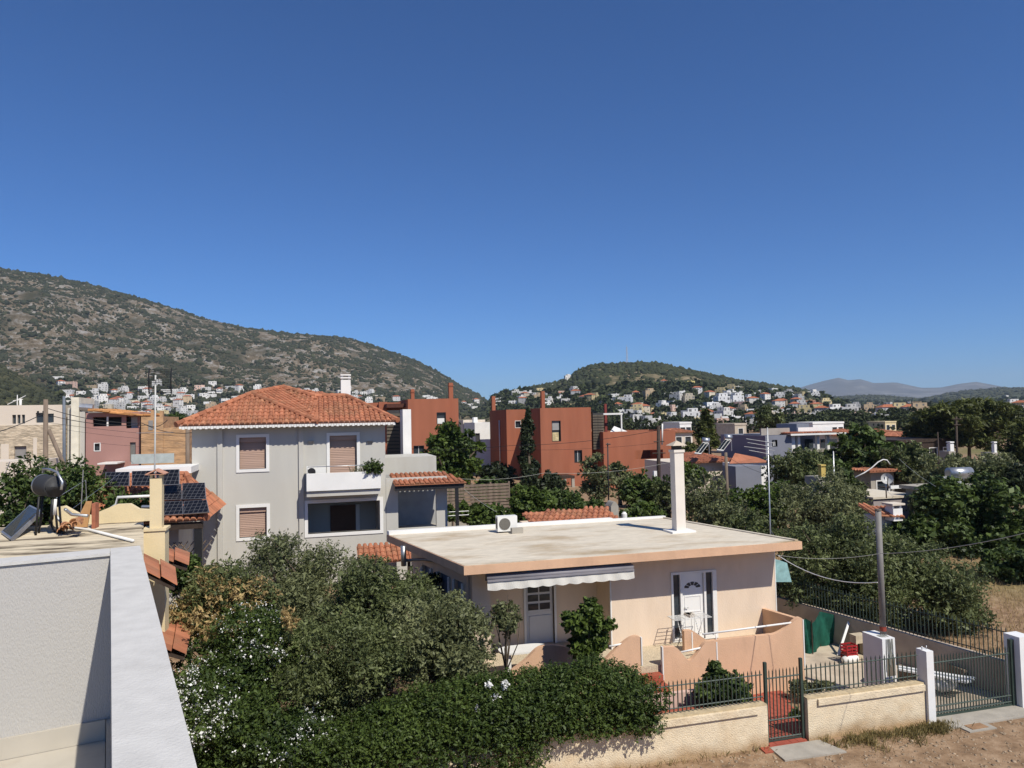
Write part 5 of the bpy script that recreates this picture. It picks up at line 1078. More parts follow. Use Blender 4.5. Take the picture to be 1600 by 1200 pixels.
# free-standing small chimneys seen above the greenery
def small_chimney(label, px, y0, y1, w_, dep, m_):
    p = D(px, y1, dep); ww = w_ / F * dep / 2; h_ = (y1 - y0) / F * dep; g_ = G(p[0], p[1]); r = thing('chimney', label, 'chimney', (p[0], p[1], g_)); boxpart(r, 'stack', m_, p[0] - ww, p[0] + ww, p[1], p[1] + 2 * ww, p[2] - .15, p[2] + h_ * .72); boxpart(r, 'hut', m_conc, p[0] - .5, p[0] + .5, p[1] - .1, p[1] + 1.2, g_ - .3, p[2] - .12); boxpart(r, 'cap', m_, p[0] - ww * 1.15, p[0] + ww * 1.15, p[1] - ww * .15, p[1] + ww * 2.15, p[2] + h_ * .85, p[2] + h_)
    for s in (-1, 1): boxpart(r, 'cap_leg', m_, p[0] + s * ww * .7 - .05, p[0] + s * ww * .7 + .05, p[1] + .1, p[1] + 2 * ww - .1, p[2] + h_ * .721, p[2] + h_ * .849)
small_chimney('white chimney rising from the dark trees at right', 1441, 710, 727, 8, 58, m_white); small_chimney('yellow chimney rising from the pale olive tree', 1287, 726, 742, 8, 46, mat('mustard', (.55, .4, .12), .9)); small_chimney('white chimney beside the tall utility pole at right', 1488, 690, 703, 7, 68, m_white); small_chimney('white chimney below the umbrella pine', 1556, 690, 705, 5, 70, m_white)
dm = thing('round_top_chimney', 'grey round-topped chimney behind the pink house roof', 'chimney', D(961, 806, 31)); p = D(961, 808, 31); prof = [(-.17, -.6)] + [(-.17 + .34 * k / 8, .45 + .2 * math.sin(math.pi * k / 8)) for k in range(9)] + [(.17, -.6)]
mb = MB(); mb.slab([(p[0] + x, p[1], p[2] + z) for x, z in prof], (0, -1, 0), .6); mb.obj('stack', m_conc, dm); mb = MB(); mb.tube([p + [.42, 0, -.1], p + [.42, 0, .12], p + [.42, 0, .2]], [.12, .12, .05], 10); mb.obj('vent_cap', m_plast, dm)
t0, t1 = D(833, 822, 29), D(970, 813, 29); mb = MB(); tile_plane(mb, [t0, t1, t1 + [0, 1.6, .32], t0 + [0, 1.6, .32]]); lo = mb.obj('tiles', m_tile, dm, 'stuff')
boxpart(dm, 'wall', m_pink, t0[0] + .1, t1[0] - .1, t0[1] + .9, t0[1] + 2.4, .5, min(t0[2], t1[2]) - .12)
# poles and masts
def pole(label, px, y0, y1, dep, r, m_, arms=(), name='utility_pole', extra=None):
    p = D(px[0], y1, dep); g_ = G(p[0], p[1]); rt_ = thing(name, label, 'pole', (p[0], p[1], g_)); tubepart(rt_, 'pole', m_, [(p[0], p[1], g_ - .2), D(px[1], y0, dep)], [r * 1.15, r * .9])
    for ay, w_ in arms: c = D(px[1] + (px[0] - px[1]) * (ay - y0) / (y1 - y0), ay, dep); tubepart(rt_, 'crossarm', m_, [c + [-w_, -.1, 0], c + [w_, -.1, 0]], .04, 5)
    return rt_
pl_ = pole('dark wooden utility pole in front of the low red wing', (1028, 1029), 665, 770, 52, .14, m_dwood, ((690, .4), (708, .5)))
c = D(1025, 740, 52); boxpart(pl_, 'meter_box', m_plast, c[0] - .25, c[0] - .02, c[1] - .2, c[1], c[2] - .25, c[2] + .2); tubepart(pl_, 'conduit', m_plast, [D(1035, 662, 52), D(1034.5, 695, 52)], .06, 6)
pole('wooden utility pole in the olive grove right of the white chimney', (1137, 1134), 707, 780, 45, .1, m_wood)
pole('tall utility pole before the umbrella pine', (1494, 1494), 651, 735, 58, .09, m_dwood, ((655, .5), (664, .35))); pole('thin pole left of the umbrella pine trunk', (1466, 1465), 675, 702, 66, .06, m_dwood)
pole('thin grey post by the dark broadleaf tree', (1302, 1302), 705, 740, 42, .04, m_metal, name='street_post')
aer = pole('tall thin aerial mast standing at the right edge of the pink house roof', (1202.5, 1199), 668, 836, 26.5, .025, m_metal, name='aerial_mast')
for k, (y_, w_) in enumerate(((690, .42), (696, .36), (702, .5), (708, .30))): c = D(1196, y_, 26.5); tubepart(aer, 'aerial_bar', m_metal, [c + [-.3 - w_, .1, .12], c + [w_ * .6, -.1, -.05]], .010, 4)
tubepart(aer, 'guy', m_metal, [D(1202, 825, 26.5), D(1209, 836, 26.5)], .008, 4)
pole('slender lamp post in front of the low red wing', (950, 949.5), 692, 760, 50, .05, m_black, ((694, .16),), name='street_lamp')
# overhead wires
def wire(label, pts, r=.012, sag=.3, m_=None):
    P = [D(*p) for p in pts]; path = []
    for p, q in zip(P[:-1], P[1:]):
        for k in range(10): t = k / 10; path.append(p + (q - p) * t - AZ * (sag * 4 * t * (1 - t)))
    path.append(P[-1]); o = MB().tube(path, r * .7, 5).obj('overhead_wire', m_ or m_cable); recenter(o, P[0]); tag(o, label, 'wire', 'overhead wires'); return o
wire('thick dark wire from the braced pole to the left edge', [(68, 646, 45), (-60, 688, 35)], .035, .2)
wire('upper thick wire from the braced pole to the grey house corner', [(74, 638, 45), (222, 661, 46), (300, 676, 46)], .03, .25); wire('lower thick wire from the braced pole past the aerial mast', [(74, 648, 45), (230, 664, 46), (262, 656, 46)], .03, .25)
wire('thin wire crossing the mauve house front', [(74, 660, 45), (292, 682, 50)], .015, .1); wire('lower thin wire across the mauve house', [(105, 672, 50), (292, 690, 50)], .012, .1); wire('thin wire above the mauve house door', [(150, 692, 55), (292, 700, 52)], .012, .08)
wire('dark wire crossing the red houses', [(600, 698, 60), (800, 696, 55), (1029, 672, 52)], .022, .25); wire('thin wire crossing the middle of the red houses', [(600, 700, 60), (820, 703, 55), (1029, 692, 52)], .012, .15)
wire('pale wire in front of the cypress and red house', [(690, 745, 40), (850, 739, 42), (1048, 722, 44)], .011, .25, m_cable2); wire('white wire from the porch to the pink house roof', [(725, 764, 33), (776, 800, 28)], .012, .05, m_cable2)
wire('pale wire from the pink house corner toward the right edge', [(1213, 867, 21), (1375, 865, 19), (1640, 823, 15)], .011, .12, m_cable2); wire('sagging white cable from the pink house corner to the steel pole', [(1216, 868, 21), (1371, 910, 18)], .016, .25, m_plast)
wire('thin wire from the tall pole to the flat house', [(1405, 717, 50), (1462, 760, 36)], .014, .1, m_cable2); wire('wire between the grove poles at right', [(1134, 712, 45), (1200, 742, 34)], .012, .1)

# ------------------------------------------------------------------ the pink bungalow
SHR, BS = -.23, 19.8                       # its sides run slightly askew of its front
ph = thing('pink_house', 'pale pink bungalow with stained flat roof slab and peach terrace walls', 'house', (9, 22, .4))
zs0, zs1 = 3.86, 4.10; FW = 20.8; FL = 1.12
slab = boxpart(ph, 'roof_slab', m_peach, 3.85, 14.44, BS, 26.2, zs0, zs1, sh=SHR, b_ref=BS)
mb = MB(); mb.box(3.88, 14.41, BS + .03, 26.17, zs1 + .001, zs1 + .012, sh=SHR, b_ref=BS); mb.obj('roof_coating', m_roofc, slab)
mb = MB(); mb.box(3.86, 12.2, 26.0, 26.2, zs1 + .013, zs1 + .14, sh=SHR, b_ref=BS); mb.box(12.2, 14.43, 26.05, 26.2, zs1 + .013, zs1 + .09, sh=SHR, b_ref=BS); mb.obj('roof_upstand', m_white, slab)
mb = MB(); mb.box(14.28, 14.40, BS + .1, 26.0, zs1 + .013, zs1 + .05, sh=SHR, b_ref=BS); mb.obj('roof_kerb', m_roofc, slab)
def shp(a, b): return a + SHR * (b - BS)
aR = 14.12; aM = xb(955, 930, FW); aD0, aD1 = xb(1049, 940, FW), xb(1120, 940, FW); zD1 = zb(1085, 892, FW); zD0 = FL + .02
mb = MB(); wall_holes(mb, (aM, FW, .2), AX, AZ, -AY, aR - aM, zs0 - .2 - .002, [(aD0 - aM, aD1 - aM, zD0 - .2, zD1 - .2)], .25); mb.obj('front_wall', m_pink, ph)
mb = MB(); mb.hexa([(aR - .25, FW + .252, .2), (aR, FW + .252, .2), (shp(aR, 26) + .02, 25.7, .2), (shp(aR, 26) - .23, 25.7, .2), (aR - .25, FW + .252, zs0 - .002), (aR, FW + .252, zs0 - .002), (shp(aR, 26) + .02, 25.7, zs0 - .002), (shp(aR, 26) - .23, 25.7, zs0 - .002)]); mb.obj('side_wall', m_pink, ph)
boxpart(ph, 'corner_trim', m_trim, aR + .001, aR + .03, FW - .01, FW + .06, FL, zs0 - .003); boxpart(ph, 'corner_trim', m_trim, aM - .035, aM - .001, FW - .012, FW + .05, FL, zs0 - .3)
# recessed porch
RB = 22.0; pd0, pd1 = xb(822, 960, RB), xb(866, 960, RB); pzD = zb(843, 910, RB); aPL = xb(766, 940, FW)
mb = MB(); wall_holes(mb, (aPL - .3, RB, .2), AX, AZ, -AY, aM + .6 - aPL, zs0 - .202, [(pd0 - aPL + .3, pd1 - aPL + .3, FL - .2, pzD - .2)], .2); mb.obj('porch_wall', m_pink, ph)
boxpart(ph, 'porch_side', m_pink, aM - .001, aM + .2, FW + .26, RB - .002, .2, zs0 - .004)
boxpart(ph, 'corner_pier', m_pink, xb(738, 940, FW), aPL, FW, FW + .3, .2, zs0 - .002)
# left side wall with its shutters
lw0 = xb(738, 940, FW); LB1 = 25.6; nW = 4
def lw(t, z, off=0): b = FW + .3 + (LB1 - FW - .3) * t; return np.array([lw0 + SHR * (b - FW) - off, b, z])
mb = MB(); U_ = lw(1, 0) - lw(0, 0); wl_len = np.linalg.norm(U_); U_ = U_ / wl_len; N_ = np.array([-U_[1], U_[0], 0]);
hol = [(wl_len * f0, wl_len * f1, FL - .2, 3.3 - .2) for f0, f1 in ((.06, .2), (.28, .48), (.60, .78))]
wall_holes(mb, lw(0, .2), U_, AZ, N_, wl_len, zs0 - .203, hol, .2); mb.obj('left_wall', m_pink, ph)
for f0, f1 in ((.06, .2), (.28, .48), (.60, .78)):
    p, q = lw(f0, 0) - N_ * .1, lw(f1, 0) - N_ * .1; m_ = MB(); m_.hexa([p + [0, 0, FL], q + [0, 0, FL], q - N_ * .05 + [0, 0, FL], p - N_ * .05 + [0, 0, FL], p + [0, 0, 3.3], q + [0, 0, 3.3], q - N_ * .05 + [0, 0, 3.3], p - N_ * .05 + [0, 0, 3.3]]); sh_o = m_.obj('balcony_door', mat('grey_aluminium', (.20, .23, .28), .5), ph)
    for s in (p, q): m_ = MB(); m_.tube([s + N_ * .14 + [0, 0, FL], s + N_ * .14 + [0, 0, 3.3]], .05, 4); m_.obj('door_frame', m_trim, sh_o)
mb = MB(); mb.hexa([lw(1, .2), lw(1, .2) + [9.5, .3, 0], lw(1, .2) + [9.5, .5, 0], lw(1, .2) + [0, .2, 0]] + [p + [0, 0, zs0 - .21] for p in (lw(1, .2), lw(1, .2) + [9.5, .3, 0], lw(1, .2) + [9.5, .5, 0], lw(1, .2) + [0, .2, 0])]); mb.obj('back_wall', m_pink, ph)
# main door with sidelights
dr_ = MB(); wall_holes(dr_, (aD0, FW - .03, zD0), AX, AZ, -AY, aD1 - aD0, zD1 - zD0, [(.07, .30, .1, zD1 - zD0 - .07), (.37, aD1 - aD0 - .44, .02, zD1 - zD0 - .07), (aD1 - aD0 - .37, aD1 - aD0 - .14, .1, zD1 - zD0 - .07)], .14); mdoor = dr_.obj('front_door', m_trim, ph)
lx0, lx1 = aD0 + .38, aD1 - .45; boxpart(mdoor, 'door_leaf', m_white, lx0, lx1, FW + .03, FW + .08, zD0 + .03, zD1 - .08)
for s0, s1 in ((aD0 + .07, aD0 + .30), (aD1 - .37, aD1 - .14)): boxpart(mdoor, 'sidelight', m_glass, s0, s1, FW + .05, FW + .07, zD0 + .1, zD1 - .07)
ctr = np.array([(lx0 + lx1) / 2, FW + .025, zD1 - .52]); mb = MB(); n_f = 10
for k in range(5):
    t0, t1 = math.pi * (k + .08) / 5, math.pi * (k + .92) / 5; mb.slab([ctr + [math.cos(t) * r_ * 1.05, 0, math.sin(t) * r_ * .72] for t, r_ in ((t0, .12), (t0, .26), ((t0 + t1) / 2, .27), (t1, .26), (t1, .12))], (0, -1, 0), .01)
mb.obj('fanlight', m_glass, mdoor)
mb = MB()
for (x0, x1, z0, z1) in ((.1, .42, .2, .75), (.5, .82, .2, .75), (.1, .82, .85, 1.35)):
    w_ = lx1 - lx0; wall_holes(mb, (lx0 + w_ * x0 / .92, FW + .018, zD0 + z0), AX, AZ, -AY, w_ * (x1 - x0) / .92, z1 - z0, [(.03, w_ * (x1 - x0) / .92 - .03, .03, z1 - z0 - .03)], .011)
mb.obj('door_moulding', m_white, mdoor)
tubepart(mdoor, 'door_handle', m_metal, [(lx0 + .07, FW + .03, zD0 + 1.0), (lx0 + .07, FW - .02, zD0 + 1.0), (lx0 + .18, FW - .02, zD0 + 1.0)], .012, 6)
# porch door: panes above, solid panel below
m_gd = mat('grey_white_door', (.62, .62, .62), .6, .04, 2)
pdr = boxpart(ph, 'porch_door', m_gd, pd0 + .02, pd1 - .02, RB + .08, RB + .12, FL + .01, pzD - .02); w_ = pd1 - pd0; zp0, zp1 = FL + 1.0, pzD - .08
for i in range(2):
    for j in range(3):
        x0 = pd0 + .09 + i * (w_ - .16) / 2; z0 = zp0 + j * (zp1 - zp0) / 3; boxpart(pdr, 'pane', m_glass, x0, x0 + (w_ - .24) / 2, RB + .070, RB + .079, z0 + .03, z0 + (zp1 - zp0) / 3 - .04)
boxpart(pdr, 'door_panel', m_gd, pd0 + .12, pd1 - .12, RB + .06, RB + .079, FL + .12, FL + .85)
mb = MB(); wall_holes(mb, (pd0 - .07, RB - .03, FL), AX, AZ, -AY, w_ + .14, pzD - FL + .07, [(.07, w_ + .07, -.01, pzD - FL)], .1); mb.obj('door_frame', m_trim, pdr)
# awning cassette with scalloped valance
aw_ = thing('awning', 'rolled-up awning with white scalloped valance under the pink roof edge', 'awning', (6, 20.1, 3.5)); q0, q1 = xb(761, 900, 19.9), xb(990, 890, 19.9)
mb = MB(); mb.tube([(q0, 19.96, 3.70), (q1, 19.96, 3.70)], .085, 10); mb.obj('roller', mat('grey_awning_case', (.24, .23, .25), .5), aw_, smooth=True); boxpart(aw_, 'cassette', MATS['grey_awning_case'], q0, q1, 20.05, 20.14, 3.60, 3.80)
mb = MB(); n_s = 96
for k in range(n_s):
    t0, t1 = k / n_s, (k + 1) / n_s; f_ = lambda t: 3.40 - .035 * abs(math.sin(t * math.pi * 11)); wob = lambda t: .02 * math.sin(t * 60)
    mb.face([(q0 + (q1 - q0) * t0, 19.88, 3.61), (q0 + (q1 - q0) * t1, 19.88, 3.61), (q0 + (q1 - q0) * t1, 19.85 + wob(t1), f_(t1)), (q0 + (q1 - q0) * t0, 19.85 + wob(t0), f_(t0))])
mb.obj('valance', mat('awning_cloth', (.74, .72, .66), .9, .05, 2, trans=.2), aw_); boxpart(aw_, 'front_bar', MATS['grey_awning_case'], q0, q1, 19.84, 19.90, 3.612, 3.66)
# terrace: floor, curved peach walls with white edges, rails
TB = 19.0
boxpart(ph, 'terrace_floor', m_pebble, 4.6, 13.86, TB + .14, FW - .002, FL - .3, FL); boxpart(ph, 'porch_floor', m_pebble, aPL - .2, aM - .003, FW + .002, RB - .002, FL - .3, FL)
def wall_profile(pts, b, t, name, m_=m_peach, trimr=None, zbot=.0):
    P = [Bp(x, y, b) for x, y in pts]; poly = [(P[0][0], b, zbot)] + [(p[0], b, p[2]) for p in P] + [(P[-1][0], b, zbot)]
    mb = MB()
    for (p, q) in zip(P[:-1], P[1:]): mb.hexa([(p[0], b, zbot), (q[0], b, zbot), (q[0], b + t, zbot), (p[0], b + t, zbot), (p[0], b, p[2]), (q[0], b, q[2]), (q[0], b + t, q[2]), (p[0], b + t, p[2])])
    return mb.obj(name, m_, ph)
def smooth_pts(c, n=6):
    out = []
    for i in range(len(c) - 1):
        p0, p1, p2, p3 = [np.array(c[max(0, min(len(c) - 1, j))], float) for j in (i - 1, i, i + 1, i + 2)]
        for k in range(n):
            t = k / n; out.append(tuple(.5 * (2 * p1 + (p2 - p0) * t + (2 * p0 - 5 * p1 + 4 * p2 - p3) * t * t + (3 * p1 - p0 - 3 * p2 + p3) * t ** 3)))
    return out + [tuple(c[-1])]
rw = wall_profile(smooth_pts([(1036, 1012), (1045, 1011), (1057, 1012), (1068, 1024), (1078, 1032), (1090, 1021), (1102, 1005), (1115, 1001), (1160, 996), (1200, 992), (1213, 990), (1228, 982), (1243, 969), (1250, 965), (1254, 967)]), TB, .14, 'terrace_wall')
wall_profile(smooth_pts([(800, 1048), (822, 1031), (838, 1015), (852, 1009), (872, 1009), (890, 1013), (905, 1022), (925, 1034), (943, 1033), (955, 1022), (970, 1008), (985, 997), (994, 994), (1000, 995)]), TB, .14, 'terrace_wall')
aW1 = Bp(1254, 990, TB)[0]; zW1 = Bp(1254, 967, TB)[2]
mb = MB(); mb.hexa([(aW1 - .14, TB + .142, 0), (aW1, TB + .142, 0), (aW1, FW - .003, 0), (aW1 - .14, FW - .003, 0), (aW1 - .14, TB + .142, zW1), (aW1, TB + .142, zW1), (aW1, FW - .003, zW1 - .12), (aW1 - .14, FW - .003, zW1 - .12)]); mb.obj('terrace_side_wall', m_peach, ph)
wall_profile(smooth_pts([(1069, 986), (1076, 985), (1083, 986), (1095, 994), (1108, 1002), (1116, 1004)]), 19.9, .14, 'inner_wall', zbot=FL)
for px, y0, y1, bb in ((1035, 1011, 1063, TB), (1002, 996, 1040, TB), (1254.5, 968, 1042, TB), (1081, 988, 1020, 19.9), (1119.5, 1003, 1036, TB)):
    p, q = Bp(px, y0, bb), Bp(px, y1, bb); boxpart(rw, 'edge_trim', m_trim, p[0] - .015, p[0] + .02, bb - .012, bb + (.10 if px != 1119.5 else -.001), q[2], p[2])
for (x0, y0, x1, y1) in ((1098, 991, 1236, 973), (1064, 1019, 1096, 1012), (952, 1010, 972, 1006)): tubepart(ph, 'rail', m_trim, [Bp(x0, y0, TB + .07), Bp(x1, y1, TB + .07)], .028, 8)
tubepart(ph, 'rail_post', m_trim, [Bp(1119, 990, TB + .07), Bp(1119, 1004, TB + .07)], .02, 6)
s0, s1 = Bp(1003, 1050, TB)[0], Bp(1034, 1050, TB)[0]
for k in range(5): boxpart(ph, 'step', m_redfloor, s0 + .02, s1 - .02, TB - .28 * (k + 1) + .14, TB - .28 * k + .139, 0, FL - .18 * (k + 1) + (.002 * k))
# steel-capped roof chimney
rc = boxpart(slab, 'chimney', mat('pinkish_chimney', (.74, .68, .60), .8, .04, 2), 0, 0, 0, 0, 0, 0); bpy.data.objects.remove(rc)
cp_ = Zp(1061, 829, zs1 + .05); rc = thing('roof_chimney', 'tall slender pale chimney with pointed cap on the pink house roof', 'chimney', (cp_[0], cp_[1], zs1)); cw = .17
boxpart(rc, 'stack', MATS['pinkish_chimney'], cp_[0] - cw, cp_[0] + cw, cp_[1] - cw, cp_[1] + cw, zs1 + .05, zs1 + 2.78); boxpart(rc, 'base_pad', m_white, cp_[0] - .42, cp_[0] + .45, cp_[1] - .35, cp_[1] + .35, zs1 + .013, zs1 + .07); boxpart(rc, 'collar', MATS['pinkish_chimney'], cp_[0] - cw - .03, cp_[0] + cw + .03, cp_[1] - cw - .03, cp_[1] + cw + .03, zs1 + 2.70, zs1 + 2.79)
boxpart(rc, 'vent', m_dim, cp_[0] - .13, cp_[0] + .13, cp_[1] - .13, cp_[1] + .13, zs1 + 2.791, zs1 + 2.93)
mb = MB(); hw_ = .27; top = (cp_[0], cp_[1], zs1 + 3.10); cs = [(cp_[0] + sx * hw_, cp_[1] + sy * hw_, zs1 + 2.93) for sx, sy in ((-1, -1), (1, -1), (1, 1), (-1, 1))]
for k in range(4): mb.face([cs[k], cs[(k + 1) % 4], top])
mb.face(cs[::-1]); mb.obj('cap', mat('cap_stone', (.50, .43, .34), .9), rc)
# roof air conditioner
ru = thing('air_conditioner', 'white air conditioner unit on the back edge of the pink house roof', 'air conditioner', Zp(793, 832, zs1)); p = Zp(778, 833, zs1 + .02); boxpart(ru, 'casing', m_plast, p[0], p[0] + .70, p[1], p[1] + .32, zs1 + .06, zs1 + .58); mb = MB(); mb.tube([(p[0] + .25, p[1] - .001, zs1 + .32), (p[0] + .25, p[1] - .02, zs1 + .32)], .2, 20); mb.obj('fan_grille', mat('grille_grey', (.14, .13, .11), .6, .3, 60), ru); boxpart(ru, 'side_grille', MATS['grille_grey'], p[0] - .006, p[0] - .001, p[1] + .05, p[1] + .27, zs1 + .15, zs1 + .5)
for x in (.05, .55): boxpart(ru, 'foot', m_black, p[0] + x, p[0] + x + .08, p[1] + .02, p[1] + .3, zs1 + .013, zs1 + .059)
o = MB().box(p[0] + .42, p[0] + .82, p[1] - .32, p[1] - .12, zs1 + .013, zs1 + .2).obj('concrete_block', m_conc); recenter(o, (p[0] + .6, p[1] - .2, zs1)); tag(o, 'concrete block in front of the roof air conditioner', 'block')
# back-left drain chimney pipe
fp = thing('flue_pipe', 'grey steel flue with side arm at the back left corner of the pink house', 'pipe', D(631, 880, 24)); tubepart(fp, 'pipe', m_metal, [D(631, 884, 24), D(630, 853, 24)], .09, 10); tubepart(fp, 'arm', m_metal, [D(633, 876, 24), D(660, 874, 24), D(680, 876, 23)], .05, 8)
# plastic table on the porch, drying rack at the door
tb_ = thing('plastic_table', 'white oval plastic table on the porch behind the olive', 'table', (*Zp(822, 1003, FL)[:2], FL)); c = np.array([*Bp(817, 993, 19.6)[:2], FL + .70]); mb = MB(); pts = [(c[0] + .68 * math.copysign(abs(math.cos(t)) ** .55, math.cos(t)), c[1] + .35 * math.copysign(abs(math.sin(t)) ** .7, math.sin(t)), c[2]) for t in np.linspace(0, 6.283, 33)[:-1]]; mb.slab(pts, (0, 0, 1), .045); mb.obj('table_top', m_plast, tb_)
for sx, sy in ((-.45, -.2), (.45, -.2), (-.45, .2), (.45, .2)): boxpart(tb_, 'leg', m_plast, c[0] + sx - .05, c[0] + sx + .05, c[1] + sy - .03, c[1] + sy + .03, FL, c[2] - .046)
dk = thing('drying_rack', 'folding wire clothes rack in front of the white door', 'drying rack', (*Zp(1085, 995, FL)[:2], FL)); b_ = 19.95; m_wire = mat('rack_wire', (.6, .6, .58), .4, .1, 3)
d0, d1 = xb(1055, 965, b_), xb(1112, 965, b_); zt_ = FL + .92
for s in (0, 1):
    for t in (0, 1): tubepart(dk, 'leg', m_wire, [((d0 + .3, d1 - .3)[s], b_ + .5 * t, zt_ - .05), ((d0 + .3, d1 - .3)[s], b_ + .5 * (1 - t), FL)], .013, 6)
mb = MB()
for k in range(7): y_ = b_ + .5 * k / 6; mb.tube([(d0, y_, zt_), (d1, y_, zt_)], .008, 4)
for x in (d0, d0 + .35, d1 - .35, d1): mb.tube([(x, b_, zt_), (x, b_ + .5, zt_)], .012, 5)
mb.obj('wire_shelf', m_wire, dk)
mb = MB()
for k in range(14): x = random.uniform(d0 + .5, d1 - .4); mb.box(x, x + .05, b_ + random.uniform(0, .45), b_ + .47, zt_ + .01, zt_ + .07)
mb.obj('pegs', mat('peg_white', (.6, .55, .48), .7), dk)

# ------------------------------------------------------------------ front boundary
B0 = 16.0
gL, gR = xb(1201, 1130, B0), xb(1262, 1130, B0); pL0 = xb(1443, 1075, B0)
bw = thing('boundary_wall', 'cream roughcast garden wall left of the small gate', 'wall', (3, B0, 0)); bw2 = thing('boundary_wall', 'cream roughcast garden wall between the small gate and the white pillar', 'wall', (12, B0, 0))
WT = 1.0
boxpart(bw, 'wall', m_cream, -6, gL - .02, B0, B0 + .28, -.3, WT); boxpart(bw, 'ledge', m_cream, -6, gL - .28, B0 - .055, B0 - .001, WT - .16, WT - .012); boxpart(bw, 'coping', mat('worn_coping', (.50, .40, .25), .95, .2, 5, .012, 25), -6, gL - .02, B0 + .004, B0 + .28, WT + .001, WT + .03)
boxpart(bw2, 'wall', m_cream, gR + .02, pL0 + .02, B0, B0 + .28, -.3, WT); boxpart(bw2, 'ledge', m_cream, gR + .3, pL0 + .01, B0 - .055, B0 - .001, WT - .16, WT - .012); boxpart(bw2, 'coping', MATS['worn_coping'], gR + .02, pL0 + .02, B0 + .004, B0 + .28, WT + .001, WT + .03)
def pickets(root, p0, p1, z0, z1, n, r=.011, rails=(.12, .85), rr=.016, zfun=None):
    # row of iron pickets from p0 to p1 (x,y), each its own part sharing one mesh
    first = None; loc = parent_loc(root)
    for k in range(n):
        t = (k + .5) / n; x = p0[0] + (p1[0] - p0[0]) * t; y = p0[1] + (p1[1] - p0[1]) * t
        if first is None:
            mb = MB(); mb.box(x - r, x + r, y - r, y + r, z0, z1 - .03); mb.tube([(x, y, z1 - .03), (x, y, z1 + .02)], [r * 1.3, .002], 4); first = mb.obj('picket', m_iron, root); fx, fy = x, y
        else: copy_obj(first, root, (x - fx, y - fy, 0))
    for f_ in rails:
        z = z0 + (z1 - z0) * f_; tubepart(root, 'rail', m_iron, [(p0[0], p0[1], z), (p1[0], p1[1], z)], rr, 4)
PZ = 1.80; fb = B0 + .14
f1_ = thing('iron_fence', 'green iron picket fence on the garden wall left of the small gate', 'fence', (6, fb, WT)); x0 = xb(1030, 1100, fb); pickets(f1_, (x0 - .9, fb), (gL - .05, fb), WT + .08, PZ, 33)
f2_ = thing('iron_fence', 'green iron picket fence on the wall right of the small gate', 'fence', (12, fb, WT)); pickets(f2_, (gR + .06, fb), (pL0 - .02, fb), WT + .08, PZ, 25)
gt = thing('garden_gate', 'small green iron picket gate over the red path', 'gate', (gL, fb, 0))
for x in (gL + .04, gR - .04): boxpart(gt, 'post', m_iron, x - .035, x + .035, fb - .035, fb + .035, -.1, 1.98)
pickets(gt, (gL + .1, fb), (gR - .1, fb), .10, 1.78, 9, .010, (0.02, .28, .88), .02)
boxpart(gt, 'kick_frame', m_iron, gL + .08, gR - .08, fb - .012, fb + .012, .06, .1)
m_pil = mat('pillar_white', (.74, .74, .73), .8, .05, 2, .003, 40)
pi1 = thing('gate_pillar', 'square white gate pillar at the end of the cream wall', 'pillar', (pL0 + .25, B0, 0)); boxpart(pi1, 'shaft', m_pil, pL0 + .06, pL0 + .28, B0 - .08, B0 + .26, -.2, 1.83)
for x in (.1, .24): tubepart(pi1, 'bolt', m_metal, [(pL0 + x, B0 + .1, 1.83), (pL0 + x, B0 + .1, 1.92)], .015, 6)
g2a, g2b = pL0 + .37, xb(1589, 1060, B0)
bgt = thing('driveway_gate', 'wide green iron picket gate at the right', 'gate', (g2a, fb, 0)); pickets(bgt, (g2a + .05, fb), (g2b - .05, fb), .1, 1.62, 27, .011, (0.03, .14, .88), .022); boxpart(bgt, 'bottom_beam', m_iron, g2a, g2b, fb - .025, fb + .025, .03, .1)
pi2 = thing('gate_pillar', 'white gate pillar cut by the right edge of the picture', 'pillar', (g2b + .2, B0, 0)); boxpart(pi2, 'shaft', m_pil, g2b + .06, g2b + .5, B0 - .08, B0 + .4, -.2, 1.9); boxpart(pi2, 'gate_post', m_iron, g2b - .06, g2b + .055, fb - .05, fb + .05, -.1, 1.8)
# side wall with fence along the field
sA, sB = np.array([g2b + .25, 16.45]), np.array([16.05, 27.0]); m_side = mat('side_wall_grey', (.40, .33, .26), .95, .15, 2, .01, 25)
sw_ = thing('side_wall', 'grey-brown low wall with iron fence along the dry field', 'wall', (sA[0], sA[1], 0)); ez = 1.05
mb = MB(); mb.hexa([(sA[0], sA[1], -.3), (sA[0] + .22, sA[1], -.3), (sB[0] + .22, sB[1], 0), (sB[0], sB[1], 0), (sA[0], sA[1], ez), (sA[0] + .22, sA[1], ez), (sB[0] + .22, sB[1], ez + .15), (sB[0], sB[1], ez + .15)]); mb.obj('wall', m_side, sw_)
f3_ = thing('iron_fence', 'long dark iron picket fence on the side wall under the olive', 'fence', (sA[0], sA[1], ez)); pickets(f3_, (sA[0] + .1, sA[1] + .05), (sB[0] + .1, sB[1]), ez + .05, ez + .92, 86, .010, (.1, .85), .015)
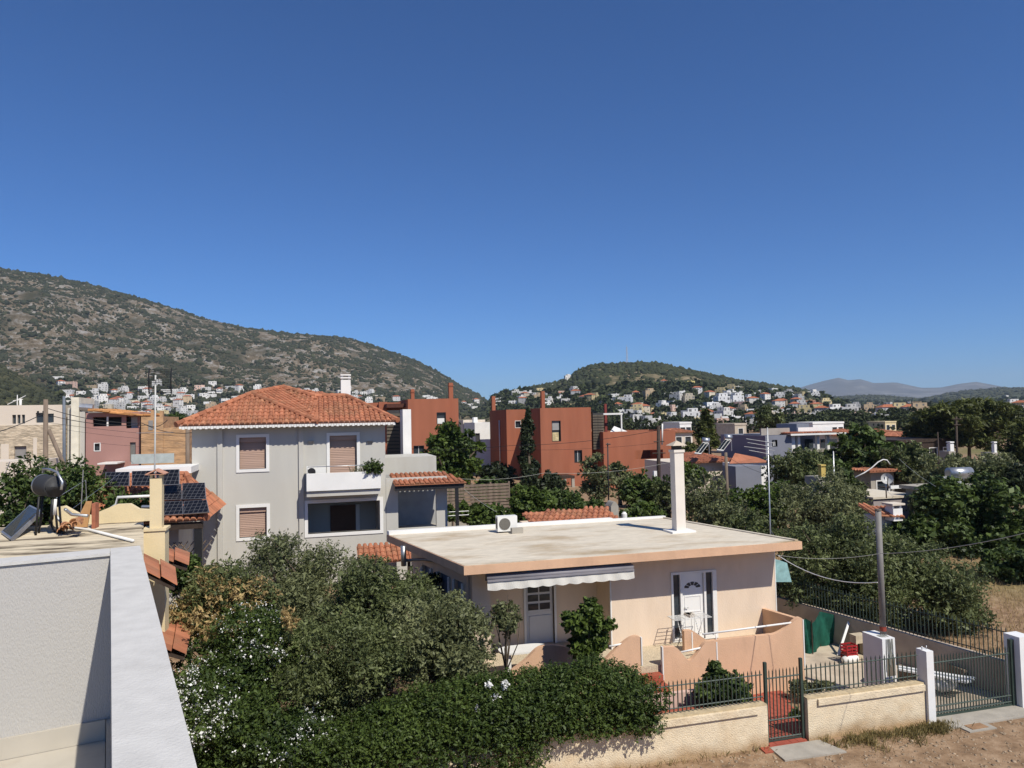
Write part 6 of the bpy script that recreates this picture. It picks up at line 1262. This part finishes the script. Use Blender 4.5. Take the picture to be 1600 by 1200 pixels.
# ground inside the gates
def sheet(name, poly, z, m_, t=.06):
    mb = MB(); mb.slab([(x, y, z) for x, y in poly], (0, 0, 1), t); return mb.obj(name, m_, None, 'structure')
m_pave = mat('yard_paving', (.50, .42, .32), .95, .15, 2, .008, 14, (.40, .33, .25), 1.5, .45, .65)
sheet('yard_paving', [(gR + .9, 16.29), (g2b + .2, 16.29), (18.0, 19.0), (16.6, 24), (14.3, 24), (13.9, 18.6), (gR + 1.6, 18.3)], .10, m_pave, .2)
sheet('gate_threshold', [(g2a, 15.6), (g2b + .05, 15.6), (g2b + .05, 16.28), (g2a, 16.28)], .05, m_conc, .2)
sheet('garden_soil', [(-7, 16.29), (gL - .1, 16.29), (gL - .2, 18.4), (4.5, 18.4), (3, 26), (-7, 26)], .22, mat('garden_soil', (.16, .105, .065), .95, .3, 3, .03, 8), .3)
PP = [Zp(1196, 1176, .03)[:2], Zp(1266, 1166, .03)[:2], Zp(1240, 1118, .03)[:2], Zp(1222, 1078, .03)[:2], Zp(1188, 1078, .03)[:2]]
path = sheet('garden_path', [tuple(p) for p in PP] + [(s1 + .1, 18.7), (s0 - .2, 18.7), (s0 - .2, 17.6), (gL - .15, 17.2)], .03, m_redfloor, .2)
m_ft = mat('red_path_tile', (.34, .085, .055), .7, .12, 6)
for i in range(14):
    for j in range(16):
        x = gL - .2 + i * .2; y = 15.98 + j * .2
        if in_poly(x + .1, y + .1, [tuple(p) for p in PP]): boxpart(path, 'floor_tile', m_ft, x + .004, x + .196, y + .004, y + .196, .032, .045 + random.uniform(0, .004))
mb = MB(); mb.slab([(s0 - .2, 17.65, .045), (gL - .03, 17.45, .045), (gL - .03, 18.35, .045), (s1 + .1, 18.65, .045), (s0 - .2, 18.65, .045)], (0, 0, 1), .01); 
boxpart(bw, 'planter_edge', m_redfloor, x0 - .8, gL - .3, B0 + 1.4, B0 + 1.55, .1, .55); boxpart(bw, 'planter_wall', mat('rose_plaster', (.60, .42, .36), .9), x0 - .5, gL - .6, B0 + 2.0, B0 + 2.15, .1, .75)
slb = sheet('gate_slab', [(gL - .1, 15.25), (gR + .45, 15.2), (gR + .25, 15.93), (gL - .05, 15.93)], .04, m_conc, .1)
mh = Zp(1526, 1136, 0.02); sheet('drain_surround', [(mh[0] - .42, mh[1] - .2), (mh[0] + .42, mh[1] - .2), (mh[0] + .42, mh[1] + .22), (mh[0] - .42, mh[1] + .22)], .03, m_conc, .1)
o = MB().box(mh[0] - .25, mh[0] + .25, mh[1] - .12, mh[1] + .14, .031, .045).obj('drain_cover', mat('rusty_plate', (.30, .18, .10), .8, .2, 4)); recenter(o, mh); tag(o, 'rusty square drain cover in the dirt by the wide gate', 'drain cover')
sheet('verge_kerb', [(pL0 + .1, 15.5), (g2b + 1.5, 15.5), (g2b + 1.5, 15.75), (pL0 + .1, 15.75)], .035, m_conc, .1)
# meter pillar with steel pole
mp_ = thing('meter_pillar', 'white electricity meter pillar with draped wires inside the fence', 'pillar', (14.2, 17.0, .1)); b_ = 17.0; m0_, m1_ = xb(1381, 1040, b_), xb(1400, 1040, b_); zt_ = zb(1385, 998, b_)
boxpart(mp_, 'body', m_pil, m0_ - .02, m1_, b_, b_ + .75, .1, zt_); mb = MB()
for k in range(6): x = m0_ + .08 + k * (m1_ - m0_ - .1) / 6; mb.tube([(x, b_ + .3, zt_ + .02), (x + random.uniform(-.03, .03), b_ - .015, zt_ - .02), (x + random.uniform(-.08, .08), b_ - .02, zt_ - .5 - random.uniform(0, .4))], .012, 4)
mb.obj('draped_wires', m_cable2, mp_); boxpart(mp_, 'meter_recess', mat('rusty_box', (.16, .13, .10), .8), m0_ + .10, m1_ - .03, b_ - .012, b_ - .001, zt_ - 1.0, zt_ - .55); boxpart(mp_, 'grille', m_trim, m0_ + .07, m1_ - .03, b_ - .02, b_ - .001, .35, .8)
sp_ = thing('steel_pole', 'thick grey steel service pole rising from the meter pillar', 'pole', (14.3, 17.4, zt_)); pt = Bp(1372, 797, 17.35); pbm = Bp(1380, 990, 17.35); tubepart(sp_, 'pole', mat('pole_grey', (.20, .19, .18), .6, .15, 3), [(pbm[0], 17.35, zt_ - .05), (pt[0], 17.35, pt[2])], [.085, .08], 14); mb = MB(); mb.tube([(pbm[0], 17.35, zt_ + .1), (pbm[0], 17.35, zt_ + .22)], .088, 14); mb.obj('red_band', mat('band_red', (.25, .05, .03), .6), sp_); mb = MB(); mb.tube([(pt[0], 17.35, pt[2] - .02), (pt[0], 17.35, pt[2] + .03)], .09, 12); mb.obj('cap', mat('rusty_box', (0, 0, 0)), sp_)
# yard clutter
c = Zp(1327, 1022, .35); cr_ = thing('red_crates', 'stack of red plastic crates in the shaded yard', 'crate', (c[0], c[1], .15)); m_rc = mat('red_plastic', (.33, .02, .025), .45, .1, 4)
for k in range(2):
    mb = MB(); z = .15 + .27 * k
    for (ax0, ax1, by0, by1) in ((-.2, .2, -.15, -.135), (-.2, .2, .135, .15), (-.2, -.185, -.135, .135), (.185, .2, -.135, .135)):
        for zz in (0, .10, .20): mb.box(c[0] + ax0, c[0] + ax1, c[1] + by0, c[1] + by1, z + zz, z + zz + .045)
    for sx in (-.19, 0, .19):
        for sy in (-.142, .142): mb.box(c[0] + sx - .015, c[0] + sx + .015, c[1] + sy - .01, c[1] + sy + .01, z + .046, z + .199)
    mb.box(c[0] - .18, c[0] + .18, c[1] - .13, c[1] + .13, z + .002, z + .02); mb.obj('crate', m_rc, cr_)
c = Zp(1329, 1031, .2); o = MB().tube([c + [-.3, 0, 0.02], c + [-.28, 0, 0.02], c + [-.1, 0, .03], c + [.22, .05, .03], c + [.3, .06, .03]], [.05, .09, .14, .15, .06], 14).obj('white_canister', m_plast, smooth=True); recenter(o, c); tag(o, 'white plastic canister lying in front of the red crates', 'canister')
c = Zp(1347, 1030, .12); wb = thing('wooden_box', 'upright open wooden box beside the white canister', 'box', c); mb = MB(); wall_holes(mb, (c[0] - .2, c[1], .12), AX, AZ, -AY, .42, .75, [(.05, .37, .08, .5)], .3); mb.obj('carcass', mat('pale_timber', (.50, .42, .30), .8, .2, 4), wb); boxpart(wb, 'back', m_dwood, c[0] - .19, c[0] + .21, c[1] + .301, c[1] + .32, .13, .86)
c = Zp(1308, 1024, .12); t_ = Bp(1327, 965, c[1] + .6); o = MB().slab([c + [0, 0, 0], c + [.10, 0, 0], t_ + [.10, 0, 0], t_], (-.2, -1, .3), .05).obj('white_plank', m_trim); recenter(o, c); tag(o, 'long white plank leaning in the yard beside the green netting', 'plank'); c2 = Zp(1332, 1010, .12); t2 = Bp(1340, 973, c2[1] + .4); o = MB().slab([c2, c2 + [.25, 0, 0], t2 + [.25, 0, 0], t2], (-.2, -1, .3), .04).obj('wooden_board', m_wood); recenter(o, c2); tag(o, 'wooden board leaning behind the red crates', 'board')
# green netting
gn = thing('green_netting', 'green shade netting strung beside the terrace wall', 'netting', Zp(1256, 1020, .1)); mb = MB(); n_a, n_b = 26, 8; base = [Zp(1255, 1020, .1), Zp(1270, 1022, .1), Zp(1282, 1010, .1), Zp(1318, 1003, .1)]
def npnt(i, j):
    t = i / n_a * 3; k = min(int(t), 2); p = base[k] + (base[k + 1] - base[k]) * (t - k); hgt = 1.05 + .1 * math.sin(i * .45); return p + np.array([.03 * math.sin(i * 1.3 + j * .6), .05 * math.sin(i * .9 + j * .5), hgt * j / n_b])
for i in range(n_a):
    for j in range(n_b): mb.face([npnt(i, j), npnt(i + 1, j), npnt(i + 1, j + 1), npnt(i, j + 1)])
mb.obj('net', mat('green_net', (.015, .11, .075), .8, .3, 5, trans=.3), gn, smooth=True)
for k in range(4): tubepart(gn, 'stake', m_dwood, [base[k], base[k] + [0, 0, 1.1]], .02, 5)
tq_ = D(1222, 885, 25); o = MB().hexa([tq_ + np.array(q) for q in ((-.3, 0, -.5), (.35, 0, -.55), (.35, .5, -.5), (-.3, .5, -.5), (-.3, 0, .25), (.2, 0, .1), (.25, .5, .1), (-.3, .5, .25))]).obj('tarpaulin', mat('teal_tarp', (.25, .42, .42), .6, .25, 4)); recenter(o, tq_ - [0, 0, .5]); tag(o, 'pale teal tarpaulin behind the pink house corner', 'tarpaulin')
# stack of boards and sheet metal behind the wide gate
bk_ = thing('board_stack', 'blue-white boards laid on trestles behind the wide gate', 'boards', Zp(1470, 1060, .1)); q = [Zp(1405, 1040, .62), Zp(1525, 1058, .62), Zp(1510, 1068, .62), Zp(1402, 1047, .62)]
for k in range(4):
    f0, f1 = k / 4 + .02, (k + 1) / 4 - .02; mb = MB(); P4 = [q[0] + (q[3] - q[0]) * f0, q[1] + (q[2] - q[1]) * f0, q[1] + (q[2] - q[1]) * f1, q[0] + (q[3] - q[0]) * f1]; mb.slab([p + [0, 0, .04 * (k % 2)] for p in P4], (0, 0, 1), .05); mb.obj('board', mat('blue_board', (.40, .45, .50), .6, .15, 3) if k % 2 == 0 else m_trim, bk_)
for px in (1425, 1505): p = Zp(px, 1060, .3); boxpart(bk_, 'trestle', m_wood, p[0] - .05, p[0] + .05, p[1] - .1, p[1] + .5, .1, .56)
c = Zp(1478, 1075, .25); o = MB().tube([c + [-.35, 0, 0], c + [-.3, 0, .1], c + [0, 0, .15], c + [.3, .1, .08], c + [.4, .1, 0]], [.05, .2, .24, .18, .05], 12).obj('white_sack', m_plast, smooth=True); recenter(o, c); tag(o, 'white sack on the ground under the blue-white boards', 'sack')
o = MB().tube([c + [-1.2, .9, .3], c + [-1.15, .9, .5], c + [-1.0, .95, .62], c + [-.9, 1, .35]], [.08, .2, .16, .05], 10).obj('white_bag', m_plast, smooth=True); recenter(o, c + [-1, .9, .0]); tag(o, 'crumpled white bag behind the meter pillar', 'bag')

# ------------------------------------------------------------------ trees and shrubs
tree('olive_tree', 'wide olive under the umbrella pine at right', 'tree', 1565, 715, 60, 790, 50, 'olivedark', 9000, 'trees of the neighbourhood', .15)
TG = 'trees of the neighbourhood'
for row in [
    # name, label, cx, top, half width, bottom, depth, kind, leaves, shape
    ('umbrella_pine', 'broad dark umbrella pine on the right skyline', 1515, 612, 108, 712, 88, 'pine', 34000, 'flat'),
    ('pine_tree', 'dark pine at the right edge behind the umbrella pine', 1605, 650, 62, 750, 75, 'pine', 14000, None),
    ('conifer_tree', 'dense green conifer above the solar heaters', 1104, 636, 31, 716, 88, 'pine', 7000, 'cone'),
    ('conifer_tree', 'lower broad conifer left of the ruined beige block', 1078, 690, 30, 735, 80, 'pine', 4000, None),
    ('eucalyptus_tree', 'grey-green tree behind the long grey villa', 1197, 633, 30, 676, 120, 'olivedark', 4500, None),
    ('mulberry_tree', 'dark green broadleaf tree in front of the grey villa end', 1355, 668, 76, 765, 60, 'fig', 16000, None),
    ('olive_tree', 'dark olive tree below the grey villa wall', 1250, 695, 58, 778, 52, 'olivedark', 12000, None),
    ('olive_tree', 'silvery olive tree around the yellow chimney', 1287, 726, 90, 865, 41, 'olive', 22000, None),
    ('fig_tree', 'large dark fig tree at the right edge above the field', 1530, 738, 122, 925, 38, 'fig', 30000, None),
    ('olive_tree', 'big dark olive tree behind the steel pole', 1322, 782, 118, 995, 27.5, 'olivedark', 42000, None),
    ('olive_tree', 'spreading olive overhanging the field fence', 1455, 835, 106, 1002, 27, 'olivedark', 32000, None),
    ('olive_tree', 'olive tree just behind the pink house right corner', 1252, 815, 52, 925, 31, 'olivedark', 8000, None),
    ('lemon_tree', 'bright green tree between the white chimney and the aerial mast', 1178, 752, 60, 850, 42, 'light', 8000, None),
    ('olive_tree', 'pale olive tree right behind the white roof chimney', 1105, 735, 62, 830, 45, 'olive', 9000, None),
    ('olive_tree', 'grey olive tree behind the roof edge near the aerial mast', 1140, 778, 62, 850, 36, 'olive', 8500, None),
    ('oak_tree', 'dark round tree left of the dark utility pole', 1005, 732, 38, 805, 50, 'citrus', 5500, None),
    ('oak_tree', 'dark tree between the utility pole and the white chimney', 1045, 740, 34, 815, 47, 'olivedark', 5000, None),
    ('olive_tree', 'tall feathery olive against the red wall', 933, 700, 36, 800, 54, 'olive', 6000, None),
    ('olive_tree', 'small olive right of the tall feathery olive', 968, 716, 20, 770, 58, 'olivedark', 2500, None),
    ('lemon_tree', 'glossy green tree behind the roof air conditioner', 835, 756, 48, 830, 39, 'light', 8000, None),
    ('lemon_tree', 'glossy green tree left of the round-topped chimney', 905, 775, 48, 825, 38, 'citrus', 6000, None),
    ('lemon_tree', 'small green tree by the tiled porch corner', 765, 786, 40, 835, 35, 'light', 5000, None),
    ('shrub', 'leafy shrub right of the round-topped chimney', 1005, 785, 45, 822, 36, 'light', 4500, None),
    ('cypress_tree', 'tall dark cypress in front of the red block', 826, 637, 27, 775, 70, 'cypress', 16000, 'cone'),
    ('climber_tree', 'ivy-covered round tree in front of the left red house', 706, 648, 54, 780, 62, 'light', 16000, None),
    ('dark_tree', 'dark shaded tree left of the cypress', 775, 715, 35, 772, 72, 'shade', 4500, None),
    ('dark_tree', 'dark shaded tree behind the cypress foot', 860, 735, 32, 785, 70, 'shade', 3000, None),
    ('orange_tree', 'dense dark citrus tree behind the black water tank', 88, 708, 92, 835, 26, 'citrus', 22000, None),
    ('orange_tree', 'dense dark citrus tree left of the photovoltaic panels', 192, 757, 50, 832, 25, 'citrus', 10000, None),
    ('orange_tree', 'low citrus by the left wall behind the collector', 35, 775, 40, 840, 25, 'citrus', 5000, None),
    ('dark_tree', 'round dark tree left of the grey house roof', 274, 645, 18, 672, 95, 'citrus', 2200, None),
    ('oak_tree', 'pale leafy tree under the umbrella pine', 1505, 698, 98, 780, 52, 'olive', 17000, None),
    ('oak_tree', 'grey olive left of the white chimney at right', 1415, 690, 55, 755, 56, 'olivedark', 8500, None),
    ('fig_tree', 'dark fig tree behind the steel tank', 1470, 745, 40, 800, 42, 'fig', 5000, None),
    ('olive_tree', 'dark olive by the flat-roofed house wall', 1335, 745, 30, 805, 45, 'olivedark', 3500, None),
    ('shade_tree', 'deep green tree at the right frame edge below the pines', 1590, 720, 40, 790, 48, 'shade', 4500, None),
    ('olive_tree', 'olive filling the gap behind the netting', 1235, 880, 30, 945, 29, 'olivedark', 4500, None),
    ('bush', 'bushes at the foot of the low red wing', 1075, 722, 36, 765, 58, 'light', 3500, None),
    ('olive_tree', 'dark olive left of the wide villa wall', 1222, 745, 30, 800, 46, 'citrus', 3500, None),
    ('fig_tree', 'fig tree hanging over the flat house corner', 1425, 800, 45, 880, 33, 'fig', 7000, None),
    ('fig_tree', 'dark fig mass over the dry field', 1580, 850, 60, 925, 33, 'fig', 7000, None),
]:
    nm, lab, cx, tp, hw, bt2, dep, kd, n, shp_ = row
    tree(nm, lab, 'tree', cx, tp, hw, bt2, dep, kd, n, TG, .16 if dep < 60 else .25, shape=shp_)
for nm, lab, cx, tp, hw, bt2, dep, kd, n in (('shrub', 'green shrubs in front of the left red house foot', 690, 745, 45, 790, 52, 'light', 5000), ('shrub', 'dark shrubs between fence and white house', 760, 745, 40, 790, 55, 'citrus', 5000), ('shrub', 'green shrubs before the cypress foot', 815, 755, 42, 805, 50, 'light', 5500), ('shrub', 'bushy growth below the right red block', 880, 760, 45, 805, 48, 'citrus', 5500), ('olive_tree', 'grey olive before the low red wing', 985, 735, 36, 790, 56, 'olive', 4500), ('shrub', 'green growth at the left end of the tile strip behind the pink house', 850, 795, 40, 830, 36, 'light', 4500), ('shrub', 'green growth behind the pink house roof centre', 940, 792, 45, 822, 36, 'olivedark', 5000), ('olive_tree', 'grey-green olive left of the aerial mast foot', 1170, 800, 55, 865, 33, 'olivedark', 8000), ('fig_tree', 'dark green tree hiding the villa foot', 1300, 715, 45, 775, 54, 'fig', 6000), ('olive_tree', 'pale olive right of the flat-roofed house', 1452, 765, 42, 830, 40, 'olive', 6000), ('fig_tree', 'broad fig below the silver tank', 1490, 760, 60, 850, 41, 'fig', 9000), ('pine_tree', 'small dark pine left of the umbrella pine', 1440, 650, 30, 700, 95, 'pine', 6000), ('shrub', 'dark green thicket behind the field', 1580, 800, 50, 880, 42, 'shade', 7000)):
    tree(nm, lab, 'tree', cx, tp, hw, bt2, dep, kd, n, TG, .1)
tree('garden_hedge', 'bright clipped hedge behind the tiled porch', 'hedge', 730, 782, 60, 815, 43, 'light', 6000, None, .05, depth_r=.25)

# ---- the front garden
GG = 'front garden planting'
tree('olive_tree', 'silvery olive tree in front of the pink porch', 'tree', 695, 912, 108, 1095, 18.2, 'olive', 40000, GG, .1, .2, size=1.15)
tree('olive_tree', 'small silvery olive crown against the porch wall', 'tree', 790, 935, 32, 1000, 18.6, 'olive', 4500, GG, .04, .2, size=1.1)
tree('olive_tree', 'large grey-green olive below the grey house', 'tree', 470, 828, 140, 1010, 21.5, 'olive', 44000, GG, .14, .3)
tree('olive_tree', 'olive in the middle of the garden', 'tree', 590, 855, 110, 1075, 19.8, 'olivedark', 44000, GG, .12, .2)
tree('lentisk_bush', 'broad dull green bush in the heart of the garden', 'bush', 530, 955, 140, 1150, 17.3, 'olivedark', 46000, GG, .07, .1)
tree('creeper', 'dark creeper against the yellow house side', 'bush', 293, 855, 34, 990, 20.5, 'citrus', 9000, GG, .06, .2, size=1.3)
dry, bl = tree('dry_shrub', 'half-dry golden shrub in the left of the garden', 'bush', 350, 870, 92, 1020, 18.6, 'olivedark', 20000, GG, .06, .2)
c, nm, _ = blob_leaves([[*b_[:3], b_[3] * 1.08, b_[4] * 1.08, b_[5] * 1.08] for b_ in bl if rng.random() < .5], 9500, .4, .3, .05); V, Fq = leaf_cards(c, nm, .055, .018); numpy_mesh('dry_leaves', V, Fq, kmat('dry'), np.repeat(rng.random(len(c)), 4), dry, 'stuff')
c = D(455, 985, 16.8); c2, nm, _ = blob_leaves([[*D(300 + random.uniform(0, 160), 985 + random.uniform(-20, 60), 16.4), .22, .2, .25] for _ in range(9)], 1500, .4, .3); V, Fq = leaf_cards(c2, nm, .045, .014); numpy_mesh('withered_twigs', V, Fq, kmat('dry'), np.repeat(rng.random(len(c2)), 4), dry, 'stuff')
jas, bl = tree('jasmine_bush', 'big jasmine bush covered in white flowers beside the terrace wall', 'bush', 370, 975, 140, 1300, 15.4, 'hedge', 60000, GG, .05, 0.0, size=1.0)
jas2, bl2 = tree('jasmine_bush', 'flowering jasmine under the golden shrub', 'bush', 390, 925, 125, 1110, 17.0, 'hedge', 34000, GG, .05, 0.1)
m_flw = leafmat('white_blossom', (.72, .72, .70), (.85, .85, .83), .2)
def flowers(root, blobs, ncl, per, size, frac=1.0, up=.2):
    if root.name in root_info:
        ce, Rr, cen = root_info[root.name]; nr = np.linalg.norm((cen - ce) / np.array(Rr), axis=1); c = cen[(nr > .74) & (cen[:, 2] > ce[2] - Rr[2] * .8)]
        w_ = .15 + vnoise(c[:, 0] * 2.2, c[:, 2] * 2.2 + c[:, 1] * 2.2, 4) ** 2; c = c[rng.choice(len(c), min(ncl, len(c)), False, w_ / w_.sum())]
    else: c, nm, _ = blob_leaves(blobs, ncl, .8, up, 0, .08)
    P = np.repeat(c, per, 0) + rng.normal(0, .035, (len(c) * per, 3)); n2 = unit(rng.normal(size=P.shape) + np.array([.2, -.8, .9])); V, Fq = leaf_cards(P, n2, size, size * .75)
    numpy_mesh('flowers', V, Fq, m_flw, np.repeat(rng.random(len(P)), 4), root, 'stuff')
flowers(jas, [[*b_[:3], b_[3] * 1.06, b_[4] * 1.06, b_[5] * 1.06] for b_ in bl], 2300, 3, .018); flowers(jas2, [[*b_[:3], b_[3] * 1.05, b_[4] * 1.05, b_[5] * 1.05] for b_ in bl2], 420, 3, .018)
# clipped hedge over the front wall: one long row of clumps
hx0, hx1 = xb(470, 1120, 16.3), xb(1040, 1120, 16.3)
hd = thing('garden_hedge', 'long dark pittosporum hedge spilling over the cream wall', 'hedge', ((hx0 + hx1) / 2, 16.4, 0), GG); bl = []
n_h = 46
for k in range(n_h):
    t = (k + .5) / n_h; x = hx0 + (hx1 - hx0 - .35) * t; top = 2.24 - .10 * math.sin(t * 5) - .75 * max(0, (.34 - t) / .34) - (.55 * max(0, t - .86) / .14)
    for (dy, dz, s) in ((-.30, -.75, .48), (-.34, -.35, .46), (.05, -.15, .42), (.45, -.3, .42), (.5, -.8, .42), (-.1, -.95, .40)):
        bl.append([x + rng.normal(0, .1), 16.42 + dy + rng.normal(0, .05), top + dz + rng.normal(0, .05), s * .9, s * .8, s * .72])
for k in range(30):
    t = (k / 30) * .62; x = hx0 + (hx1 - hx0) * t
    for z_ in (1.25, .8, .4): bl.append([x + rng.normal(0, .12), 15.72 + rng.normal(0, .06), z_ + .15 - (.25 if z_ < .5 else 0) + max(0, t - .3) * (1.6 if z_ < 1 else .5), .36, .26, .32])
for k in range(26):
    t = .5 + (k / 26) * .47; x = hx0 + (hx1 - hx0 - .2) * t
    for z_ in (1.75, 1.4, 1.12): bl.append([x + rng.normal(0, .1), 15.80 + rng.normal(0, .05), z_ - max(0, t - .85) * 1.5, .34, .26, .27])
c, nm, idx = blob_leaves(bl, 165000, .6, .5, .1); L_ = .033; V, Fq = leaf_cards(c, nm, L_, L_ * .45); tint = rng.normal(0, .1, len(bl))[idx]
numpy_mesh('foliage', V, Fq, kmat('hedge'), np.repeat(np.clip(rng.random(len(c)) * .7 + .12 + tint, 0, 1), 4), hd)
flowers(hd, [[*Bp(x, y, 16.0), .09, .09, .09] for x, y in ((770, 1068), (790, 1075), (778, 1085), (738, 1100), (730, 1118), (742, 1112), (728, 1125), (715, 1135), (800, 1056), (785, 1066), (763, 1074))], 46, 5, .022)
stm = MB()
for k in range(12): x = hx0 + (hx1 - hx0) * (k + .5) / 12; stm.tube([(x, 16.6, 0), (x + .1, 16.5, .9), (x, 16.4, 1.7)], [.05, .04, .02], 6)
stm.obj('stems', bark(), hd)
tree('orange_tree', 'small round orange tree in front of the pink terrace wall', 'tree', 918, 924, 46, 1045, 19.0, 'light', 7500, GG, .045, .2, size=1.35)
tree('oleander', 'oleander bush behind the iron fence', 'bush', 1135, 1050, 55, 1130, 19.0, 'citrus', 8000, GG, .04, .1, size=1.35); tree('oleander', 'upright oleander sprig above the iron fence', 'bush', 1118, 1032, 24, 1085, 19.2, 'citrus', 2200, GG, .03, .1, size=1.4)
tree('lavender', 'grey lavender clump inside the small gate', 'bush', 1252, 1062, 22, 1092, 20.6, 'olive', 2600, GG, .02, .1); tree('lavender', 'grey lavender clump behind the right iron fence', 'bush', 1283, 1060, 30, 1092, 20.4, 'olive', 2200, GG, .02, .1)
tree('geranium', 'small bright green plant beside the red path', 'bush', 1248, 1100, 15, 1135, 19.5, 'light', 900, GG, .02, .1)
tree('shrub', 'dark shrub left of the flue pipe behind the pink house', 'bush', 672, 890, 24, 945, 23, 'shade', 4000, GG, .05, .3)
# weeds, dry grass and stones along the street
def tufts(name, label, pts, hgt, m_, kind='stuff'):
    mb = MB()
    for p in pts:
        a_ = random.uniform(0, 6.28); h_ = hgt * random.uniform(.4, 1.2); l_ = random.uniform(.02, .12); d = np.array([math.cos(a_), math.sin(a_), 0]); s_ = np.array([-d[1], d[0], 0]) * .007; mb.rv = random.random(); p = np.array(p)
        mb.face([p - s_, p + s_, p + d * l_ * .5 + s_ * .7 + AZ * h_ * .7, p + d * l_ + AZ * h_])
    o = mb.obj(name, m_, None, kind); o['label'] = label; o['category'] = 'grass'; return o
wp_ = []
for _ in range(46):
    cx_, cy_, s_ = random.uniform(gR + .3, pL0 + .2), 15.85 - abs(random.gauss(0, .35)), random.uniform(.03, .13)
    for _ in range(random.randint(5, 45)): wp_.append((cx_ + random.gauss(0, s_), min(15.95, cy_ + random.gauss(0, s_)), 0))
for _ in range(160): wp_.append((random.uniform(3, gL), 15.95 - abs(random.gauss(0, .1)), 0))
for cx_, n_ in ((pL0 - .1, 700), (pL0 - 1.0, 300), (gR + 1.2, 350)):
    for _ in range(n_): wp_.append((cx_ + random.gauss(0, .28), 15.75 - abs(random.gauss(0, .18)), 0))
tufts('dry_weeds', 'dry weeds along the foot of the cream wall', wp_, .17, leafmat('foliage_weed', (.10, .09, .03), (.36, .28, .12)))
fp_ = [(random.uniform(17.5, 34), random.uniform(18, 34)) for _ in range(14000)]
tufts('field_grass', 'dry straw-coloured grass in the field at the right', [(x, y, G(x, y)) for x, y in fp_ if x > 18.9 - (y - 16.5) * .26], .22, leafmat('foliage_straw', (.26, .18, .08), (.55, .41, .20)))
sp2 = [Zp(random.uniform(1040, 1600), random.uniform(1120, 1200), 0) for _ in range(1900)]; sp2 = np.array([p for p in sp2 if p[1] < 15.85])
bushes('street_stones', sp2, np.clip(rng.lognormal(-4.1, .55, len(sp2)), .006, .06), .6, mat('pale_stone', (.31, .235, .16), .95, .15, 3, rnd=.45), 'small stones scattered on the dirt street', 'stones')

# ------------------------------------------------------------------ haze: the air itself
hz = MB(); hz.box(-9800, 9800, -9800, 9800, -46, 480)
hm = bpy.data.materials.new('haze_air'); hm.use_nodes = True; hn = hm.node_tree; hn.nodes.remove(hn.nodes['Principled BSDF'])
pv = hn.nodes.new('ShaderNodeVolumePrincipled'); pv.inputs['Color'].default_value = (0.68, 0.83, 1.0, 1); pv.inputs['Density'].default_value = 0.000085; pv.inputs['Anisotropy'].default_value = 0.0
hn.links.new(pv.outputs[0], hn.nodes['Material Output'].inputs['Volume'])
ho = hz.obj('haze', hm, None, 'stuff'); tag(ho, 'thin blue haze in the air over the valley', 'haze')
